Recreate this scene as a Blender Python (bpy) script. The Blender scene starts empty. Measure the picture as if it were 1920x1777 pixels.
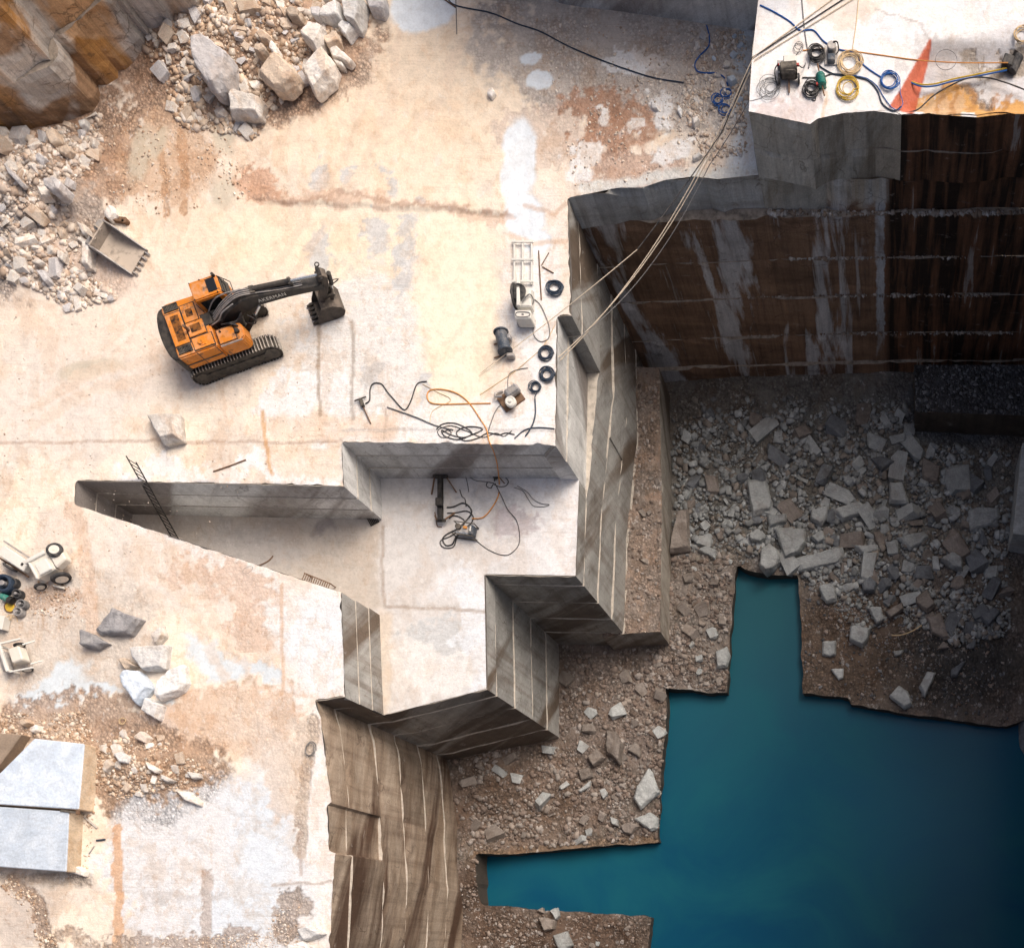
import bpy, bmesh, math, random
import numpy as np
from mathutils import Vector, Matrix

sc = bpy.context.scene
C = sc.collection
R = math.radians

# ---------------------------------------------------------------- camera
# The camera hangs over the water, looks straight down and is a shifted (cropped) view.
# Plan unit: the deck of the quarry is z = 0, 0.026 m for one pixel of the 1920 px photograph.
NX, NY, S, H = 1660.0, 1785.0, 0.026, 50.0
cam_d = bpy.data.cameras.new('camera')
cam = bpy.data.objects.new('camera', cam_d); C.objects.link(cam)
cam.location = (0, 0, H); cam.rotation_euler = (0, 0, 0)
cam_d.sensor_fit = 'HORIZONTAL'; cam_d.sensor_width = 36.0
cam_d.lens = 36.0 * (H / S) / 1920.0
cam_d.shift_x = (960 - NX) / 1920.0
cam_d.shift_y = (NY - 888.5) / 1920.0
cam_d.clip_end = 2000
sc.camera = cam

# ---------------------------------------------------------------- sky, sun, exposure
SUN_AZ, SUN_EL = 42.0, 50.0          # azimuth counted from +x towards +y
w = bpy.data.worlds.new('World'); sc.world = w; w.use_nodes = True
wn = w.node_tree.nodes; wl = w.node_tree.links; wn.clear()
wo = wn.new('ShaderNodeOutputWorld'); wb = wn.new('ShaderNodeBackground'); ws = wn.new('ShaderNodeTexSky')
ws.sky_type = 'NISHITA'; ws.sun_disc = False
ws.sun_elevation = R(SUN_EL); ws.sun_rotation = R(90 - SUN_AZ)
ws.dust_density = 8.0; ws.air_density = 0.55; ws.ozone_density = 0.3
wb.inputs[1].default_value = 0.12
wl.new(ws.outputs[0], wb.inputs[0]); wl.new(wb.outputs[0], wo.inputs[0])
sun_d = bpy.data.lights.new('sun', 'SUN'); sun_d.energy = 1.5; sun_d.angle = R(36); sun_d.color = (1.0, 0.95, 0.89)
sun = bpy.data.objects.new('sun', sun_d); C.objects.link(sun)
sd = Vector((math.cos(R(SUN_AZ)) * math.cos(R(SUN_EL)), math.sin(R(SUN_AZ)) * math.cos(R(SUN_EL)), math.sin(R(SUN_EL))))
sun.rotation_euler = (-sd).to_track_quat('-Z', 'Y').to_euler()
sun.location = (30, 20, 60)
sc.view_settings.view_transform = 'Standard'; sc.view_settings.look = 'None'
sc.view_settings.exposure = 0.40; sc.view_settings.gamma = 1.0
sc.view_settings.use_curve_mapping = False

sc.cycles.max_bounces = 5; sc.cycles.diffuse_bounces = 3; sc.cycles.glossy_bounces = 2; sc.cycles.transmission_bounces = 2
rnd = random.Random(7)
# ---------------------------------------------------------------- helpers
def W(px, py, z=0.0):
    """world point at height z that lies behind photograph pixel (px, py)"""
    k = S * (H - z) / H
    return Vector(((px - NX) * k, (NY - py) * k, z))
def PL(px, py):                       # plan pixel (deck scale) to plan metres
    return ((px - NX) * S, (NY - py) * S)

def tag(o, label=None, cat=None, group=None, kind=None):
    if label: o['label'] = label
    if cat: o['category'] = cat
    if group: o['group'] = group
    if kind: o['kind'] = kind
    return o
def link(name, me, mats=None, parent=None):
    o = bpy.data.objects.new(name, me); C.objects.link(o)
    if mats is not None:
        for m in (mats if isinstance(mats, (list, tuple)) else [mats]):
            me.materials.append(m)
    if parent is not None: o.parent = parent
    return o
def empty(name, loc=(0, 0, 0), rz=0.0):
    o = bpy.data.objects.new(name, None); C.objects.link(o)
    o.empty_display_size = 0.2
    o.location = loc; o.rotation_euler = (0, 0, rz)
    return o

def hash2(ix, iy, seed):
    h = (ix.astype(np.int64) * 374761393 + iy.astype(np.int64) * 668265263 + seed * 1442695041) & 0xFFFFFFFF
    h = ((h ^ (h >> 13)) * 1274126177) & 0xFFFFFFFF
    h = (h ^ (h >> 16)) & 0xFFFFFFFF
    return h / 4294967295.0
def vnoise(x, y, seed=0):
    x = np.asarray(x, float); y = np.asarray(y, float)
    ix = np.floor(x); iy = np.floor(y); fx = x - ix; fy = y - iy
    fx = fx * fx * (3 - 2 * fx); fy = fy * fy * (3 - 2 * fy)
    a = hash2(ix, iy, seed); b = hash2(ix + 1, iy, seed); c = hash2(ix, iy + 1, seed); d = hash2(ix + 1, iy + 1, seed)
    return (a * (1 - fx) + b * fx) * (1 - fy) + (c * (1 - fx) + d * fx) * fy
def fbm(x, y, seed=0, o=4):
    x = np.asarray(x, float); y = np.asarray(y, float)
    s = 0; a = 0.5; t = 0
    for i in range(o):
        s = s + a * vnoise(x * 2 ** i + 17.3 * i, y * 2 ** i - 9.1 * i, seed + i); t += a; a *= 0.5
    return s / t
def sstep(a, b, x):
    t = np.clip((x - a) / (b - a), 0, 1); return t * t * (3 - 2 * t)
def in_poly(x, y, poly):
    x = np.asarray(x, float); y = np.asarray(y, float)
    r = np.zeros(x.shape, bool); n = len(poly)
    for i in range(n):
        x0, y0 = poly[i]; x1, y1 = poly[(i + 1) % n]
        if y0 == y1: continue
        c = ((y0 > y) != (y1 > y)) & (x < (x1 - x0) * (y - y0) / (y1 - y0) + x0)
        r ^= c
    return r
def nearest_on(px, py, segs):
    best = np.full(px.shape, 1e9); bx = px.copy(); by = py.copy()
    for (x0, y0), (x1, y1) in segs:
        dx, dy = x1 - x0, y1 - y0; L = dx * dx + dy * dy
        if L == 0: continue
        t = np.clip(((px - x0) * dx + (py - y0) * dy) / L, 0, 1)
        qx = x0 + t * dx; qy = y0 + t * dy; d = (px - qx) ** 2 + (py - qy) ** 2
        m = d < best; best[m] = d[m]; bx[m] = qx[m]; by[m] = qy[m]
    return bx, by, np.sqrt(best)
def ring(poly):
    return [(poly[i], poly[(i + 1) % len(poly)]) for i in range(len(poly))]

# ---------------------------------------------------------------- materials
MATS = {}
class NT:
    def __init__(s, name):
        s.m = bpy.data.materials.new(name); s.m.use_nodes = True
        s.t = s.m.node_tree; s.t.nodes.clear()
        s.out = s.n('ShaderNodeOutputMaterial'); s.b = s.n('ShaderNodeBsdfPrincipled')
        s.t.links.new(s.b.outputs[0], s.out.inputs[0])
        s.b.inputs['Specular IOR Level'].default_value = 0.3
        MATS[name] = s.m
    def n(s, kind, **kw):
        nd = s.t.nodes.new(kind)
        for k, v in kw.items(): setattr(nd, k, v)
        return nd
    def l(s, a, b): s.t.links.new(a, b)
    def inp(s, nd, key, v):
        if hasattr(v, 'is_linked') or hasattr(v, 'links'): s.l(v, nd.inputs[key])
        else: nd.inputs[key].default_value = v
    def pos(s): return s.n('ShaderNodeNewGeometry').outputs['Position']
    def obj(s): return s.n('ShaderNodeTexCoord').outputs['Object']
    def uv(s): return s.n('ShaderNodeTexCoord').outputs['UV']
    def rand(s): return s.n('ShaderNodeObjectInfo').outputs['Random']
    def map(s, v, scale=(1, 1, 1), rot=(0, 0, 0), loc=(0, 0, 0)):
        m = s.n('ShaderNodeMapping'); s.l(v, m.inputs[0])
        m.inputs['Location'].default_value = loc; m.inputs['Rotation'].default_value = rot; m.inputs['Scale'].default_value = scale
        return m.outputs[0]
    def noise(s, v, scale=1.0, detail=4, rough=0.6, dist=0.0):
        nd = s.n('ShaderNodeTexNoise'); s.l(v, nd.inputs['Vector'])
        nd.inputs['Scale'].default_value = scale; nd.inputs['Detail'].default_value = detail
        nd.inputs['Roughness'].default_value = rough; nd.inputs['Distortion'].default_value = dist
        return nd.outputs[0]
    def voro(s, v, scale, feature='F1', out='Distance', rnd_=1.0):
        nd = s.n('ShaderNodeTexVoronoi', feature=feature); s.l(v, nd.inputs['Vector'])
        nd.inputs['Scale'].default_value = scale; nd.inputs['Randomness'].default_value = rnd_
        return nd.outputs[out]
    def ramp(s, f, stops, interp='LINEAR'):
        r = s.n('ShaderNodeValToRGB'); s.l(f, r.inputs[0]); e = r.color_ramp.elements; r.color_ramp.interpolation = interp
        while len(e) < len(stops): e.new(0.5)
        for i, (p, c) in enumerate(stops):
            e[i].position = p
            e[i].color = (c, c, c, 1) if isinstance(c, (int, float)) else (*c, 1)
        return r.outputs[0]
    def mixc(s, f, a, b, mode='MIX'):
        m = s.n('ShaderNodeMix', data_type='RGBA', blend_type=mode)
        for k, v in ((0, f), (6, a), (7, b)):
            if isinstance(v, (int, float)): m.inputs[k].default_value = v
            elif isinstance(v, (tuple, list)): m.inputs[k].default_value = (*v[:3], 1)
            else: s.l(v, m.inputs[k])
        return m.outputs[2]
    def math(s, op, a, b=0.0, c=None, clamp=False):
        m = s.n('ShaderNodeMath', operation=op, use_clamp=clamp)
        for k, v in ((0, a), (1, b), (2, c)):
            if v is None: continue
            if isinstance(v, (int, float)): m.inputs[k].default_value = v
            else: s.l(v, m.inputs[k])
        return m.outputs[0]
    def sep(s, v):
        x = s.n('ShaderNodeSeparateXYZ'); s.l(v, x.inputs[0]); return x.outputs
    def attr(s, name): 
        a = s.n('ShaderNodeAttribute', attribute_name=name); return a
    def bump(s, h, strength=0.4, dist=0.05, normal=None):
        b = s.n('ShaderNodeBump'); s.l(h, b.inputs['Height'])
        b.inputs['Strength'].default_value = strength; b.inputs['Distance'].default_value = dist
        if normal is not None: s.l(normal, b.inputs['Normal'])
        s.l(b.outputs[0], s.b.inputs['Normal']); return b.outputs[0]
    def col(s, v):
        if isinstance(v, (tuple, list)): s.b.inputs['Base Color'].default_value = (*v[:3], 1)
        else: s.l(v, s.b.inputs['Base Color'])
    def rough(s, v):
        if isinstance(v, (int, float)): s.b.inputs['Roughness'].default_value = v
        else: s.l(v, s.b.inputs['Roughness'])
    def metal(s, v): s.b.inputs['Metallic'].default_value = v

def ground_material(name, gravel_scale=3.0):
    t = NT(name); p = t.pos()
    c = t.attr('Col').outputs['Color']
    msk = t.sep(t.attr('Msk').outputs['Vector'])       # x gravel, y wet, z marble
    fine = t.noise(p, 9.0, 5, 0.75); mid = t.noise(p, 2.3, 4, 0.65)
    c = t.mixc(1.0, c, t.ramp(fine, [(0.30, 0.86), (0.5, 1.0), (0.75, 1.06)]), 'MULTIPLY')
    c = t.mixc(0.8, c, t.ramp(mid, [(0.25, 0.80), (0.55, 1.0), (0.8, 1.05)]), 'MULTIPLY')
    dry0 = t.math('SUBTRACT', 1.0, msk[1], clamp=True)
    # scuffed, broken-edged stains of clay and paler scraped spots
    st = t.noise(t.map(p, (0.75, 0.5, 1)), 0.8, 7, 0.72, 0.4)
    stm = t.math('MULTIPLY', t.ramp(st, [(0.51, 0.0), (0.58, 1.0)]), t.math('MULTIPLY', dry0, 0.68))
    c = t.mixc(stm, c, t.mixc(1.0, c, (0.89, 0.79, 0.70), 'MULTIPLY'))
    s2 = t.noise(t.map(p, (1.0, 0.6, 1), loc=(31, 7, 0)), 1.9, 6, 0.75, 0.3)
    c = t.mixc(t.math('MULTIPLY', t.ramp(s2, [(0.56, 0.0), (0.62, 1.0)]), t.math('MULTIPLY', dry0, 0.55)), c, t.mixc(1.0, c, (0.84, 0.72, 0.62), 'MULTIPLY'))
    c = t.mixc(t.math('MULTIPLY', t.ramp(s2, [(0.37, 1.0), (0.41, 0.0)]), t.math('MULTIPLY', dry0, 0.35)), c, (0.80, 0.775, 0.74))
    # scrape marks of buckets and dragged blocks
    for k_, (rz_, sc_) in enumerate(((0.25, (0.10, 4.5, 1)), (1.75, (0.12, 5.5, 1)), (-0.6, (0.16, 7.0, 1)))):
        sn_ = t.noise(t.map(p, sc_, (0, 0, rz_), (k_ * 11.0, k_ * 5.0, 0)), 1.0, 3, 0.55, 0.15)
        mk_ = t.math('MULTIPLY', t.ramp(sn_, [(0.488, 0.0), (0.5, 1.0), (0.512, 0.0)]), t.ramp(t.noise(t.map(p, (1, 1, 1), loc=(k_ * 23.0, 3, 0)), 0.35, 3, 0.5), [(0.5, 0.0), (0.6, 1.0)]))
        c = t.mixc(t.math('MULTIPLY', t.math('MULTIPLY', mk_, dry0), 0.45), c, t.mixc(1.0, c, (0.62, 0.52, 0.44), 'MULTIPLY'))
    # marble veins, only where bare stone shows
    vn = t.noise(t.map(p, (0.9, 2.2, 1), (0, 0, 0.9)), 1.6, 6, 0.78, 1.2)
    vein = t.ramp(vn, [(0.40, 1.0), (0.485, 0.86), (0.50, 0.62), (0.515, 0.86), (0.6, 1.0)])
    c = t.mixc(t.math('MULTIPLY', msk[2], 0.8), c, t.mixc(1.0, c, vein, 'MULTIPLY'))
    # pebbles and crumbs
    vc = t.voro(p, gravel_scale * 2.2, 'F1', 'Color'); vd = t.voro(p, gravel_scale * 2.2)
    vd2 = t.voro(p, gravel_scale * 6.0); vc2 = t.voro(p, gravel_scale * 6.0, 'F1', 'Color')
    g1 = t.ramp(t.sep(vc)[0], [(0.0, 0.68), (0.6, 1.0), (1.0, 1.38)])
    g2 = t.ramp(t.sep(vc2)[1], [(0.0, 0.75), (0.6, 1.0), (1.0, 1.25)])
    gm = t.mixc(1.0, g1, g2, 'MULTIPLY')
    crev = t.ramp(vd, [(0.25, 1.0), (0.6, 0.55)])
    gm = t.mixc(1.0, gm, crev, 'MULTIPLY')
    gpat = t.ramp(t.noise(p, 0.55, 5, 0.65), [(0.38, 0.25), (0.56, 1.0)])
    gmask = t.math('MULTIPLY', msk[0], gpat)
    c = t.mixc(gmask, c, t.mixc(1.0, c, gm, 'MULTIPLY'))
    # scattered dark specks of grit
    sp = t.ramp(t.noise(p, 26.0, 3, 0.6), [(0.68, 0.0), (0.74, 1.0)])
    c = t.mixc(t.math('MULTIPLY', sp, 0.30), c, (0.16, 0.12, 0.09))
    t.col(c)
    t.rough(t.math('MULTIPLY_ADD', t.math('MULTIPLY_ADD', msk[1], 2.0, -1.0, clamp=True), -0.62, 0.84))
    dry = t.math('SUBTRACT', 1.0, msk[1], clamp=True)
    h = t.math('MULTIPLY', t.math('ADD', fine, t.math('MULTIPLY', mid, 1.5)), dry)
    hg = t.math('MULTIPLY', t.math('ADD', t.math('MULTIPLY', vd, -2.4), t.math('MULTIPLY', vd2, -0.9)), gmask)
    t.bump(t.math('ADD', t.math('MULTIPLY', h, 0.55), hg), 0.55, 0.09)
    return t.m
M_DECK = ground_material('deck_ground', 3.0)
M_PIT = ground_material('pit_rubble', 2.6)

def wall_material(name, light, mid, dark, band, strata=0.6, ln=0.4, streak=0.5, bands=0.5, ang=0.55, spatial=None, bright=None):
    """sawn rock face: slanted strata bands, water streaks, fine saw lines; UV is metres along the face and height"""
    t = NT(name); uv = t.uv(); p = t.pos()
    rot = t.map(uv, (1, 1, 1), (0, 0, ang))
    st = t.noise(t.map(rot, (0.16, 1.1, 1)), 1.0, 7, 0.70, 0.5)
    bd = t.noise(t.map(rot, (0.05, 0.33, 1), loc=(3.1, 1.7, 0)), 1.0, 5, 0.55, 0.6)
    sk = t.noise(t.map(uv, (1.5, 0.10, 1)), 1.0, 6, 0.62, 0.2)
    sk2 = t.noise(t.map(uv, (0.42, 0.07, 1), loc=(7.7, 0, 0)), 1.0, 6, 0.6, 0.4)
    blot = t.noise(p, 0.8, 5, 0.65); fine = t.noise(p, 14.0, 3, 0.7)
    c = t.mixc(t.ramp(st, [(0.36, 0.0), (0.62, 1.0)]), mid, light)
    c = t.mixc(t.math('MULTIPLY', t.ramp(bd, [(0.50, 0.0), (0.60, 1.0)]), bands), c, band)
    c = t.mixc(t.math('MULTIPLY', t.ramp(sk, [(0.50, 0.0), (0.66, 1.0)]), streak), c, dark)
    if spatial: c = spatial(t, c, p, uv, sk, sk2, blot)
    c = t.mixc(1.0, c, t.ramp(blot, [(0.25, 0.72), (0.5, 1.0), (0.78, 1.15)]), 'MULTIPLY')
    c = t.mixc(1.0, c, t.ramp(fine, [(0.3, 0.82), (0.7, 1.14)]), 'MULTIPLY')
    rl = t.ramp(t.rand(), [(0.0, 0.82), (1.0, 1.12)])
    c = t.mixc(1.0, c, rl, 'MULTIPLY')
    lines = t.noise(t.map(uv, (5.0, 0.35, 1)), 1.0, 6, 0.72, 0.3)
    c = t.mixc(ln, c, t.ramp(lines, [(0.30, 0.62), (0.5, 1.0), (0.72, 1.22)]), 'MULTIPLY')
    chipn = t.noise(t.map(rot, (0.9, 2.6, 1), loc=(4, 9, 0)), 1.0, 7, 0.74, 0.6)
    c = t.mixc(t.math('MULTIPLY', t.ramp(chipn, [(0.60, 0.0), (0.64, 1.0)]), 0.45), c, dark)
    c = t.mixc(t.math('MULTIPLY', t.ramp(chipn, [(0.345, 1.0), (0.385, 0.0)]), 0.35), c, t.mixc(0.5, light, (0.6, 0.58, 0.55)))
    wv = t.n('ShaderNodeVectorMath', operation='ADD'); t.l(t.map(uv, (0.55, 0.8, 1)), wv.inputs[0])
    wn_ = t.n('ShaderNodeTexNoise'); t.l(uv, wn_.inputs['Vector']); wn_.inputs['Scale'].default_value = 1.1; wn_.inputs['Detail'].default_value = 4
    ws_ = t.n('ShaderNodeVectorMath', operation='SCALE'); t.l(wn_.outputs['Color'], ws_.inputs[0]); ws_.inputs['Scale'].default_value = 0.7; t.l(ws_.outputs[0], wv.inputs[1])
    ck = t.ramp(t.voro(wv.outputs[0], 1.0, 'DISTANCE_TO_EDGE'), [(0.0, 1.0), (0.022, 0.0)])
    ck = t.math('MULTIPLY', ck, t.ramp(t.noise(p, 0.6, 3, 0.5), [(0.48, 0.0), (0.6, 1.0)]))
    c = t.mixc(t.math('MULTIPLY', ck, 0.6), c, t.mixc(1.0, dark, (0.5, 0.5, 0.5), 'MULTIPLY'))
    saw = t.noise(t.map(rot, (0.2, 9.0, 1)), 1.0, 4, 0.6)
    t.col(c); t.rough(0.75)
    t.bump(t.math('ADD', t.math('ADD', t.math('MULTIPLY', blot, 1.2), t.math('MULTIPLY', fine, 0.35)), t.math('MULTIPLY', saw, 0.25)), 0.45, 0.06)
    return t.m

def sp_back(t, c, p, uv, sk, sk2, blot):
    """far wall: rust brown, pale calcite runs, near black (wet algae) on the right, pale weathered rim"""
    x, y, z = t.sep(p)[:3]
    nx = t.math('MULTIPLY_ADD', t.math('SUBTRACT', sk2, 0.5), 9.0, x)
    run = t.ramp(sk2, [(0.525, 0.0), (0.575, 1.0)])
    left = t.ramp(t.math('MULTIPLY_ADD', nx, 0.1, 0.45, clamp=True), [(0.30, 1.0), (0.50, 0.0)])
    c = t.mixc(t.math('MULTIPLY', t.math('MULTIPLY', run, left), 0.85), c, (0.70, 0.68, 0.66))
    blk = t.ramp(t.math('MULTIPLY_ADD', t.math('MULTIPLY_ADD', t.math('SUBTRACT', sk, 0.5), 1.2, x), 0.1, 0.5, clamp=True), [(0.49, 0.0), (0.52, 1.0)])
    dk = t.mixc(t.ramp(sk, [(0.44, 0.0), (0.58, 1.0)]), (0.018, 0.011, 0.008), (0.21, 0.095, 0.048))
    c = t.mixc(t.math('MULTIPLY', blk, 0.94), c, dk)
    xs = t.math('MULTIPLY_ADD', t.math('SUBTRACT', blot, 0.5), 0.5, x)
    strip = t.math('MULTIPLY', t.ramp(t.math('MULTIPLY_ADD', xs, 0.1, 0.5, clamp=True), [(0.445, 0.0), (0.455, 1.0), (0.492, 1.0), (0.497, 0.0)]), t.ramp(sk2, [(0.38, 0.0), (0.46, 1.0)]))
    c = t.mixc(t.math('MULTIPLY', strip, 0.85), c, (0.66, 0.68, 0.69))
    calc = t.ramp(sk, [(0.615, 0.0), (0.66, 1.0)])
    c = t.mixc(t.math('MULTIPLY', calc, 0.65), c, (0.58, 0.53, 0.48))
    top = t.math('MULTIPLY', t.ramp(t.math('MULTIPLY_ADD', t.math('MULTIPLY_ADD', blot, 3.0, z), 0.1, 0.5, clamp=True), [(0.44, 0.0), (0.52, 1.0)]), t.math('SUBTRACT', 1.0, blk))
    c = t.mixc(t.math('MULTIPLY', top, 0.9), c, t.mixc(t.ramp(sk, [(0.4, 0.0), (0.6, 1.0)]), (0.66, 0.655, 0.62), (0.54, 0.46, 0.35)))
    return c
M_WALL = wall_material('sawn_marble_face', (0.42, 0.41, 0.385), (0.32, 0.31, 0.285), (0.14, 0.095, 0.065), (0.135, 0.095, 0.065), bands=0.9, streak=0.5, ang=0.85)
M_WALL_FRONT = wall_material('sawn_marble_front', (0.44, 0.405, 0.35), (0.34, 0.305, 0.26), (0.16, 0.12, 0.085), (0.115, 0.078, 0.052), bands=0.8, streak=0.35, ang=-0.75)
M_WALL_GREY = wall_material('sawn_marble_grey', (0.72, 0.715, 0.69), (0.61, 0.605, 0.58), (0.22, 0.19, 0.16), (0.15, 0.11, 0.09), bands=0.75, streak=0.3, ang=-0.8)
M_WALL_TAN = wall_material('tan_banded_face', (0.43, 0.345, 0.265), (0.27, 0.195, 0.135), (0.10, 0.055, 0.035), (0.10, 0.06, 0.04), bands=1.0, streak=0.4, ang=0.32)
M_WALL_BACK = wall_material('rust_brown_face', (0.36, 0.215, 0.13), (0.25, 0.145, 0.088), (0.105, 0.06, 0.038), (0.14, 0.082, 0.05), ln=0.8, bands=0.5, streak=0.55, ang=0.1, spatial=sp_back)
M_WALL_DARK = wall_material('dark_wet_face', (0.10, 0.08, 0.06), (0.07, 0.055, 0.045), (0.03, 0.025, 0.02), (0.04, 0.03, 0.025), bands=0.5, streak=0.5)  # one dark stone tone for the shore drop, corner ledge and unseen walls
M_WALL_TERR = wall_material('tan_grey_terrace_face', (0.70, 0.66, 0.57), (0.56, 0.52, 0.44), (0.26, 0.20, 0.13), (0.34, 0.25, 0.15), bands=0.5, streak=0.5, ang=-1.2, ln=0.6)
M_WALL_RIM = wall_material('weathered_rim_face', (0.66, 0.66, 0.63), (0.52, 0.52, 0.49), (0.24, 0.19, 0.14), (0.30, 0.24, 0.18), bands=0.5, streak=0.35, ang=0.1, ln=0.5)
def sp_nw(t, c, p, uv, sk, sk2, blot):
    gr = t.ramp(t.noise(t.map(uv, (0.22, 0.18, 1), loc=(2.2, 5.1, 0)), 1.0, 4, 0.5, 0.3), [(0.50, 0.0), (0.535, 1.0)])
    c = t.mixc(t.math('MULTIPLY', gr, 0.85), c, (0.58, 0.54, 0.49))
    org = t.ramp(t.noise(t.map(uv, (0.3, 0.1, 1), loc=(9.2, 1.1, 0)), 1.0, 4, 0.6), [(0.53, 0.0), (0.62, 1.0)])
    return t.mixc(t.math('MULTIPLY', org, 0.7), c, (0.52, 0.25, 0.06))
M_WALL_NW = wall_material('weathered_brown_face', (0.40, 0.255, 0.15), (0.26, 0.15, 0.085), (0.075, 0.045, 0.028), (0.10, 0.055, 0.03), ln=1.0, bands=0.5, streak=0.4, ang=0.25, spatial=sp_nw)

def simple(name, c, rough=0.7, metal=0.0, var=0.18, bump=0.25, scale=6.0, dust=None, dust_amt=0.0, spec=0.3):
    t = NT(name); p = t.obj()
    n = t.noise(p, scale, 6, 0.65)
    cc = t.mixc(1.0, c, t.ramp(n, [(0.25, 1 - var * 1.5), (0.5, 1.0), (0.75, 1 + var)]), 'MULTIPLY')
    if dust:
        d = t.ramp(t.noise(p, scale * 0.45, 7, 0.7), [(0.5 - 0.25 * dust_amt, 0.0), (0.72 - 0.25 * dust_amt, 1.0)])
        up = t.sep(t.n('ShaderNodeNewGeometry').outputs['Normal'])[2]
        d = t.math('MULTIPLY', d, t.math('MULTIPLY_ADD', up, 0.6, 0.3, clamp=True))
        cc = t.mixc(t.math('MULTIPLY', d, min(1.0, dust_amt)), cc, dust)
    t.col(cc); t.rough(rough); t.metal(metal); t.b.inputs['Specular IOR Level'].default_value = spec
    if bump: t.bump(t.noise(p, scale * 3, 4, 0.6), bump, 0.02)
    return t.m
DUST = (0.62, 0.53, 0.43)
M_LEDGE = simple('ledge_dust', (0.47, 0.42, 0.355), 0.9, var=0.3, scale=4)
M_LEDGE_DK = simple('ledge_dust_dark', (0.36, 0.30, 0.24), 0.9, var=0.5, scale=3)

def rock_material(name, a, b, stain, stain_amt=0.5, dark=(0.2, 0.18, 0.17)):
    t = NT(name); p = t.obj(); r = t.rand()
    off = t.n('ShaderNodeVectorMath', operation='ADD'); t.l(p, off.inputs[0])
    cmb = t.n('ShaderNodeCombineXYZ'); t.l(t.math('MULTIPLY', r, 50.0), cmb.inputs[0]); t.l(t.math('MULTIPLY', r, 91.0), cmb.inputs[1])
    t.l(cmb.outputs[0], off.inputs[1]); q = off.outputs[0]
    n = t.noise(q, 1.3, 7, 0.65, 0.4); f = t.noise(q, 9.0, 6, 0.7)
    c = t.mixc(t.ramp(n, [(0.35, 0.0), (0.65, 1.0)]), a, b)
    sn = t.ramp(t.noise(q, 0.9, 5, 0.6, 0.8), [(0.5, 0.0), (0.62, 1.0)])
    c = t.mixc(t.math('MULTIPLY', sn, stain_amt), c, stain)
    vn = t.ramp(t.noise(t.map(q, (0.7, 2.4, 1), (0.4, 0.2, 0.7)), 1.5, 7, 0.7, 1.0), [(0.46, 0.0), (0.5, 1.0), (0.54, 0.0)])
    c = t.mixc(t.math('MULTIPLY', vn, 0.35), c, dark)
    c = t.mixc(1.0, c, t.ramp(f, [(0.3, 0.82), (0.7, 1.12)]), 'MULTIPLY')
    c = t.mixc(1.0, c, t.ramp(r, [(0.0, 0.80), (1.0, 1.12)]), 'MULTIPLY')
    t.col(c); t.rough(0.85)
    t.bump(t.math('ADD', n, t.math('MULTIPLY', f, 0.4)), 0.5, 0.06)
    return t.m
M_RK_PALE = rock_material('pale_marble_rock', (0.70, 0.64, 0.56), (0.78, 0.74, 0.69), (0.58, 0.40, 0.26), 0.5)
M_RK_WHITE = rock_material('white_marble_rock', (0.74, 0.73, 0.71), (0.80, 0.78, 0.74), (0.66, 0.55, 0.44), 0.35)
M_RK_GREY = rock_material('grey_marble_rock', (0.46, 0.44, 0.44), (0.60, 0.58, 0.57), (0.55, 0.42, 0.32), 0.3)
M_RK_TAN = rock_material('tan_stained_rock', (0.56, 0.44, 0.33), (0.64, 0.53, 0.42), (0.42, 0.27, 0.17), 0.6)
M_RK_DGREY = rock_material('dark_grey_slab', (0.24, 0.235, 0.24), (0.36, 0.35, 0.35), (0.55, 0.53, 0.50), 0.35)
M_RK_PIT = rock_material('pit_grey_rock', (0.36, 0.372, 0.36), (0.50, 0.515, 0.50), (0.27, 0.23, 0.20), 0.35, (0.12, 0.12, 0.12))
M_RK_PITB = rock_material('pit_brown_rock', (0.235, 0.20, 0.172), (0.315, 0.275, 0.24), (0.15, 0.115, 0.09), 0.5, (0.08, 0.06, 0.05))
M_RK_PITD = rock_material('pit_dark_rock', (0.15, 0.16, 0.17), (0.22, 0.23, 0.24), (0.09, 0.08, 0.07), 0.5, (0.05, 0.05, 0.05))
M_RK_BLUE = rock_material('bluish_marble_slab', (0.52, 0.60, 0.69), (0.66, 0.72, 0.78), (0.44, 0.50, 0.57), 0.6, (0.42, 0.46, 0.50))

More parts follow.
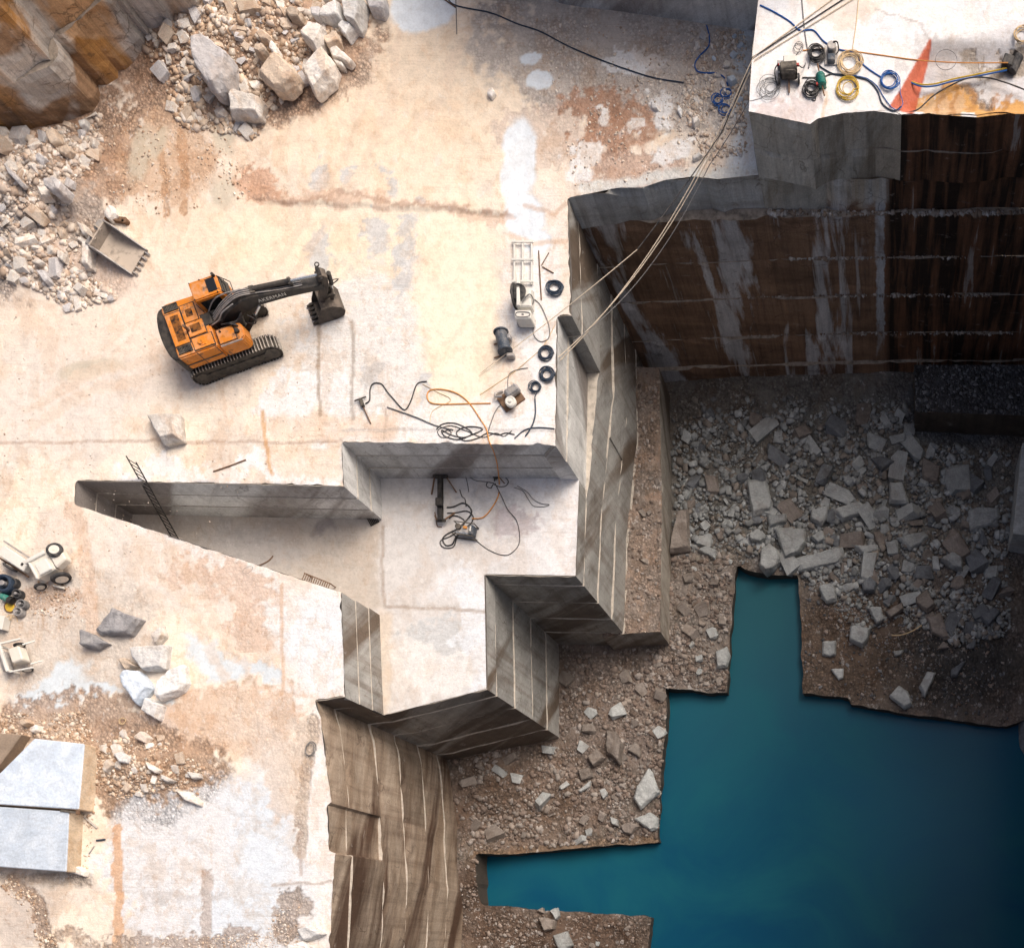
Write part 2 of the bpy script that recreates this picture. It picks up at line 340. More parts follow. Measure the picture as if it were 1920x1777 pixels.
# ---------------------------------------------------------------- sheets of ground
def sheet(name, x0, x1, y0, y1, step, inside, segs, zfn, colfn, mat, edge_z=None, kind='structure', parent=None):
    nx = int((x1 - x0) / step) + 1; ny = int((y1 - y0) / step) + 1
    gx, gy = np.meshgrid(np.linspace(x0, x1, nx), np.linspace(y0, y1, ny))
    ins = inside(gx, gy)
    anyc = ins[:-1, :-1] | ins[1:, :-1] | ins[:-1, 1:] | ins[1:, 1:]
    use = np.zeros_like(ins)
    for a, b in ((0, 0), (1, 0), (0, 1), (1, 1)):
        use[a:ny - 1 + a, b:nx - 1 + b] |= anyc
    snap = use & ~ins
    X = gx.copy(); Y = gy.copy()
    sx, sy, _ = nearest_on(gx[snap], gy[snap], segs)
    X[snap] = sx; Y[snap] = sy
    Z = zfn(X, Y)
    if edge_z is not None: Z[snap] = edge_z if not callable(edge_z) else edge_z(sx, sy)
    idx = np.full(ins.shape, -1, np.int64); idx[use] = np.arange(use.sum())
    f = np.stack([idx[:-1, :-1], idx[:-1, 1:], idx[1:, 1:], idx[1:, :-1]], -1)[anyc]
    V = np.stack([X[use], Y[use], Z[use]], -1)
    me = bpy.data.meshes.new(name)
    me.vertices.add(len(V)); me.vertices.foreach_set('co', V.ravel().astype(np.float32))
    me.loops.add(f.size); me.loops.foreach_set('vertex_index', f.ravel().astype(np.int32))
    me.polygons.add(len(f)); me.polygons.foreach_set('loop_start', (np.arange(len(f)) * 4).astype(np.int32))
    me.update(calc_edges=True)
    me.polygons.foreach_set('use_smooth', np.ones(len(f), bool))
    if colfn:
        col, msk = colfn(V[:, 0], V[:, 1], V[:, 2])
        a = me.attributes.new('Col', 'FLOAT_COLOR', 'POINT')
        a.data.foreach_set('color', np.concatenate([col, np.ones((len(V), 1))], 1).ravel().astype(np.float32))
        a = me.attributes.new('Msk', 'FLOAT_VECTOR', 'POINT')
        a.data.foreach_set('vector', msk.ravel().astype(np.float32))
    o = link(name, me, mat, parent)
    if kind: o['kind'] = kind
    return o

class Paint:
    """base colours of the ground: soft-edged patches of mud, dirt, bare marble and puddles, warped by noise"""
    def __init__(s, x, y, base, seed, warp=14.0):
        px = x / S + NX; py = NY - y / S
        s.n1 = fbm(px / 60, py / 60, seed, 5); s.n2 = fbm(px / 60, py / 60, seed + 50, 5)
        s.n3 = fbm(px / 14, py / 14, seed + 90, 4)
        n4 = fbm(px / 9, py / 9, seed + 120, 3)
        s.px = px + (s.n1 - 0.5) * warp * 5 + (s.n3 - 0.5) * warp * 2.2; s.py = py + (s.n2 - 0.5) * warp * 5 + (n4 - .5) * warp * 2.2
        s.n4 = n4
        s.rx = px; s.ry = py
        s.col = np.tile(np.array(base, float), (len(x), 1)); s.msk = np.zeros((len(x), 3)); s.seed = seed
    def m_ell(s, cx, cy, rx, ry, rot=0.0, soft=0.5):
        a = R(rot); dx = s.px - cx; dy = s.py - cy
        u = (dx * math.cos(a) + dy * math.sin(a)) / rx; v = (-dx * math.sin(a) + dy * math.cos(a)) / ry
        return 1 - sstep(1 - soft, 1 + soft, np.sqrt(u * u + v * v))
    def m_pool(s, cx, cy, rx, ry, rot=0.0, soft=0.12):
        a = R(rot); dx = s.rx + 0.3 * (s.px - s.rx) - cx; dy = s.ry + 0.3 * (s.py - s.ry) - cy
        u = (dx * math.cos(a) + dy * math.sin(a)) / rx; v = (-dx * math.sin(a) + dy * math.cos(a)) / ry
        return 1 - sstep(1 - soft, 1 + soft, np.sqrt(u * u + v * v))
    def m_line(s, pts, wdt, soft=1.0, warped=0.35):
        bx = s.rx + (s.px - s.rx) * warped; by = s.ry + (s.py - s.ry) * warped
        _, _, d = nearest_on(bx, by, list(zip(pts[:-1], pts[1:])))
        return 1 - sstep(wdt * (1 - soft * 0.5), wdt * (1 + soft * 0.5), d)
    def m_poly(s, poly, soft=6.0, warped=0.5):
        bx = s.rx + (s.px - s.rx) * warped; by = s.ry + (s.py - s.ry) * warped
        i = in_poly(bx, by, poly); _, _, d = nearest_on(bx, by, ring(poly))
        sd_ = np.where(i, d, -d); return sstep(-soft, soft, sd_)
    def put(s, m, color, amt=1.0, gravel=None, wet=None, marble=None, brk=0.0):
        if brk: m = sstep(0.05, 0.35, m) * sstep(brk - 0.05, brk + 0.09, s.n3 * 0.35 + 0.3 * s.n4 + 0.35 * s.n1 + (m - 0.7) * 0.4)
        m = (m * amt)[:, None]
        s.col = s.col * (1 - m) + np.array(color)[None, :] * m
        for k, v in enumerate((gravel, wet, marble)):
            if v is not None: s.msk[:, k] = s.msk[:, k] * (1 - m[:, 0]) + v * m[:, 0]
# ================================================================ the setting
Z_A = -3.6                 # saw-cut bench below the deck
Z_B = -12.4                # narrow rubble bench at the foot of the left wall
Z_T = 3.8                  # raised terrace at the upper right
Z_W = -16.0                # water
def zA(px, py):            # pixel on bench A -> plan pixel
    v = W(px, py, Z_A); return (v.x / S + NX, NY - v.y / S)

DECK_EDGE = [(1065, 371), (1068, 480), (1072, 592), (1045, 594), (1042, 836), (641, 829), (645, 912), (143, 901), (140, 945), (640, 1110), (648, 1308),
             (591, 1312), (602, 1345), (611, 1421), (622, 1502), (614, 1509), (618, 1595), (629, 1599), (626, 1645), (619, 1777), (606, 2060)]
BACK_RIM = [(1065, 371), (1110, 362), (1160, 352), (1205, 352), (1245, 338), (1300, 331), (1345, 336), (1424, 328)]
def chipped(pts, seed):
    out = []
    for a, b in zip(pts[:-1], pts[1:]):
        L_ = math.dist(a, b); n_ = max(1, int(L_ / 7)); nx_, ny_ = -(b[1] - a[1]) / L_, (b[0] - a[0]) / L_
        for i in range(n_):
            x_, y_ = a[0] + (b[0] - a[0]) * i / n_, a[1] + (b[1] - a[1]) * i / n_
            j_ = 0 if i == 0 else 2.4 * float(vnoise(x_ / 9, y_ / 9, seed)) + 16 * max(0.0, float(vnoise(x_ / 16, y_ / 16, seed + 3)) - 0.74)
            out.append((x_ + nx_ * j_, y_ + ny_ * j_))
    return out + [pts[-1]]
DECK_EDGE0 = DECK_EDGE
DECK_EDGE = chipped(DECK_EDGE, 401)
deck_poly = [PL(*p) for p in ([(-60, -60), (1900, -60), (1900, 328)] + BACK_RIM[::-1] + DECK_EDGE[1:] + [(-60, 2060)])]
pit_hole = [PL(*p) for p in DECK_EDGE]
deck_segs = [(PL(*a), PL(*b)) for a, b in zip(DECK_EDGE[:-1], DECK_EDGE[1:])] + [(PL(*a), PL(*b)) for a, b in zip(BACK_RIM[:-1], BACK_RIM[1:])] + [(PL(1424, 328), PL(1900, 328))]

PILES = [(470, 70, 250, 150, 0.9), (40, 330, 190, 130, 1.2), (40, 460, 120, 120, 0.5), (290, 1440, 120, 70, 0.35), (1370, 180, 60, 110, 0.25), (120, 1395, 120, 40, 0.3)]
def z_deck(x, y):
    x = np.asarray(x, float); y = np.asarray(y, float)
    px = x / S + NX; py = NY - y / S
    z = 0.06 * (fbm(x * 0.35, y * 0.35, 3, 4) - 0.5) + 0.03 * (fbm(x * 1.7, y * 1.7, 5, 3) - 0.5)
    lump = fbm(x * 0.9, y * 0.9, 31, 4)
    for cx, cy, rx, ry, h in PILES:
        d = np.sqrt(((px - cx) / rx) ** 2 + ((py - cy) / ry) ** 2)
        z = z + h * (1 - sstep(0.1, 1.05, d)) * (0.55 + 0.9 * lump)
    # shallow step along the crack across the upper deck
    cr = 378 + 0.05 * (px - 480) + 14 * (fbm(px / 40, px * 0 + 3.3, 77, 3) - 0.5)
    z = z + 0.10 * sstep(-4, 4, cr - py) * sstep(470, 520, px) * (1 - sstep(940, 990, px))
    return z
CREAM = (0.79, 0.695, 0.575); PINK = (0.71, 0.595, 0.50); BROWN = (0.47, 0.32, 0.225); RUST = (0.47, 0.245, 0.12)
WHITE = (0.80, 0.79, 0.775); BLUEW = (0.68, 0.735, 0.78); SLURRY = (0.79, 0.705, 0.56); GREYD = (0.43, 0.40, 0.375); GREEN = (0.53, 0.47, 0.37); GREYM = (0.56, 0.57, 0.575)
def deck_colours(x, y, z):
    p = Paint(x, y, CREAM, 11)
    big = fbm(p.rx / 130, p.ry / 130, 201, 5)
    p.put(sstep(0.44, 0.62, big), PINK, 0.55)
    p.put(sstep(0.52, 0.66, fbm(p.rx / 45, p.ry / 70, 219, 5)), (0.68, 0.60, 0.52), 0.7, marble=0.5)
    E = p.m_ell
    # upper deck: fawn mud, slurry lakes
    p.put(E(720, 180, 260, 190), (0.75, 0.62, 0.475), 0.9, wet=0.36)
    p.put(E(640, 440, 260, 60), (0.775, 0.675, 0.535), 0.8, wet=0.36)
    p.put(E(250, 620, 240, 130), (0.72, 0.615, 0.52), 0.8, wet=0.36)
    p.put(E(110, 760, 170, 110), (0.68, 0.62, 0.56), 0.8, wet=0.36)
    p.put(E(420, 440, 170, 90), (0.745, 0.625, 0.49), 0.8, wet=0.36)
    p.put(E(600, 590, 150, 120), (0.70, 0.62, 0.53), 0.6)
    # bare white marble round the cables and saw cuts
    p.put(E(680, 660, 130, 170), (0.76, 0.735, 0.70), 0.95, marble=1.0, brk=0.42)
    p.put(E(570, 740, 90, 45), WHITE, 0.9, marble=0.9, brk=0.4)
    p.put(E(1010, 640, 65, 250), WHITE, 0.95, marble=0.6)
    p.put(E(850, 800, 230, 42), WHITE, 0.85, marble=0.7, brk=0.38)
    p.put(E(560, 880, 110, 32), WHITE, 0.9, marble=0.5, brk=0.35)
    p.put(E(330, 885, 110, 26), WHITE, 0.75, marble=0.4, brk=0.4)
    p.put(p.m_poly([(500, 840), (640, 835), (640, 895), (505, 880)], 7), (0.70, 0.58, 0.45), 0.75, marble=0)
    p.put(p.m_poly([(500, 770), (740, 790), (740, 822), (640, 826), (500, 812)], 8), (0.70, 0.57, 0.46), 0.75, marble=0)
    p.put(E(855, 560, 80, 215, 0, 0.22), SLURRY, 1.0, wet=0.5, marble=0, gravel=0)
    p.put(E(560, 470, 150, 55, 10, 0.4), (0.77, 0.675, 0.52), 0.8, wet=0.45)
    # grey veined strips
    for a in ((748, 480, 24, 95, 8), (700, 440, 30, 40, 20), (600, 345, 22, 34, 0), (725, 350, 16, 36, 0), (778, 372, 10, 22, 0), (650, 340, 12, 24, 0), (605, 470, 26, 50, -15), (790, 740, 14, 30, 0), (700, 700, 20, 40, 20)):
        p.put(E(*a), GREYM, 0.75, marble=1.0, brk=0.46)
    # brown rubble ground
    for a in ((470, 90, 210, 120, 0), (300, 130, 110, 90, 30), (130, 300, 130, 110, -30)):
        p.put(E(*a), BROWN, 0.95, gravel=0.9, brk=0.28)
    p.put(E(60, 430, 120, 110), (0.48, 0.40, 0.34), 0.9, gravel=0.9, brk=0.3)
    p.put(E(15, 420, 60, 70), (0.40, 0.385, 0.38), 0.8, gravel=0.9)
    p.put(E(160, 520, 90, 60), (0.62, 0.49, 0.40), 0.8, gravel=0.5, brk=0.35)
    p.put(E(310, 300, 110, 90), (0.58, 0.40, 0.27), 0.75, gravel=0.35, brk=0.45)
    for xs in (305, 345): p.put(p.m_line([(xs, 250), (xs + 3, 400)], 8), (0.50, 0.30, 0.17), 0.7, gravel=0.4, brk=0.4)
    p.put(E(480, 350, 55, 32, 20), (0.60, 0.36, 0.24), 0.8, gravel=0.5, brk=0.45)
    # mottled ground at the upper right
    p.put(E(1190, 110, 260, 130, 8), (0.50, 0.445, 0.40), 0.85, gravel=0.55, brk=0.3)
    p.put(E(1060, 250, 130, 60), (0.62, 0.50, 0.42), 0.7, gravel=0.3, brk=0.4)
    p.put(E(1140, 235, 95, 60, 10), (0.44, 0.265, 0.18), 0.95, gravel=0.5, brk=0.42)
    p.put(E(1200, 320, 90, 30), (0.50, 0.34, 0.26), 0.8, gravel=0.5, brk=0.4)
    for a in ((1100, 300, 38, 30, 10), (1180, 250, 16, 16, 0), (1230, 210, 20, 45, -20), (1120, 225, 10, 24, -35), (1180, 120, 60, 22, 0), (1260, 290, 40, 28, 0)):
        p.put(E(*a), WHITE, 0.9, gravel=0.1, marble=0.6, brk=0.4)
    p.put(p.m_line([(1405, 200), (1400, 330)], 34), (0.68, 0.735, 0.77), 0.9, gravel=0.1, marble=0.7)
    p.put(p.m_line([(1400, 60), (1395, 130)], 16), (0.64, 0.71, 0.77), 0.8, marble=0.5)
    p.put(p.m_line([(1100, 352), (1250, 330), (1420, 322)], 10), (0.66, 0.68, 0.66), 0.8, gravel=0.2, marble=0.6)
    p.put(p.m_line([(1066, 380), (1066, 590)], 12), (0.74, 0.66, 0.56), 0.8)
    # puddles
    for a in ((974, 300, 33, 78, 4), (985, 405, 36, 42, -10), (1010, 450, 26, 22, 0), (795, 20, 62, 42, -15), (995, 110, 22, 12, 0), (1010, 150, 25, 16, 0)):
        p.put(p.m_pool(*a), BLUEW, 0.95, wet=0.75, gravel=0, marble=0)
    for a in ((262, 290, 22, 52, 12), (420, 250, 22, 42, -10), (415, 360, 26, 32, 0), (300, 270, 14, 30, 30), (170, 690, 60, 18, -10)):
        p.put(p.m_pool(*a, 0.3), GREEN, 0.8, wet=0.55, gravel=0, marble=0)
    # lower left deck
    p.put(E(330, 1060, 190, 80, 18), (0.69, 0.63, 0.57), 0.8, wet=0.3, marble=0.4)
    p.put(E(120, 1180, 150, 110), (0.60, 0.535, 0.47), 0.85, gravel=0.25, brk=0.3)
    p.put(p.m_line([(140, 955), (160, 1060), (172, 1180)], 16), (0.66, 0.49, 0.37), 0.7, gravel=0.3, brk=0.4)
    p.put(p.m_poly([(250, 985), (640, 1112), (648, 1308), (600, 1310), (480, 1130), (380, 1050)], 16), (0.78, 0.755, 0.725), 0.95, marble=0.8)
    p.put(E(590, 1210, 60, 100), (0.76, 0.785, 0.81), 0.8, marble=0.8)
    for a in ((445, 1090, 90, 36, 25), (360, 1090, 60, 30, 40), (470, 1180, 60, 40, 30)): p.put(E(*a), (0.66, 0.49, 0.38), 0.8, gravel=0.25, brk=0.46)
    p.put(E(100, 1120, 60, 26), (0.52, 0.37, 0.27), 0.7, gravel=0.6, brk=0.42)
    for a in ((95, 1290, 90, 30, -22), (400, 1235, 60, 30, 30), (300, 1365, 45, 30, 20), (180, 1290, 40, 16, 0), (290, 1320, 30, 20, 0), (480, 1265, 50, 16, 15)):
        p.put(E(*a, 0.25), (0.60, 0.665, 0.705), 0.9, wet=0.6, gravel=0)
    p.put(E(400, 1350, 190, 70), (0.62, 0.45, 0.33), 0.8, gravel=0.25, brk=0.42)
    p.put(E(270, 1450, 130, 80), (0.43, 0.29, 0.195), 0.9, gravel=0.85, brk=0.25)
    p.put(E(120, 1350, 140, 50), (0.45, 0.325, 0.24), 0.85, gravel=0.7, brk=0.3)
    p.put(E(480, 1345, 60, 36), (0.72, 0.60, 0.50), 0.8)
    p.put(E(400, 1640, 190, 150), (0.71, 0.72, 0.735), 0.9, marble=0.9, brk=0.26)
    p.put(E(490, 1570, 60, 140), (0.66, 0.715, 0.765), 0.9, marble=0.6, wet=0.2)
    p.put(E(450, 1720, 90, 60), (0.66, 0.715, 0.765), 0.8, marble=0.6)
    p.put(E(530, 1430, 60, 110), (0.66, 0.56, 0.475), 0.8, gravel=0.15, brk=0.44)
    p.put(E(605, 1560, 24, 260), (0.79, 0.765, 0.74), 0.95, marble=0.5)
    p.put(E(560, 1400, 30, 50), (0.62, 0.52, 0.43), 0.7, gravel=0.3)
    p.put(p.m_line([(585, 1350), (570, 1500), (565, 1600)], 12), (0.55, 0.45, 0.36), 0.8, gravel=0.5, brk=0.4)
    p.put(p.m_line([(222, 1555), (217, 1777)], 9, 0.8), (0.62, 0.38, 0.22), 0.85, brk=0.3)
    p.put(p.m_line([(388, 1640), (385, 1777)], 12, 1.0), (0.46, 0.34, 0.26), 0.6, gravel=0.4, brk=0.45)
    p.put(E(45, 1720, 60, 70), (0.54, 0.47, 0.41), 0.85)
    p.put(p.m_line([(20, 1650), (70, 1690), (95, 1777)], 11), (0.37, 0.27, 0.20), 0.85, gravel=0.8, brk=0.25)
    p.put(p.m_line([(0, 1645), (160, 1650)], 12), (0.33, 0.27, 0.22), 0.7, gravel=0.8)
    p.put(E(330, 1690, 130, 12), (0.50, 0.46, 0.43), 0.5, marble=1, brk=0.45)
    p.put(E(545, 1715, 30, 40, 30), (0.42, 0.34, 0.28), 0.8, gravel=0.8, brk=0.35)
    p.put(E(300, 1765, 200, 16), (0.40, 0.30, 0.23), 0.7, gravel=0.7, brk=0.4)
    # faint track and tyre marks of the excavator and the trucks
    for a in ([(60, 800), (150, 745), (300, 690), (380, 655)], [(40, 770), (140, 715), (290, 660), (370, 625)], [(700, 60), (690, 180), (640, 300), (560, 420), (500, 520)], [(745, 60), (735, 190), (685, 310), (605, 430), (545, 530)],
              [(250, 1000), (330, 1110), (420, 1260), (440, 1420)], [(285, 995), (368, 1105), (455, 1255), (475, 1415)], [(880, 60), (830, 170), (760, 260)], [(300, 380), (420, 330), (560, 250), (700, 130)]):
        p.put(p.m_line(a, 11, 1.2, 0.5), (0.66, 0.525, 0.41), 0.45, brk=0.42)
    # saw kerfs, cracks and seams: narrow dirt-filled lines
    L = p.m_line
    p.put(L([(480, 372), (560, 382), (620, 384), (645, 368), (680, 376), (700, 382), (840, 388), (900, 395), (955, 405)], 4.0, 1.0, 0.6), (0.33, 0.24, 0.18), 0.75)
    p.put(L([(480, 372), (640, 380), (830, 384), (960, 415)], 12, 1.0, 0.9), (0.58, 0.40, 0.30), 0.55, brk=0.42)
    for pts, wd, c, a in (([(598, 610), (599, 780)], 3.2, (0.40, 0.33, 0.26), 0.8), ([(659, 600), (660, 785)], 3.2, (0.40, 0.35, 0.30), 0.8), ([(0, 832), (230, 826), (500, 830), (640, 826)], 3.0, (0.45, 0.34, 0.27), 0.7),
                          ([(493, 770), (498, 830), (510, 888)], 3.6, (0.60, 0.36, 0.18), 0.85), ([(528, 1095), (532, 1300)], 3.2, (0.62, 0.42, 0.28), 0.7), ([(720, 770), (720, 822)], 2.6, (0.5, 0.4, 0.32), 0.6),
                          ([(560, 1560), (564, 1640)], 3.0, (0.40, 0.30, 0.24), 0.6), ([(640, 806), (1040, 808)], 2.6, (0.40, 0.38, 0.37), 0.5), ([(510, 1660), (620, 1652)], 2.4, (0.42, 0.34, 0.28), 0.7),
                          ([(630, 120), (645, 165), (655, 195)], 2.2, (0.34, 0.24, 0.17), 0.7), ([(1062, 380), (1040, 400), (985, 385)], 4, (0.55, 0.38, 0.27), 0.6), ([(960, 440), (1000, 455), (1062, 450)], 5, (0.62, 0.46, 0.34), 0.7)):
        p.put(L(pts, wd, 0.9, 0.15), c, a)
    return np.clip(p.col, 0.02, 0.84), np.clip(p.msk, 0, 1)
def in_deck(x, y):
    return in_poly(x, y, deck_poly)
deck = sheet('quarry_deck', *[v for v in (PL(-50, 0)[0], PL(1450, 0)[0], PL(0, 1830)[1], PL(0, -45)[1])], 0.085, in_deck, deck_segs, z_deck, deck_colours, M_DECK, edge_z=0.0)
# the land goes on beyond the frame
def slab(name, polys, mat, kind='structure', cols=None, parent=None, smooth=False):
    V = []; F = []
    for pl in polys:
        b = len(V); V += [tuple(v) for v in pl]; F.append(tuple(range(b, b + len(pl))))
    me = bpy.data.meshes.new(name); me.from_pydata(V, [], F); me.update()
    if cols is not None:
        a = me.attributes.new('Col', 'FLOAT_COLOR', 'POINT')
        for i in range(len(V)): a.data[i].color = (*cols, 1)
        a = me.attributes.new('Msk', 'FLOAT_VECTOR', 'POINT')
        for i in range(len(V)): a.data[i].vector = (0.2, 0, 0.2)
    o = link(name, me, mat, parent)
    if kind: o['kind'] = kind
    return o
far = 420.0
x0, y0, y1 = PL(-46, 0)[0], PL(0, 1826)[1], PL(0, -41)[1]
xl = PL(606, 0)[0]
slab('outer_ground', [[(-far, -far, -.05), (x0, -far, -.05), (x0, far, -.05), (-far, far, -.05)], [(x0, y1, -.05), (far, y1, -.05), (far, far, -.05), (x0, far, -.05)],
                      [(x0, -far, -.05), (xl, -far, -.05), (xl, y0, -.05), (x0, y0, -.05)], [(xl, -far, -.05), (far, -far, -.05), (far, -14.6, -.05), (xl, -14.6, -.05)],
                      [(10.4, -14.6, -.05), (far, -14.6, -.05), (far, y1, -.05), (10.4, y1, -.05)]], M_DECK, cols=(0.60, 0.50, 0.40))

# ---- bench A: floor of the saw-cut notch
A_EDGE = [(1086, 897), (1079, 1079), (908, 1076), (912, 1291), (708, 1343)]
A_in = [(640, 1343), (560, 1180), (100, 1010), (100, 880), (700, 860), (1086, 860)]
a_poly = [tuple(W(px, py, Z_A)[:2]) for px, py in A_EDGE + A_in]
a_segs = ring(a_poly)
def a_colours(x, y, z):
    px0 = (x / (S * (H - Z_A) / H)) + NX; py0 = NY - y / (S * (H - Z_A) / H)
    p = Paint((px0 - NX) * S, (NY - py0) * S, (0.60, 0.575, 0.55), 23)
    p.msk[:, 1] = 0.42
    p.put(p.m_poly([(200, 950), (715, 960), (715, 1140), (690, 1150), (600, 1110), (250, 990)], 8, 0.3), (0.50, 0.445, 0.385), 0.95, wet=0.45)
    p.put(p.m_ell(480, 1030, 90, 40), (0.42, 0.40, 0.39), 0.6)
    p.put(p.m_ell(1000, 990, 95, 110), (0.70, 0.685, 0.675), 0.8, marble=0.8)
    p.put(p.m_ell(1040, 960, 50, 130), (0.78, 0.77, 0.765), 0.85, marble=0.5)
    p.put(p.m_ell(900, 960, 60, 50), (0.50, 0.50, 0.51), 0.7, marble=0.9, brk=0.45)
    p.put(p.m_ell(960, 985, 60, 18), (0.48, 0.42, 0.43), 0.7, marble=0.9, brk=0.45)
    p.put(p.m_ell(860, 1110, 60, 24), (0.74, 0.745, 0.75), 0.8, marble=0.6)
    p.put(p.m_ell(820, 1240, 90, 70), (0.74, 0.725, 0.70), 0.9, marble=0.8, brk=0.36)
    p.put(p.m_ell(840, 1190, 80, 26), (0.56, 0.57, 0.57), 0.8, marble=1, brk=0.4)
    p.put(p.m_ell(885, 1190, 26, 110), (0.74, 0.77, 0.80), 0.8, marble=0.9, brk=0.34)
    p.put(p.m_ell(900, 1130, 30, 60), (0.77, 0.78, 0.79), 0.6, marble=0.5)
    p.put(p.m_line([(720, 1160), (716, 1330)], 16), (0.62, 0.53, 0.43), 0.8)
    p.put(p.m_line([(719, 985), (720, 1136), (912, 1146)], 3.2, 0.8, 0.15), (0.40, 0.34, 0.29), 0.8)
    p.put(p.m_ell(606, 985, 14, 16), (0.28, 0.25, 0.24), 0.7)
    return np.clip(p.col, .02, .84), np.clip(p.msk, 0, 1)
bench_a = sheet('saw_cut_bench', W(100, 0, Z_A).x, W(1095, 0, Z_A).x, W(0, 1350, Z_A).y, W(0, 855, Z_A).y, 0.085, lambda x, y: in_poly(x, y, a_poly), a_segs,
                lambda x, y: Z_A + 0.025 * (fbm(x * 0.8, y * 0.8, 61, 4) - .5), a_colours, M_DECK, edge_z=Z_A)

# ---- pit floor (rubble) with the shore cut out, bench B, water
def k_at(z): return (H - z) / H
floor_ctrl = [(1250, 760, -15.5), (1900, 760, -15.5), (1560, 900, -15.3), (860, 1450, -13.7), (870, 1640, -14.0), (1050, 1395, -14.6), (1255, 1230, -15.0), (1236, 1560, -15.3), (1380, 1290, -15.3),
              (1500, 1200, -15.3), (1750, 1200, -15.2), (1900, 1300, -15.3), (1000, 1590, -15.0), (900, 1720, -14.8), (1200, 1740, -15.3), (1390, 1050, -15.2)]
fc = [(W(a, b, z).x, W(a, b, z).y, z) for a, b, z in floor_ctrl]
def z_floor(x, y):
    x = np.asarray(x, float); y = np.asarray(y, float)
    num = 0; den = 0
    for cx, cy, cz in fc:
        wt = 1.0 / ((x - cx) ** 2 + (y - cy) ** 2 + 1.5) ** 1.6; num = num + wt * cz; den = den + wt
    n = fbm(x * 0.7, y * 0.7, 41, 5) - 0.5
    return num / den + 0.45 * n + 0.12 * (fbm(x * 3, y * 3, 43, 3) - 0.5)
SHORE = [(905, 1605), (1070, 1592), (1233, 1578), (1236, 1500), (1240, 1440), (1249, 1380), (1250, 1292), (1363, 1298), (1372, 1150), (1381, 1055), (1405, 1068), (1440, 1078), (1497, 1078), (1503, 1200), (1505, 1300),
         (1592, 1308), (1596, 1320), (1750, 1345), (1888, 1362), (1960, 1330), (2060, 1330), (2060, 2300), (1205, 2300), (1215, 1777), (1222, 1718), (1060, 1708), (905, 1697)]
ZSH = -15.25
shore0 = [tuple(W(a, b, ZSH)[:2]) for a, b in SHORE]
shore = []
for (a, b) in ring(shore0):          # broken, nibbled edge
    n_ = max(1, int(math.dist(a, b) / 0.22)); nx_, ny_ = (b[1] - a[1]) / max(1e-6, math.dist(a, b)), -(b[0] - a[0]) / max(1e-6, math.dist(a, b))
    for i in range(n_):
        x_, y_ = a[0] + (b[0] - a[0]) * i / n_, a[1] + (b[1] - a[1]) * i / n_
        j_ = 0.22 * (float(fbm(x_ * 1.3, y_ * 1.3, 205, 4)) - 0.5) + 0.25 * max(0.0, float(vnoise(x_ * 0.9, y_ * 0.9, 207)) - 0.72) * 2
        shore.append((x_ + nx_ * j_, y_ + ny_ * j_))
def in_floor(x, y): return ~in_poly(x, y, shore)
def f_colours(x, y, z):
    k = S * k_at(ZSH)
    px0 = x / k + NX; py0 = NY - y / k
    p = Paint((px0 - NX) * S, (NY - py0) * S, (0.20, 0.165, 0.135), 71)
    p.msk[:, 0] = 0.9
    p.put(sstep(0.45, 0.6, fbm(px0 / 50, py0 / 50, 75, 4)), (0.25, 0.20, 0.17), 0.7)
    p.put(p.m_ell(1560, 880, 360, 190), (0.225, 0.225, 0.205), 0.85)
    p.put(p.m_ell(1330, 800, 140, 100), (0.215, 0.19, 0.16), 0.7)
    p.put(p.m_ell(1310, 1180, 60, 140), (0.26, 0.225, 0.195), 0.8)
    p.put(p.m_ell(1150, 1330, 110, 110), (0.245, 0.195, 0.165), 0.8)
    p.put(p.m_ell(980, 1500, 120, 90), (0.215, 0.15, 0.11), 0.8)
    p.put(p.m_ell(1590, 1220, 130, 110), (0.15, 0.105, 0.075), 0.9)
    p.put(p.m_ell(1800, 1230, 120, 110), (0.06, 0.058, 0.055), 0.9)
    p.put(p.m_ell(1820, 770, 140, 80), (0.09, 0.10, 0.115), 0.8)
    p.put(p.m_ell(900, 1680, 60, 60), (0.10, 0.065, 0.045), 0.8)
    p.put(p.m_ell(1050, 1760, 180, 50), (0.13, 0.085, 0.06), 0.9)
    edge = p.m_line([(905, 1603), (1233, 1576)], 9) ; p.put(edge, (0.26, 0.17, 0.10), 0.6)
    return np.clip(p.col, .01, .6), np.clip(p.msk, 0, 1)
k = k_at(-15)
fx0, fx1 = PL(600, 0)[0] - 1, 10.6
pit_floor = sheet('pit_floor', fx0, fx1, -1.5, 37.6, 0.11, in_floor, ring(shore), z_floor, f_colours, M_PIT)
# drop of the shore below the floor's edge
def shore_wall():
    V = []; F = []
    pts = []
    for (a, b) in ring(shore):
        n = max(1, int(math.dist(a, b) / 0.3))
        for i in range(n): pts.append((a[0] + (b[0] - a[0]) * i / n, a[1] + (b[1] - a[1]) * i / n))
    xs = np.array([q[0] for q in pts]); ys = np.array([q[1] for q in pts]); zt = z_floor(xs, ys)
    for i, (x, y) in enumerate(pts):
        j = 0.10 * (vnoise(x * 2.0, y * 2.0, 9) - .5)
        V += [(x, y, zt[i]), (x + j, y + j, zt[i] - 0.5), (x + j * 1.5, y, Z_W - 2.0)]
    n = len(pts)
    for i in range(n):
        j = (i + 1) % n
        for r in (0, 1): F.append((3 * i + r, 3 * j + r, 3 * j + r + 1, 3 * i + r + 1))
    me = bpy.data.meshes.new('shore_edge'); me.from_pydata(V, [], F); me.update()
    return link('shore_edge', me, MATS['dark_wet_face'], pit_floor)
shore_wall()

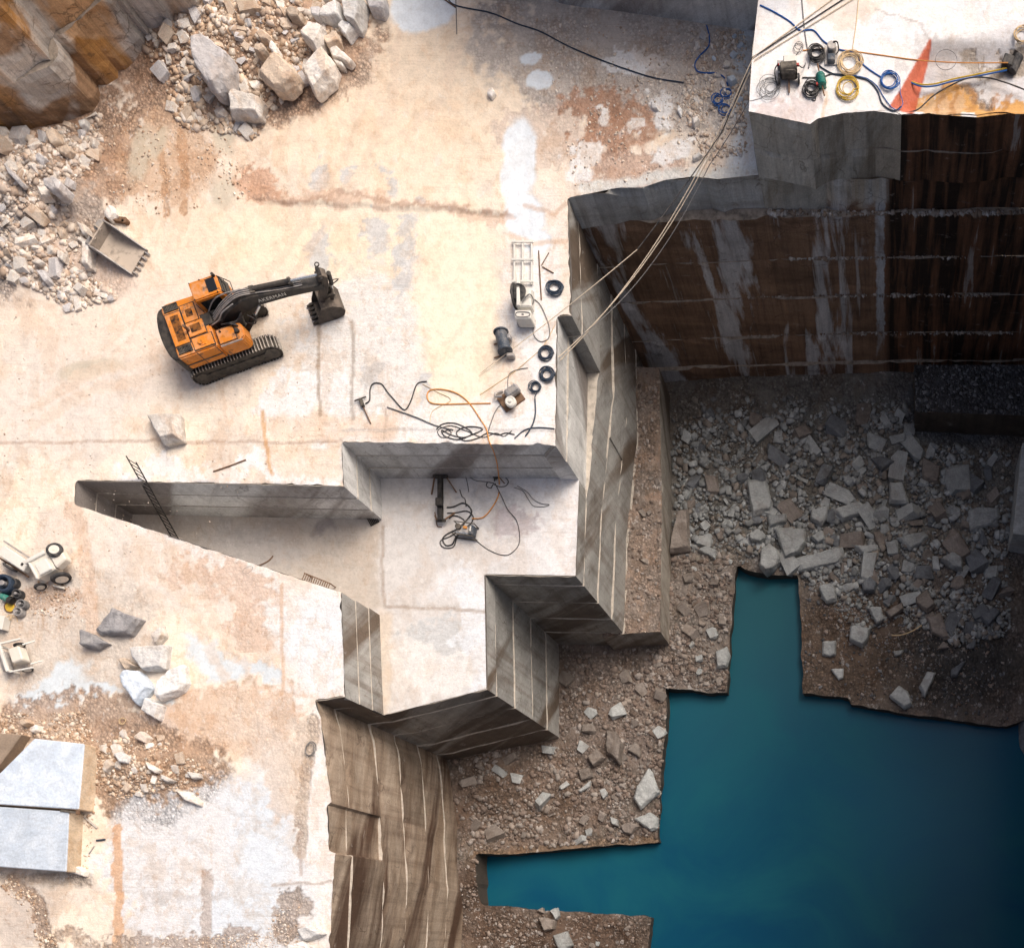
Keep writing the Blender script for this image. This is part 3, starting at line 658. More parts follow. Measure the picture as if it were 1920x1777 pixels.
t = NT('milky_water'); p_ = t.pos()
n1 = t.noise(p_, 0.12, 6, 0.62, 1.2); 
cc = t.mixc(t.ramp(n1, [(0.35, 0.0), (0.65, 1.0)]), (0.003, 0.060, 0.120), (0.008, 0.092, 0.132))
def plume(cx, cy, r_):
    c_ = W(cx, cy, Z_W); d_ = t.n('ShaderNodeVectorMath', operation='DISTANCE'); t.l(p_, d_.inputs[0]); d_.inputs[1].default_value = c_
    return t.ramp(t.math('DIVIDE', t.math('MULTIPLY_ADD', t.math('SUBTRACT', n1, 0.5), 7.0, d_.outputs['Value']), r_), [(0.0, 1.0), (1.0, 0.0)], 'EASE')
cc = t.mixc(t.math('MULTIPLY', plume(1430, 1130, 13.0), 0.55), cc, (0.035, 0.120, 0.130))      # silt stirred into the inlet
cc = t.mixc(t.math('MULTIPLY', plume(1740, 1520, 9.0), 0.5), cc, (0.016, 0.125, 0.220))
cc = t.mixc(t.math('MULTIPLY', plume(1330, 1400, 8.0), 0.35), cc, (0.020, 0.115, 0.140))
t.col(cc); t.rough(0.22); t.b.inputs['Specular IOR Level'].default_value = 0.10
t.bump(t.noise(t.map(p_, (1, 1.6, 1)), 3.0, 4, 0.6), 0.12, 0.03)
M_WATER = t.m
slab('pit_water', [[(-28.0, -14.4, Z_W), (10.3, -14.4, Z_W), (10.3, 26.0, Z_W), (-28.0, 26.0, Z_W)]], M_WATER)

# ---- sawn rock walls: courses of blocks, each lower course standing a little proud so that its top shows as a dusty ledge
def offset_line(pts, d):
    """mitred offset of an open polyline to its right-hand side"""
    out = []; n = len(pts); P = [Vector(p) for p in pts]
    for i in range(n):
        ns = []
        if i > 0: e = (P[i] - P[i - 1]).normalized(); ns.append(Vector((e.y, -e.x)))
        if i < n - 1: e = (P[i + 1] - P[i]).normalized(); ns.append(Vector((e.y, -e.x)))
        if len(ns) == 1: out.append(P[i] + ns[0] * d); continue
        m = (ns[0] + ns[1]); m = m / max(0.25, m.length_squared) * 2.0 if m.length_squared > 0.15 else ns[0]
        out.append(P[i] + m * d)
    return out
def rock_wall(name, line, zs, offs, mat, led=None, blk=(2.5, 6.0), relief=0.05, seed=0, sub=0.45, jitter=0.05, seg_mats=None, label=None, ztop=None, chip=0.0, parent=None, part='stone_block', cap=True, chip0=None):
    """line: plan points (metres), the pit on its right; zs: heights from top to foot; offs: how far each course stands out"""
    rr = random.Random(seed)
    root = parent
    if root is None:
        root = empty(name, (0, 0, 0)); root['kind'] = 'structure'
    ulen = [0.0]
    for a, b in zip(line[:-1], line[1:]): ulen.append(ulen[-1] + math.dist(a, b))
    for k in range(len(zs) - 1):
        fr = offset_line(line, offs[k]); bk = offset_line(line, offs[k] - 0.9 - 0.05 * k)
        for s in range(len(line) - 1):
            L = math.dist(line[s], line[s + 1]); zt = zs[k]
            if ztop is not None and ztop.get(s) is not None: zt = min(zt, ztop[s])
            if zt - zs[k + 1] < 0.05: continue
            cuts = [0.0]
            while L - cuts[-1] > blk[1]: cuts.append(cuts[-1] + rr.uniform(*blk))
            if len(cuts) > 1 and L - cuts[-1] < 1.0: cuts.pop()
            cuts.append(L)
            for c0, c1 in zip(cuts[:-1], cuts[1:]):
                dj = rr.uniform(-jitter, jitter); tw = rr.uniform(-jitter, jitter) * 0.6
                nu = max(2, int((c1 - c0) / sub)); nv = max(2, int((zt - zs[k + 1]) / sub))
                nrm = (fr[s] - bk[s] + fr[s + 1] - bk[s + 1]).normalized()
                V = []; F = []; UV = []; MI = []
                def pt(u, back=False):
                    t_ = u / L; q = (bk if back else fr)[s].lerp((bk if back else fr)[s + 1], t_)
                    return q
                for j in range(nv + 1):
                    z = zt + (zs[k + 1] - zt) * j / nv
                    for i in range(nu + 1):
                        u = c0 + (c1 - c0) * i / nu
                        q = pt(u)
                        edge = (i in (0, nu) and (c0 == 0 or c1 == L))
                        amt = 0.0 if (i == 0 and c0 == 0) or (i == nu and c1 == L) else 1.0
                        d = (dj + tw * (i / nu - .5)) * amt
                        d += relief * (float(fbm((ulen[s] + u) * 0.6 + 31 * k, z * 0.9, 5 + seed, 4)) - 0.5) * 2 * amt
                        if chip and j == 0: d -= chip * max(0.0, float(vnoise((ulen[s] + u) * 1.7, k * 3.1, seed + 9)) - 0.55) * 2
                        zz = z - (0.25 * chip * max(0.0, float(vnoise((ulen[s] + u) * 1.1, k * 5.7, seed + 19)) - 0.5) if j == 0 and chip else 0)
                        V.append((q.x + nrm.x * d, q.y + nrm.y * d, zz)); UV.append((ulen[s] + u, z))
                w_ = nu + 1
                for j in range(nv):
                    for i in range(nu):
                        F.append((j * w_ + i, (j + 1) * w_ + i, (j + 1) * w_ + i + 1, j * w_ + i + 1)); MI.append(0)
                b = len(V)
                for i in range(nu + 1):
                    q = pt(c0 + (c1 - c0) * i / nu, True); V.append((q.x, q.y, V[i][2] - (1.1 if ((k == 0 and cap) or zt < zs[k] - 1e-6) else 0.0))); UV.append((ulen[s] + c0 + (c1 - c0) * i / nu, zt + 0.8))
                for i in range(nu): F.append((b + i, i, i + 1, b + i + 1)); MI.append(1)
                # sides
                b2 = len(V)
                qa = pt(c0, True); qb = pt(c1, True)
                V += [(qa.x, qa.y, zs[k + 1]), (qb.x, qb.y, zs[k + 1])]; UV += [(ulen[s] + c0, zs[k + 1]), (ulen[s] + c1, zs[k + 1])]
                F.append((b, b2) + tuple(j * w_ for j in range(nv, -1, -1))); MI.append(0)
                F.append((b + nu,) + tuple(j * w_ + nu for j in range(0, nv + 1)) + (b2 + 1,)); MI.append(0)
                me = bpy.data.meshes.new(part); me.from_pydata(V, [], F); me.update()
                me.polygons.foreach_set('material_index', MI)
                ul = me.uv_layers.new(name='UVMap')
                for lp in me.loops: ul.data[lp.index].uv = UV[lp.vertex_index]
                m0 = (seg_mats or {}).get(s, mat)
                link(part, me, [m0, led or M_LEDGE], root)
    return root

# left wall of the pit, from the far corner to the near end; the pit is on its right-hand side
mA = [zA(*q) for q in A_EDGE]
LW_top = [(1065, 371), (1072, 592), (1045, 594), (1042, 836), mA[1], mA[2], mA[3], (648, 1308), (593, 1314), (604, 1350), (622, 1505), (616, 1509), (618, 1596), (628, 1600), (619, 1777), (606, 2060)]
LW_low = [(1065, 371), (1070, 592), (1045, 838), mA[1], mA[2], mA[3], (648, 1308), (597, 1314), (606, 1350), (618, 1505), (626, 1640), (619, 1777), (606, 2060)]
MP = lambda l: [PL(*q) for q in l][::-1]
# polylines are reversed so that the pit lies on the right-hand side when walking from near to far
zt_A = Z_A
def segmap(line, n_rev):
    return line
topl = MP(LW_top); n = len(topl) - 1
# segments that lie under bench A (reversed order)
ztop_top = {n - 1 - 3: zt_A, n - 1 - 4: zt_A, n - 1 - 5: zt_A, n - 1 - 6: zt_A}
sm_top = {n - 1 - 4: M_WALL_FRONT, n - 1 - 6: M_WALL_FRONT, n - 1 - 2: M_WALL_GREY, n - 1 - 7: M_WALL_FRONT}
for q in range(8, 15): sm_top[n - 1 - q] = M_WALL_TAN
LWALL = rock_wall('pit_wall_left', topl, [0.0, -1.6, -4.8], [0.0, 0.05], M_WALL, ztop=ztop_top, seg_mats=sm_top, seed=3, chip=0.10)
lowl = MP(LW_low); n = len(lowl) - 1
sm_low = {n - 1 - 3: M_WALL_FRONT, n - 1 - 5: M_WALL_FRONT, n - 1 - 6: M_WALL_FRONT}
for q in range(7, 12): sm_low[n - 1 - q] = M_WALL_TAN
rock_wall('pit_wall_left', lowl, [-4.8, -7.35, -10.0, -12.4, -17.0], [0.11, 0.17, 0.23, 0.31], M_WALL, seg_mats=sm_low, seed=5, chip=0.10, parent=LWALL, cap=False)
# walls of the notch down to bench A
NOTCH = [(1042, 829), (641, 829), (645, 912), (143, 901), (140, 945), (640, 1110), (648, 1308)]
nl = [PL(*q) for q in NOTCH]
NW = rock_wall('notch_wall', nl[::-1], [0.0, -1.3, -2.5, Z_A - 0.1], [0.0, 0.05, 0.10], M_WALL_GREY, seg_mats={0: M_WALL}, seed=8, jitter=0.015, relief=0.02, blk=(6, 14), sub=0.6)

# far wall
BW = [(1042, 373), (1110, 363), (1160, 353), (1205, 353), (1245, 339), (1300, 332), (1345, 337), (1424, 329), (1545, 330), (1690, 331), (1820, 330), (2080, 332)]
bl = [PL(*q) for q in BW]
BWALL = rock_wall('pit_wall_far', bl, [0.0, -2.2], [0.0], M_WALL_BACK, led=M_LEDGE_DK, seed=11, seg_mats={i: M_WALL_RIM if i < 7 else M_WALL_TERR for i in range(8)}, chip=0.45, relief=0.10, jitter=0.10, blk=(2.2, 5.0))
bl2 = [PL(*q) for q in ((1042, 356), (1250, 345), (1424, 339), (1690, 332), (2080, 332))]
rock_wall('pit_wall_far', bl2, [-2.2, -5.3, -8.3, -11.7, -14.4, -17.0], [0.26, 0.36, 0.47, 0.58, 0.80], M_WALL_BACK, led=M_LEDGE_DK, seed=12, chip=0.30, relief=0.06, jitter=0.05, blk=(3.0, 6.5), parent=BWALL, cap=False)
# terrace front and the block behind the deck
TF_px = [(1404, 209), (1519, 233), (1533, 223), (1581, 212), (1640, 208), (1690, 215), (1741, 212), (1833, 219), (1888, 212), (2080, 214)]
tf = [tuple(W(a, b, Z_T)[:2]) for a, b in TF_px]
TW = rock_wall('terrace_wall', tf, [Z_T, 1.7, -0.1], [0.0, 0.04], M_WALL_BACK, led=M_LEDGE_DK, seed=17, seg_mats={i: M_WALL_TERR for i in range(5)}, chip=0.2, relief=0.08, jitter=0.06, blk=(2.0, 4.5), sub=0.35)
left_t = [tuple(W(1404, 209, Z_T)[:2]), tuple(W(1410, 110, Z_T)[:2]), tuple(W(1428, -60, Z_T)[:2])]
rock_wall('terrace_wall', left_t[::-1], [Z_T, 1.7, -0.1], [0.0, 0.04], M_WALL_GREY, seed=19, parent=TW)
RB = [PL(*q) for q in ((900, -50), (960, -28), (1050, 4), (1240, 30), (1440, 58), (1560, 70))]
rock_wall('rear_wall', RB, [6.5, 3.6, -0.1], [0.0, 0.06], M_WALL_GREY, seed=23, relief=0.08)
slab('rear_block_top', [[(*RB[0], 6.5), (*RB[2], 6.5), (*RB[4], 6.5), (RB[4][0] + 2, RB[4][1] + 30, 6.5), (RB[0][0], RB[0][1] + 30, 6.5)]], M_DECK, cols=(0.6, 0.52, 0.44))
# weathered faces at the upper left
NWF = [(-120, 356), (0, 290), (120, 236), (180, 202), (184, 160), (222, 133), (278, 74), (287, 64), (340, 63), (384, 52), (408, 4), (424, -80)]
rock_wall('north_west_wall', [PL(*q) for q in NWF], [9.0, 5.6, 2.6, -0.3], [-0.3, -0.1, 0.0], M_WALL_NW, led=M_LEDGE_DK, seed=29, relief=0.30, jitter=0.16, blk=(1.6, 3.6), sub=0.28, chip=0.5)
nwp = [PL(*q) for q in NWF]
slab('north_west_top', [[(a[0], a[1], 8.98) for a in nwp] + [(nwp[-1][0], nwp[-1][1] + 25, 8.98), (nwp[0][0] - 25, nwp[-1][1] + 25, 8.98), (nwp[0][0] - 25, nwp[0][1], 8.98)]], M_DECK, cols=(0.45, 0.35, 0.26))

# terrace top
t_poly = tf[:-1] + [tuple(W(2080, 214, Z_T)[:2]), tuple(W(2080, -70, Z_T)[:2])] + left_t[::-1][0:1] + left_t[::-1][1:2]
t_poly = tf + [tuple(W(2080, -70, Z_T)[:2]), tuple(W(1428, -60, Z_T)[:2]), tuple(W(1410, 110, Z_T)[:2])]
def z_terr(x, y):
    kk = S * k_at(Z_T); px = x / kk + NX; py = NY - y / kk
    # the slab right of the red seam lies lower, the seam itself slopes down to it
    seam_l = np.interp(py, [70, 205], [1745, 1668]); seam_r = np.interp(py, [70, 205], [1745, 1708])
    drop = sstep(0, 1, (px - seam_l) / np.maximum(seam_r - seam_l, 1.0)) * sstep(70, 110, py) * 0.45
    return Z_T + 0.03 * (fbm(x * .7, y * .7, 83, 4) - .5) - drop * (1 - sstep(190, 212, py) * 0.9)
def t_colours(x, y, z):
    kk = S * k_at(Z_T); px0 = x / kk + NX; py0 = NY - y / kk
    p = Paint((px0 - NX) * S, (NY - py0) * S, (0.785, 0.765, 0.745), 93)
    p.msk[:, 2] = 0.35; p.msk[:, 1] = 0.40
    p.put(sstep(0.48, 0.62, fbm(px0 / 60, py0 / 60, 95, 4)), (0.74, 0.755, 0.78), 0.7)
    p.put(p.m_ell(1590, 20, 60, 24), (0.70, 0.58, 0.46), 0.6, brk=0.42)
    p.put(p.m_ell(1480, 200, 60, 24), (0.60, 0.50, 0.48), 0.6, brk=0.44, marble=0.8)
    p.put(p.m_poly([(1740, 80), (1960, 40), (1960, 175), (1690, 205)], 10), (0.63, 0.62, 0.63), 0.85, marble=0.7)
    p.put(p.m_ell(1800, 120, 90, 50), (0.58, 0.55, 0.53), 0.7, marble=0.8, brk=0.4)
    p.put(p.m_ell(1880, 110, 60, 18), (0.42, 0.36, 0.29), 0.8, gravel=0.5, brk=0.36)
    p.put(p.m_ell(1840, 195, 120, 26), (0.62, 0.33, 0.09), 0.95, brk=0.26)
    p.put(p.m_ell(1770, 200, 50, 20), (0.60, 0.42, 0.26), 0.8, brk=0.36)
    p.put(p.m_ell(1840, 165, 30, 16), (0.30, 0.22, 0.16), 0.7, gravel=0.8, brk=0.4)
    for xs in (1770, 1800, 1835, 1870, 1895): p.put(p.m_line([(xs, 160), (xs - 14, 215)], 5, 1.0, .6), (0.42, 0.20, 0.06), 0.6, brk=0.4)
    p.put(p.m_line([(1640, 22), (1735, 52), (1745, 75)], 2.2), (0.40, 0.36, 0.33), 0.6)
    p.put(p.m_line([(1545, 150), (1545, 235)], 4, 1.0, .5), (0.66, 0.45, 0.27), 0.6)
    p.put(p.m_poly([(1744, 72), (1748, 76), (1712, 214), (1666, 202), (1690, 165)], 1.5, 0.06), (0.50, 0.115, 0.055), 0.96, marble=0, gravel=0.2)
    return np.clip(p.col, .02, .84), np.clip(p.msk, 0, 1)
terr = sheet('terrace_top', W(1400, 0, Z_T).x, W(2080, 0, Z_T).x, W(0, 236, Z_T).y, W(0, -60, Z_T).y, 0.075, lambda x, y: in_poly(x, y, t_poly), ring(t_poly), z_terr, t_colours, M_DECK)
slab('terrace_back', [[(tuple(W(1428, -58, Z_T)[:2]) + (Z_T - .03,)), (tuple(W(2400, -58, Z_T)[:2]) + (Z_T - .03,)), (tuple(W(2400, -900, Z_T)[:2]) + (Z_T - .03,)), (tuple(W(1428, -900, Z_T)[:2]) + (Z_T - .03,))]], M_DECK, cols=(0.7, 0.66, 0.62))

# bench B: narrow ledge covered with rubble at the foot of the left wall
kb = k_at(Z_B)
B_px = [(1199, 688), (1236, 690), (1241, 940), (1238, 1184), (1178, 1187), (1160, 1190), (1130, 1195), (1120, 1000), (1150, 688)]
b_poly = [tuple(W(a, b, Z_B)[:2]) for a, b in B_px]
def zb(x, y): return Z_B + 0.18 * (fbm(x * 1.2, y * 1.2, 47, 4) - .5)
def b_colours(x, y, z):
    p = Paint(x, y, (0.29, 0.235, 0.195), 53); p.msk[:, 0] = 0.8
    p.put(sstep(0.5, 0.6, fbm(p.rx / 30, p.ry / 30, 57, 4)), (0.36, 0.27, 0.21), 0.8)
    return np.clip(p.col, .01, .8), p.msk
sheet('rubble_ledge', min(q[0] for q in b_poly) - .1, max(q[0] for q in b_poly) + .1, min(q[1] for q in b_poly) - .1, max(q[1] for q in b_poly) + .1, 0.09, lambda x, y: in_poly(x, y, b_poly), ring(b_poly), zb, b_colours, M_PIT, edge_z=Z_B)
bw = [tuple(W(a, b, Z_B)[:2]) for a, b in ((1130, 1195), (1178, 1187), (1238, 1184), (1241, 940), (1236, 690))]
rock_wall('ledge_wall', bw, [Z_B, -17.0], [0.0], M_WALL_FRONT, led=M_LEDGE_DK, seed=37, chip=0.2)
# bench C: rubble-topped block in the far right corner of the pit
Z_C = -13.0
c_px = [(1714, 684), (1716, 772), (1960, 780), (1990, 684)]
c_poly = [tuple(W(a, b, Z_C)[:2]) for a, b in c_px]
def c_colours(x, y, z):
    p = Paint(x, y, (0.085, 0.085, 0.09), 63); p.msk[:, 0] = 1.0
    return p.col, p.msk
sheet('corner_ledge', min(q[0] for q in c_poly) - .1, 10.3, min(q[1] for q in c_poly) - .1, max(q[1] for q in c_poly) + .1, 0.09, lambda x, y: in_poly(x, y, c_poly), ring(c_poly), lambda x, y: Z_C + 0.3 * (fbm(x * 1.4, y * 1.4, 49, 4) - .5), c_colours, M_PIT, edge_z=Z_C)
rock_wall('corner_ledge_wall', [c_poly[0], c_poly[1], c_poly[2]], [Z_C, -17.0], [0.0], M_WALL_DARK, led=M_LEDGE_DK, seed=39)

# the pit's two unseen sides, added tall so that they shade the pit
right_l = [(10.2, 39.0), (10.2, 12.0), (10.4, -14.8)]
near_l = [(10.2, -14.5), (-28.5, -14.5)]
rock_wall('unseen_pit_wall_right', right_l, [17.0, 9.0, 3.5, 0.0, -5.0, -10.0, -18.5], [-1.2, -0.9, -0.6, -0.4, -0.2, 0.0], M_WALL_DARK, seed=41, sub=1.5, blk=(6, 12))
rock_wall('unseen_pit_wall_near', near_l, [9.0, 4.0, 0.0, -5.0, -10.0, -18.5], [-.8, -0.6, -0.4, -0.2, 0.0], M_WALL_DARK, seed=43, sub=1.5, blk=(6, 12))
slab('unseen_wall_top_right', [[(10.8, -16.0, 16.98), (60, -16.0, 16.98), (60, 39.0, 16.98), (10.8, 39.0, 16.98)]], M_DECK, cols=(0.5, 0.4, 0.3))  # tops of the two unseen shading walls
slab('unseen_wall_top_near', [[(-29.5, -15.0, 8.98), (-29.5, -60.0, 8.98), (10.8, -60.0, 8.98), (10.8, -15.0, 8.98)]], M_DECK, cols=(0.5, 0.4, 0.3))
# ================================================================ stones
def zg_deck(x, y): return float(z_deck(np.array([x]), np.array([y]))[0])
def zg_floor(x, y): return float(z_floor(np.array([x]), np.array([y]))[0])
TAKEN = []          # (x, y, r) of stones already set down
def hull_mesh(name, pts, bevel=0.0):
    bm = bmesh.new()
    for p in pts: bm.verts.new(p)
    r = bmesh.ops.convex_hull(bm, input=bm.verts)
    bmesh.ops.delete(bm, geom=[v for v in bm.verts if not v.link_faces], context='VERTS')
    bmesh.ops.dissolve_limit(bm, angle_limit=R(9), verts=bm.verts, edges=bm.edges)
    if bevel: bmesh.ops.bevel(bm, geom=list(bm.edges), offset=bevel, segments=1, affect='EDGES', clamp_overlap=True)
    bmesh.ops.recalc_face_normals(bm, faces=bm.faces)
    me = bpy.data.meshes.new(name); bm.to_mesh(me); bm.free(); return me
def roughen(me, amt, seed, step=0.16):
    from mathutils import noise as mn
    bm = bmesh.new(); bm.from_mesh(me); bmesh.ops.triangulate(bm, faces=bm.faces)
    for _ in range(4):
        long = [e for e in bm.edges if e.calc_length() > step]
        if not long or len(bm.faces) > 2500: break
        bmesh.ops.subdivide_edges(bm, edges=long, cuts=1, use_grid_fill=False); bmesh.ops.triangulate(bm, faces=bm.faces)
    o = Vector((seed * 7.3, seed * 3.1, 0))
    for v in bm.verts:
        n = mn.fractal(v.co * 1.8 + o, 0.9, 2.2, 4) + 0.6 * abs(mn.noise(v.co * 4.5 + o))
        v.co += v.normal * (n * amt)
    bm.to_mesh(me); bm.free()
def rock_poly(name, poly, h, mat, label, cat, zg=zg_deck, group=None, tilt=None, flat=0.85, sink=0.2, seed=0, zbase=None, bev=0.035):
    rr = random.Random(hash((poly[0][0], poly[0][1], seed)) & 0xffff)
    cx = sum(p[0] for p in poly) / len(poly); cy = sum(p[1] for p in poly) / len(poly)
    zr = zbase if zbase is not None else None
    z0 = -15.2 if zg is zg_floor else 0.0
    c = W(cx, cy, z0)
    z0 = zg(c.x, c.y) if zbase is None else zbase
    c = W(cx, cy, z0 + h * 0.55)
    P = [(W(a, b, z0 + h * 0.55) - c) * 0.93 for a, b in poly]
    tx, ty = (rr.uniform(-.16, .16), rr.uniform(-.16, .16)) if tilt is None else tilt
    pts = []
    for q in P:
        s1 = rr.uniform(flat - 0.06, flat + 0.06); zt = h * (1 + rr.uniform(-.10, .05)) + q.x * tx + q.y * ty
        pts.append((q.x * s1, q.y * s1, zt))
        s2 = rr.uniform(1.0, 1.08); pts.append((q.x * s2, q.y * s2, h * rr.uniform(0.35, 0.6) + (q.x * tx + q.y * ty) * 0.5))
        s3 = rr.uniform(0.94, 1.06); pts.append((q.x * s3, q.y * s3, -sink))
    me = hull_mesh(name, pts, bev); roughen(me, 0.055 if h > 0.35 else 0.03, seed)
    o = link(name, me, mat); o.location = (c.x, c.y, z0)
    tag(o, label, cat, group)
    rad = max(math.hypot(q.x, q.y) for q in P); TAKEN.append((c.x, c.y, rad * 0.75))
    return o

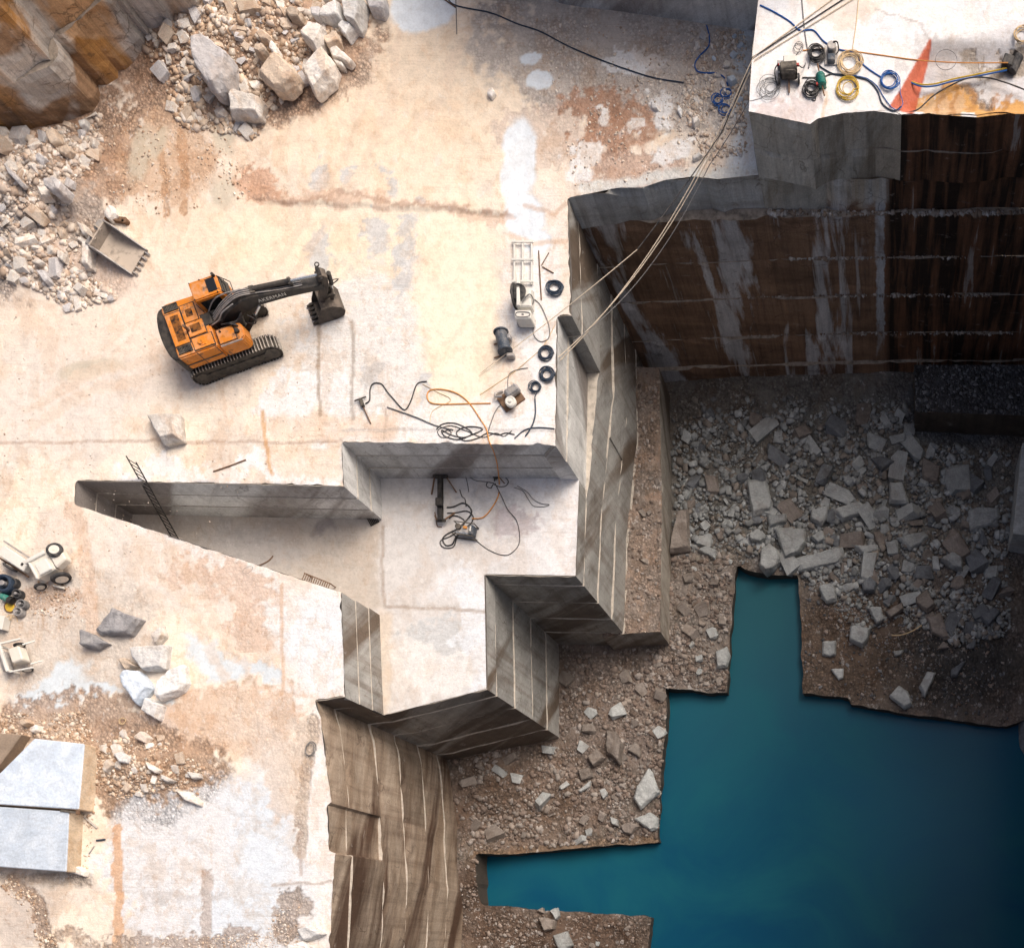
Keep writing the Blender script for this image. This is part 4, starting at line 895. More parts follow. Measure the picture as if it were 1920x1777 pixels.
# -- named boulders and slabs on the deck
deck_rocks = [
 ('boulder', [(369, 82), (390, 75), (410, 88), (436, 108), (436, 130), (425, 162), (410, 178), (395, 172), (375, 140), (366, 108)], 1.3, M_RK_GREY, 'largest grey boulder on the brown rubble heap near the top left', 'boulder'),
 ('boulder', [(432, 172), (470, 178), (497, 190), (490, 222), (433, 220)], 0.75, M_RK_PALE, 'flat pale block at the lower rim of the upper heap, below the grey boulder', 'boulder'),
 ('boulder', [(485, 142), (522, 99), (560, 137), (555, 155), (535, 172), (515, 170)], 0.8, M_RK_TAN, 'orange-stained diamond block beside the square white block of the upper heap', 'boulder'),
 ('boulder', [(565, 135), (580, 117), (612, 94), (630, 120), (625, 148), (589, 180)], 0.8, M_RK_PALE, 'square white block with one tan edge at the right rim of the upper heap', 'boulder'),
 ('boulder', [(567, 72), (577, 38), (610, 55), (605, 85), (595, 97)], 0.7, M_RK_PALE, 'cream wedge block standing just above the small mottled block', 'boulder'),
 ('boulder', [(604, 41), (607, 20), (635, 2), (642, 40), (620, 44)], 0.7, M_RK_WHITE, 'white block left of the tall slab at the top edge', 'boulder'),
 ('boulder', [(642, -6), (680, -6), (680, 30), (672, 54), (650, 47)], 1.0, M_RK_WHITE, 'tall white slab at the top edge beside the pale blue puddle', 'boulder'),
 ('boulder', [(682, -8), (722, -8), (725, 15), (718, 28), (695, 25)], 0.7, M_RK_GREY, 'round grey boulder at the top edge, right of the tall white slab', 'boulder'),
 ('boulder', [(605, 75), (630, 60), (640, 80), (617, 94)], 0.5, M_RK_TAN, 'small mottled block between the white blocks of the upper heap', 'boulder'),
 ('boulder', [(632, 50), (642, 40), (665, 52), (652, 75)], 0.45, M_RK_WHITE, 'small white triangle of stone at the right end of the upper heap', 'boulder'),
 ('boulder', [(617, 92), (630, 87), (660, 110), (652, 119), (625, 110)], 0.4, M_RK_PALE, 'long flat cream stone lying right of the square white block', 'boulder'),
 ('boulder', [(625, 113), (645, 120), (645, 128), (632, 125)], 0.3, M_RK_PALE, 'small cream chip below the long flat cream stone', 'boulder'),
 ('boulder', [(480, 65), (495, 60), (512, 72), (507, 82), (490, 80)], 0.45, M_RK_TAN, 'rounded tan stone in the middle of the upper heap', 'boulder'),
 ('boulder', [(480, 85), (495, 85), (502, 97), (492, 107), (478, 103)], 0.5, M_RK_TAN, 'rounded tan stone just under its twin in the upper heap', 'boulder'),
 ('boulder', [(505, 95), (512, 80), (521, 90), (520, 107)], 0.4, M_RK_PALE, 'narrow pale stone above the orange-stained diamond block', 'boulder'),
 ('boulder', [(535, 22), (552, 15), (567, 25), (565, 40), (545, 37)], 0.5, M_RK_TAN, 'tan stone left of the cream wedge block', 'boulder'),
 ('boulder', [(585, 20), (603, 16), (603, 38), (588, 36)], 0.5, M_RK_GREY, 'grey stone wedged left of the white block at the top', 'boulder'),
 ('boulder', [(82, 337), (105, 334), (126, 352), (122, 367), (107, 369), (85, 352)], 0.6, M_RK_GREY, 'large rounded grey stone of the left heap below the brown wall', 'boulder'),
 ('boulder', [(148, 229), (163, 223), (165, 238), (155, 246)], 0.4, M_RK_WHITE, 'square white stone at the corner of the brown wall', 'boulder'),
 ('boulder', [(170, 260), (180, 260), (183, 278), (175, 283)], 0.35, M_RK_PALE, 'narrow pale stone right of the square white stone', 'boulder'),
 ('boulder', [(66, 300), (78, 290), (92, 302), (82, 313)], 0.5, M_RK_GREY, 'grey stone just above the large rounded one of the left heap', 'boulder'),
 ('boulder', [(113, 279), (132, 275), (140, 287), (130, 296), (115, 291)], 0.45, M_RK_TAN, 'flat tan stone under the middle of the brown wall', 'boulder'),
 ('boulder', [(11, 307), (42, 342), (37, 348), (15, 322)], 0.4, M_RK_GREY, 'long grey splinter at the left edge below the brown wall', 'boulder'),
 ('boulder', [(92, 257), (105, 242), (114, 265), (100, 275)], 0.5, M_RK_TAN, 'upright tan stone leaning on the brown wall', 'boulder'),
 ('boulder', [(158, 451), (171, 459), (174, 507), (158, 504)], 0.55, M_RK_PALE, 'tall cream stone standing left of the loose digger bucket', 'boulder'),
 ('boulder', [(147, 418), (163, 425), (168, 441), (158, 445)], 0.4, M_RK_PALE, 'cream stone just above the tall one beside the loose bucket', 'boulder'),
 ('boulder', [(196, 405), (212, 386), (220, 402), (208, 416)], 0.4, M_RK_PALE, 'pale pointed stone behind the rusty bracket', 'boulder'),
 ('boulder', [(110, 467), (124, 478), (121, 494), (110, 486)], 0.35, M_RK_PALE, 'pale stone in the middle of the lower left heap', 'boulder'),
 ('boulder', [(70, 509), (84, 507), (95, 528), (87, 534)], 0.35, M_RK_GREY, 'grey wedge stone at the lower rim of the left heap', 'boulder'),
 ('boulder', [(60, 496), (71, 483), (82, 491), (76, 499)], 0.3, M_RK_PALE, 'pale stone left of the grey wedge at the lower rim of the left heap', 'boulder'),
 ('quarried_block', [(272, 776), (318, 772), (336, 776), (342, 826), (308, 833), (300, 822)], 0.7, M_RK_PALE, 'lone wedge-shaped block with brown streaks below the excavator', 'stone block'),
 ('stone_slab', [(176, 1179), (210, 1139), (270, 1160), (247, 1190), (185, 1190)], 0.45, M_RK_DGREY, 'dark grey slab with a sharp point, top of the slab group on the left', 'stone slab'),
 ('stone_slab', [(152, 1180), (170, 1186), (205, 1206), (185, 1216), (155, 1212)], 0.5, M_RK_DGREY, 'smaller dark grey slab touching the lower left of the pointed one', 'stone slab'),
 ('stone_slab', [(240, 1212), (282, 1210), (317, 1208), (310, 1230), (311, 1255), (270, 1259), (250, 1235)], 0.6, M_RK_WHITE, 'broad white slab in the middle of the slab group on the left', 'stone slab'),
 ('stone_slab', [(229, 1267), (240, 1257), (262, 1257), (285, 1290), (257, 1322), (237, 1292)], 0.75, M_RK_BLUE, 'bluish roof-shaped slab below the broad white one', 'stone slab'),
 ('stone_slab', [(297, 1280), (322, 1252), (347, 1245), (350, 1280), (342, 1297), (300, 1315), (290, 1307)], 0.6, M_RK_WHITE, 'largest white slab at the right of the slab group', 'stone slab'),
 ('stone_slab', [(265, 1332), (277, 1307), (307, 1322), (297, 1352)], 0.55, M_RK_WHITE, 'small square white slab standing in the blue puddle', 'stone slab'),
 ('stone_slab', [(285, 1190), (305, 1170), (310, 1192), (295, 1211)], 0.5, M_RK_PALE, 'narrow pale slab right of the pointed dark one', 'stone slab'),
 ('stone_slab', [(222, 1235), (236, 1232), (260, 1250), (238, 1258)], 0.4, M_RK_TAN, 'tan slab half hidden between the white and the bluish slab', 'stone slab'),
 ('stone_slab', [(557, 1740), (580, 1733), (610, 1750), (583, 1763), (567, 1762)], 0.45, M_RK_WHITE, 'white slab at the bottom edge beside the pit rim', 'stone slab'),
 ('stone_slab', [(540, 1770), (567, 1763), (583, 1774), (570, 1800), (545, 1795)], 0.4, M_RK_WHITE, 'white slab cut off by the bottom edge of the picture', 'stone slab'),
 ('boulder', [(333, 1483), (353, 1483), (380, 1503), (377, 1512), (347, 1500)], 0.3, M_RK_PALE, 'long pale stone at the lower right rim of the gravel patch', 'boulder'),
 ('boulder', [(215, 1413), (227, 1408), (247, 1420), (243, 1432), (227, 1430)], 0.35, M_RK_WHITE, 'white stone at the upper left of the gravel patch', 'boulder'),
 ('boulder', [(193, 1443), (203, 1420), (215, 1433), (200, 1450)], 0.35, M_RK_PALE, 'pale stone at the left of the gravel patch next to the big sawn block', 'boulder'),
 ('boulder', [(253, 1383), (267, 1370), (283, 1383), (277, 1397)], 0.4, M_RK_PALE, 'pale stone at the top of the gravel patch', 'boulder'),
 ('boulder', [(273, 1427), (300, 1443), (294, 1450), (280, 1442)], 0.3, M_RK_PALE, 'slanting pale stone in the middle of the gravel patch', 'boulder'),
 ('boulder', [(300, 1450), (327, 1463), (318, 1467), (303, 1460)], 0.3, M_RK_PALE, 'flat pale stone right of the middle of the gravel patch', 'boulder'),
 ('boulder', [(352, 1447), (374, 1449), (376, 1458), (362, 1460)], 0.3, M_RK_PALE, 'pale stone at the right end of the gravel patch', 'boulder'),
 ('boulder', [(36, 1352), (52, 1347), (58, 1356), (45, 1363)], 0.4, M_RK_TAN, 'tan stone behind the big sawn block on the left', 'boulder'),
 ('boulder', [(57, 1362), (74, 1359), (76, 1370), (66, 1376), (57, 1372)], 0.4, M_RK_PALE, 'pale stone touching the rear edge of the big sawn block', 'boulder'),
 ('boulder', [(132, 1636), (146, 1622), (162, 1632), (160, 1644)], 0.35, M_RK_PALE, 'pale stone at the near corner of the big sawn block', 'boulder'),
 ('boulder', [(1360, 147), (1378, 142), (1382, 152), (1372, 160)], 0.35, M_RK_BLUE, 'bluish stone beside the blue hose tangle', 'boulder'),
 ('boulder', [(1296, 225), (1306, 219), (1314, 227), (1302, 238)], 0.35, M_RK_PALE, 'pale stone under the overhead ropes near the terrace', 'boulder'),
 ('boulder', [(1272, 195), (1280, 208), (1277, 220), (1269, 208)], 0.2, M_RK_WHITE, 'thin white splinter on the brown patch left of the terrace', 'boulder'),
 ('boulder', [(1220, 190), (1232, 198), (1235, 207), (1222, 204)], 0.2, M_RK_WHITE, 'white chip left of the thin splinter on the brown patch', 'boulder'),
 ('boulder', [(914, 168), (924, 166), (931, 176), (922, 186), (913, 178)], 0.25, M_RK_PALE, 'single white stone on the bare mud above the long puddle', 'boulder'),
 ('boulder', [(1296, 296), (1312, 285), (1318, 292), (1300, 302)], 0.25, M_RK_WHITE, 'white stone at the rim of the far wall below the ropes', 'boulder'),
]
for i, (nm, poly, h, m, lab, cat) in enumerate(deck_rocks):
    rock_poly(nm, poly, h, m, lab, cat, seed=i)

pit_rocks = [
 ('stone_slab', [(1399, 898), (1437, 896), (1451, 945), (1446, 960), (1410, 971), (1401, 915)], 0.6, M_RK_PIT, 'tall rectangular grey slab in the middle of the pit rubble'),
 ('stone_slab', [(1452, 988), (1511, 989), (1513, 1018), (1499, 1039), (1470, 1052), (1465, 1022)], 0.7, M_RK_PIT, 'broad grey slab above the head of the narrow water inlet'),
 ('stone_slab', [(1484, 1048), (1583, 1024), (1584, 1040), (1577, 1055), (1558, 1060), (1496, 1073)], 0.5, M_RK_PIT, 'long pale plank-shaped slab at the right corner of the inlet head'),
 ('stone_slab', [(1271, 956), (1290, 952), (1290, 1001), (1294, 1031), (1253, 1041), (1262, 1009)], 0.9, M_RK_PITB, 'tall brown slab leaning against the rubble ledge'),
 ('boulder', [(1425, 1031), (1443, 1018), (1462, 1029), (1465, 1050), (1451, 1071), (1436, 1076), (1423, 1064)], 0.9, M_RK_PIT, 'grey boulder hanging over the head of the narrow inlet'),
 ('boulder', [(1403, 1002), (1422, 991), (1441, 1005), (1427, 1017), (1408, 1014)], 0.6, M_RK_PIT, 'grey stone left of the broad slab above the inlet'),
 ('stone_slab', [(1306, 1031), (1325, 1023), (1347, 1033), (1342, 1050)], 0.4, M_RK_PIT, 'small pale slab on the strip left of the inlet head'),
 ('boulder', [(1341, 1222), (1363, 1210), (1370, 1229), (1363, 1251), (1344, 1254)], 0.5, M_RK_PIT, 'bluish stone at the shore corner left of the inlet mouth'),
 ('stone_slab', [(1437, 967), (1476, 964), (1475, 979), (1442, 988)], 0.5, M_RK_PIT, 'flat brick-shaped slab right below the tall rectangular one'),
 ('boulder', [(1521, 956), (1555, 947), (1551, 973), (1540, 986), (1519, 973)], 0.6, M_RK_PIT, 'grey angular stone right of the brick-shaped slab'),
 ('boulder', [(1517, 1005), (1542, 994), (1548, 1012), (1534, 1020)], 0.5, M_RK_PIT, 'grey stone at the right corner of the broad slab above the inlet'),
 ('stone_slab', [(1667, 903), (1695, 900), (1704, 946), (1666, 944)], 0.5, M_RK_PIT, 'pale upright trapezoid slab in the right half of the pit rubble'),
 ('stone_slab', [(1558, 957), (1608, 940), (1635, 948), (1617, 962), (1578, 978)], 0.5, M_RK_PIT, 'long pale slab left of the upright trapezoid'),
 ('stone_slab', [(1814, 955), (1833, 951), (1873, 953), (1876, 969), (1860, 984), (1819, 996)], 0.5, M_RK_PIT, 'big light slab near the right edge of the pit'),
 ('stone_slab', [(1680, 1009), (1731, 996), (1742, 1005), (1729, 1020), (1707, 1032)], 0.45, M_RK_PIT, 'bluish pointed slab below the upright trapezoid'),
 ('boulder', [(1762, 1047), (1783, 1033), (1804, 1044), (1807, 1071), (1785, 1066)], 0.7, M_RK_PIT, 'pale block below the big light slab at the right'),
 ('stone_slab', [(1630, 860), (1648, 854), (1680, 865), (1653, 883)], 0.4, M_RK_PITD, 'dark lens-shaped slab above the upright trapezoid'),
 ('stone_slab', [(1601, 1023), (1644, 1020), (1648, 1032), (1619, 1041)], 0.4, M_RK_PIT, 'teal-grey flat slab right of the plank-shaped one'),
 ('boulder', [(1727, 856), (1765, 874), (1760, 908), (1729, 900)], 0.5, M_RK_PITB, 'brown square block right of the dark lens-shaped slab'),
 ('boulder', [(1534, 1098), (1558, 1092), (1569, 1106), (1569, 1125), (1550, 1132), (1539, 1120)], 0.6, M_RK_PIT, 'bluish block at the top of the brown gravel tongue'),
 ('boulder', [(1592, 1171), (1607, 1170), (1631, 1179), (1629, 1198), (1618, 1215), (1592, 1201)], 0.6, M_RK_PIT, 'largest bluish block lying alone on the brown gravel tongue'),
 ('boulder', [(1542, 1201), (1568, 1200), (1568, 1228), (1558, 1232), (1541, 1228)], 0.4, M_RK_PIT, 'square bluish block at the left of the brown gravel tongue'),
 ('boulder', [(1557, 1254), (1583, 1252), (1581, 1271), (1572, 1275)], 0.3, M_RK_PIT, 'lowest small pale block on the left of the brown gravel tongue'),
 ('boulder', [(1626, 1139), (1653, 1136), (1658, 1160), (1645, 1171)], 0.5, M_RK_PIT, 'pinkish wedge block at the upper rim of the brown gravel tongue'),
 ('boulder', [(1658, 1147), (1691, 1128), (1696, 1142), (1669, 1160)], 0.5, M_RK_PITB, 'grey block leaning right of the pinkish wedge'),
 ('stone_slab', [(1715, 1120), (1739, 1102), (1756, 1136), (1739, 1150), (1718, 1133)], 0.6, M_RK_PITB, 'brown pentagon slab above the long tilted slab'),
 ('stone_slab', [(1735, 1156), (1764, 1147), (1781, 1196), (1774, 1200), (1747, 1187)], 0.5, M_RK_PITB, 'long tilted brown slab at the border of the black rubble'),
 ('boulder', [(1755, 1219), (1769, 1201), (1783, 1214)], 0.3, M_RK_PITB, 'small brown triangle below the long tilted slab'),
 ('stone_slab', [(1723, 1287), (1739, 1258), (1756, 1260), (1734, 1309)], 0.45, M_RK_PIT, 'narrow black and white slab near the right shore'),
 ('boulder', [(1666, 1304), (1685, 1283), (1704, 1296), (1712, 1322), (1696, 1330)], 0.5, M_RK_PIT, 'black and white boulder at the water edge on the right'),
 ('boulder', [(1834, 1155), (1864, 1136), (1879, 1147), (1853, 1174)], 0.5, M_RK_PITD, 'dark green-grey diamond stone at the right edge of the rubble'),
 ('boulder', [(1615, 1093), (1631, 1079), (1647, 1093), (1639, 1109), (1618, 1109)], 0.5, M_RK_PITD, 'rounded dark stone above the pinkish wedge'),
 ('boulder', [(1674, 1220), (1695, 1218), (1690, 1228), (1678, 1230)], 0.25, M_RK_PIT, 'small pale stone in the centre of the brown gravel tongue'),
 ('boulder', [(1782, 1254), (1800, 1244), (1812, 1238), (1795, 1268), (1783, 1268)], 0.4, M_RK_PITD, 'dark grey stone right of the narrow black and white slab'),
 ('stone_slab', [(1216, 1439), (1225, 1449), (1237, 1485), (1200, 1519), (1187, 1497), (1193, 1476)], 0.5, M_RK_PIT, 'pale shield-shaped slab at the shore in the lower middle'),
 ('boulder', [(1189, 1535), (1218, 1522), (1234, 1533), (1232, 1553), (1220, 1558)], 0.5, M_RK_PIT, 'bluish stone at the shore corner below the shield-shaped slab'),
 ('boulder', [(1162, 1548), (1182, 1539), (1200, 1548), (1184, 1564), (1168, 1560)], 0.4, M_RK_PITB, 'pinkish stone left of the bluish corner stone'),
 ('stone_slab', [(1136, 1368), (1155, 1370), (1167, 1393), (1163, 1434), (1136, 1411)], 0.6, M_RK_PITB, 'tall brown slab above the other stones of the lower shore'),
 ('boulder', [(1101, 1418), (1119, 1402), (1135, 1420), (1112, 1438)], 0.5, M_RK_PITB, 'brown square stone left of the tall brown slab'),
 ('boulder', [(1175, 1407), (1191, 1389), (1203, 1402), (1200, 1420)], 0.4, M_RK_PITB, 'grey-brown stone right of the tall brown slab'),
 ('boulder', [(1083, 1443), (1106, 1436), (1112, 1456), (1090, 1465)], 0.45, M_RK_PITB, 'brown stone below the square one on the lower shore'),
 ('boulder', [(1083, 1483), (1108, 1463), (1106, 1474), (1088, 1487)], 0.3, M_RK_PIT, 'thin pale sliver on the lower shore'),
 ('boulder', [(1143, 1530), (1158, 1535), (1160, 1549), (1148, 1545)], 0.35, M_RK_PIT, 'small pale stone left of the pinkish shore stone'),
 ('boulder', [(1009, 1718), (1041, 1723), (1039, 1743), (1020, 1746)], 0.5, M_RK_PITB, 'brown stone on the near shore at the bottom'),
 ('boulder', [(1030, 1706), (1043, 1700), (1049, 1716), (1043, 1725)], 0.4, M_RK_PIT, 'pale stone at the water on the near shore'),
 ('boulder', [(1006, 1706), (1018, 1700), (1021, 1713)], 0.3, M_RK_PITB, 'small brown stone left of the pale one on the near shore'),
 ('stone_slab', [(1035, 1752), (1062, 1744), (1075, 1772), (1050, 1790)], 0.45, M_RK_PIT, 'grey slab on the near shore at the bottom edge'),
]
for i, (nm, poly, h, m, lab) in enumerate(pit_rocks):
    rock_poly(nm, poly, h, m, lab, 'stone slab' if nm == 'stone_slab' else 'boulder', zg=zg_floor, seed=100 + i, tilt=(rnd.uniform(-.12, .12), rnd.uniform(-.12, .12)))

# -- the big sawn block on the left, split in two, and the brown block behind it
def prism_obj(name, poly_px, ztop, zbot, mat, label, cat, parent=None, shrink=1.0, grow=1.0, tops=None, bev=0.04, group=None):
    top = [W(a, b, ztop if tops is None else tops[i]) for i, (a, b) in enumerate(poly_px)]
    c = sum(top, Vector()) / len(top); c.z = zbot
    pts = [q - c for q in top] + [Vector(((q.x - c.x) * grow, (q.y - c.y) * grow, -0.2)) for q in top]
    me = hull_mesh(name, pts, bev); o = link(name, me, mat, parent); o.location = c
    if parent is None: tag(o, label, cat, group)
    return o
M_SAWN = rock_material('sawn_block_side', (0.66, 0.52, 0.36), (0.72, 0.60, 0.46), (0.50, 0.33, 0.19), 0.5)
def two_face(o, top_mat_first=True):
    me = o.data; me.materials.append(M_SAWN)
    for p in me.polygons:
        if p.normal.z < 0.6: p.material_index = 1
b1 = prism_obj('sawn_block', [(64, 1384), (158, 1394), (147, 1517), (-40, 1505), (-30, 1478), (0, 1482)], 0.95, 0, M_RK_BLUE, 'bluish white sawn block at the left edge, upper half of a split pair', 'stone block', grow=1.0)
b2 = prism_obj('sawn_block', [(-40, 1509), (129, 1521), (130, 1548), (124, 1634), (-45, 1621)], 0.9, 0, M_RK_BLUE, 'bluish white sawn block at the left edge, lower half of a split pair', 'stone block', grow=1.0)
two_face(b1); two_face(b2)
prism_obj('sawn_block', [(-40, 1372), (40, 1376), (-6, 1440), (-60, 1470)], 0.75, 0, M_WALL_TAN, 'brown weathered block behind the split bluish pair at the left edge', 'stone block')
# pale tall slab and dark boulder at the right edge of the pit
prism_obj('leaning_slab', [(1917, 830), (1930, 830), (1935, 1005), (1899, 1000), (1905, 930)], -12.5, -15.3, M_RK_PIT, 'pale upright slab at the right edge, above the pit rubble', 'stone slab')
rock_poly('boulder', [(1906, 1330), (1908, 1280), (1935, 1240), (1995, 1250), (1995, 1440), (1940, 1450), (1912, 1400)], 1.0, M_RK_PITD, 'big dark rounded boulder in the water at the right edge', 'boulder', zg=zg_floor, zbase=-16.4, flat=0.7)

# -- loose stones: shared shapes
def proto(seed):
    rr = random.Random(seed); pts = []
    ax, ay, az = rr.uniform(.8, 1.25), rr.uniform(.55, .85), rr.uniform(.35, .6)
    for i in range(11):
        v = Vector((rr.gauss(0, 1), rr.gauss(0, 1), rr.gauss(0, 1))).normalized()
        f = 1.0 / max(abs(v.x), abs(v.y), abs(v.z)) ** 0.55
        pts.append((v.x * ax * f * .62, v.y * ay * f * .62, v.z * az * f * .62))
    if seed % 3:
        pts = []
        for sx in (-1, 1):
            for sy in (-1, 1):
                for sz in (-1, 1): pts.append((sx * ax * rr.uniform(.45, .85), sy * ay * rr.uniform(.45, .9), sz * az * rr.uniform(.5, .85)))
        pts.append((rr.uniform(-.3, .3), ay * .9, 0)); pts.append((ax * .95, rr.uniform(-.3, .3), az * .2))
    return hull_mesh('rock', pts)
PROTO = [proto(300 + i) for i in range(14)]
for me in PROTO: me.materials.append(M_RK_PALE)
def scatter(n, region, sizes, mats, zg, group, zref=0.0, gap=0.75, seed=0, name='rock', dens=None):
    rr = random.Random(seed); out = 0; tries = 0
    xs = [p[0] for p in region]; ys = [p[1] for p in region]
    while out < n and tries < n * 60:
        tries += 1
        px, py = rr.uniform(min(xs), max(xs)), rr.uniform(min(ys), max(ys))
        if not bool(in_poly(np.array([px]), np.array([py]), region)[0]): continue
        if dens and rr.random() > dens(px, py): continue
        r = sizes[0] * (sizes[1] / sizes[0]) ** (rr.random() ** 1.25)
        q = W(px, py, zref)
        if any((q.x - a) ** 2 + (q.y - b) ** 2 < ((r * 0.8 + c) * gap) ** 2 for a, b, c in TAKEN): continue
        TAKEN.append((q.x, q.y, r * 0.8))
        mi = rr.choice(mats); me = rr.choice(PROTO)
        if zref < -14 and px > 1770 and py > 1130 and rr.random() < 0.8: mi = M_RK_PITD
        o = bpy.data.objects.new(name, me); C.objects.link(o)
        o.location = (q.x, q.y, zg(q.x, q.y) + r * 0.12)
        o.scale = (r, r * rr.uniform(.8, 1.2), r * rr.uniform(.8, 1.3))
        o.rotation_euler = (rr.uniform(-.35, .35), rr.uniform(-.35, .35), rr.uniform(0, 6.28))
        o.material_slots[0].link = 'OBJECT'; o.material_slots[0].material = mi
        tag(o, where_label(px, py, r, mi, *sizes), 'rock', group); out += 1
LM = [('grey boulder of the upper heap', 402, 125), ('flat pale block of the upper heap', 463, 197), ('orange-stained diamond block', 522, 137), ('square white block', 598, 135), ('cream wedge block', 590, 68), ('tall white slab at the top edge', 662, 20),
      ('rounded tan twins of the upper heap', 493, 85), ('tan stone of the upper heap', 552, 28), ('foot of the pale face', 330, 80), ('rounded grey stone of the left heap', 104, 350), ('square white stone by the brown wall', 156, 234), ('flat tan stone under the brown wall', 125, 286),
      ('long grey splinter', 26, 330), ('tall cream stone by the bucket', 165, 482), ('grey wedge of the left heap', 82, 520), ('pale stone of the lower left heap', 117, 480), ('rusty bracket', 210, 408), ('white stone of the gravel patch', 230, 420 + 1000), ('long pale stone of the gravel patch', 356, 1496),
      ('slanting pale stone of the gravel patch', 286, 1440), ('pale top stone of the gravel patch', 268, 1384), ('blue hose tangle', 1360, 190), ('bluish stone by the hose tangle', 1371, 150), ('pale stone under the ropes', 1304, 228),
      ('tall rectangular slab in the pit', 1425, 932), ('broad slab above the inlet', 1485, 1015), ('plank-shaped slab', 1533, 1048), ('brown slab leaning on the ledge', 1277, 1000), ('small slab on the inlet strip', 1330, 1036), ('upright trapezoid slab', 1683, 924), ('long slab left of the trapezoid', 1597, 957),
      ('big light slab at the right', 1845, 970), ('bluish pointed slab', 1712, 1013), ('pale block at the right', 1787, 1050), ('dark lens-shaped slab', 1653, 866), ('brown square block', 1746, 884), ('bluish block of the gravel tongue', 1552, 1112), ('pinkish wedge block', 1643, 1152), ('brown pentagon slab', 1735, 1128),
      ('long tilted brown slab', 1760, 1175), ('dark diamond stone', 1858, 1154), ('rubble-topped corner block', 1740, 760), ('foot of the far wall', 1480, 740), ('corner of the pit', 1270, 760), ('stone at the inlet mouth corner', 1355, 1232), ('shield-shaped slab', 1212, 1480), ('tall brown shore slab', 1150, 1400),
      ('square brown shore stone', 1118, 1420), ('bluish corner stone of the shore', 1215, 1540), ('head of the left inlet', 920, 1600), ('foot of the tan wall', 880, 1500), ('foot of the stepped corner', 1060, 1380), ('near shore stones', 1030, 1725), ('ledge end', 1220, 1170), ('ledge middle', 1218, 960)]
USED = set(d.get('label') for d in C.objects if d.get('label'))
def where_label(px, py, r, m, lo, hi, noun='stone'):
    col = {'pale_marble_rock': 'pale', 'white_marble_rock': 'white', 'grey_marble_rock': 'grey', 'tan_stained_rock': 'tan', 'pit_grey_rock': 'grey', 'pit_brown_rock': 'brown', 'pit_dark_rock': 'dark', 'bluish_marble_slab': 'bluish'}[m.name]
    q = (r - lo) / (hi - lo); size = 'tiny' if q < 0.12 else 'small' if q < 0.35 else 'medium' if q < 0.65 else 'large'
    near = sorted(LM, key=lambda l: (l[1] - px) ** 2 + (l[2] - py) ** 2)
    first = None
    for nm_, lx, ly in near[:5]:
        a = math.degrees(math.atan2(-(py - ly), px - lx)) % 360
        dr = ['to the right of', 'to the upper right of', 'above', 'to the upper left of', 'to the left of', 'to the lower left of', 'below', 'to the lower right of'][int(((a + 22.5) % 360) // 45)]
        dist = math.hypot(px - lx, py - ly); far_ = 'close ' if dist < 45 else '' if dist < 90 else 'well '
        lab = f'{size} {col} {noun} {far_}{dr} the {nm_}'
        if len(lab.replace('-', ' ').split()) > 16: lab = f'{size} {col} {noun} {dr} the {nm_}'
        if len(lab.replace('-', ' ').split()) > 16: continue
        if first is None: first = lab
        if lab not in USED: USED.add(lab); return lab
    return first
UPPER = [(250, 60), (330, 60), (400, 40), (470, -10), (640, -10), (650, 90), (600, 150), (560, 175), (510, 215), (480, 260), (430, 250), (340, 240), (300, 140)]
LEFT = [(-20, 300), (60, 275), (130, 240), (190, 215), (190, 300), (160, 350), (130, 420), (175, 440), (170, 510), (220, 560), (130, 580), (60, 540), (-20, 520)]
MIDL = [(185, 1400), (260, 1360), (330, 1400), (385, 1440), (375, 1500), (310, 1480), (220, 1500), (180, 1470)]
UPR = [(1290, 60), (1400, 60), (1400, 290), (1320, 300), (1280, 200)]
PITF = [(1262, 770), (1690, 770), (1720, 830), (1895, 850), (1888, 1190), (1790, 1215), (1700, 1150), (1600, 1140), (1540, 1100), (1510, 1085), (1400, 1040), (1375, 1000), (1290, 1030), (1262, 940)]
scatter(84, UPPER, (0.22, 0.62), [M_RK_TAN, M_RK_PALE, M_RK_PALE, M_RK_TAN, M_RK_GREY], zg_deck, 'stones of the upper heap', seed=1)
scatter(80, LEFT, (0.22, 0.60), [M_RK_GREY, M_RK_PALE, M_RK_PALE, M_RK_TAN, M_RK_PALE], zg_deck, 'stones of the left heap', seed=2)
scatter(18, MIDL, (0.20, 0.42), [M_RK_PALE, M_RK_TAN, M_RK_PALE], zg_deck, 'stones of the gravel patch', seed=3)
scatter(14, UPR, (0.18, 0.42), [M_RK_PALE, M_RK_GREY, M_RK_BLUE], zg_deck, 'stones along the terrace', seed=4)
dn = lambda px, py: 0.35 + 0.65 * float(sstep(840, 960, np.array(py)))
dn2 = lambda px, py: (0.25 + 0.75 * float(sstep(860, 960, np.array(py))))
def pit_mats(): return None
scatter(125, PITF, (0.40, 1.15), [M_RK_PIT, M_RK_PIT, M_RK_PIT, M_RK_PITB, M_RK_PITD], zg_floor, 'stones of the pit floor', zref=-15.2, seed=5, dens=dn2, gap=0.56)
scatter(34, [(1062, 1250), (1245, 1240), (1240, 1400), (1230, 1560), (1020, 1585), (890, 1560), (880, 1450), (1050, 1400)], (0.32, 0.80), [M_RK_PITB, M_RK_PITB, M_RK_PIT], zg_floor, 'stones of the lower shore', zref=-15.0, seed=6)
scatter(12, [(1262, 1050), (1360, 1060), (1355, 1290), (1258, 1280)], (0.3, 0.6), [M_RK_PITB, M_RK_PIT], zg_floor, 'stones of the inlet strip', zref=-15.2, seed=7)
scatter(6, [(880, 1715), (1210, 1725), (1205, 1775), (890, 1775)], (0.15, 0.4), [M_RK_PITB, M_RK_PIT], zg_floor, 'stones of the near shore', zref=-15.2, seed=8)
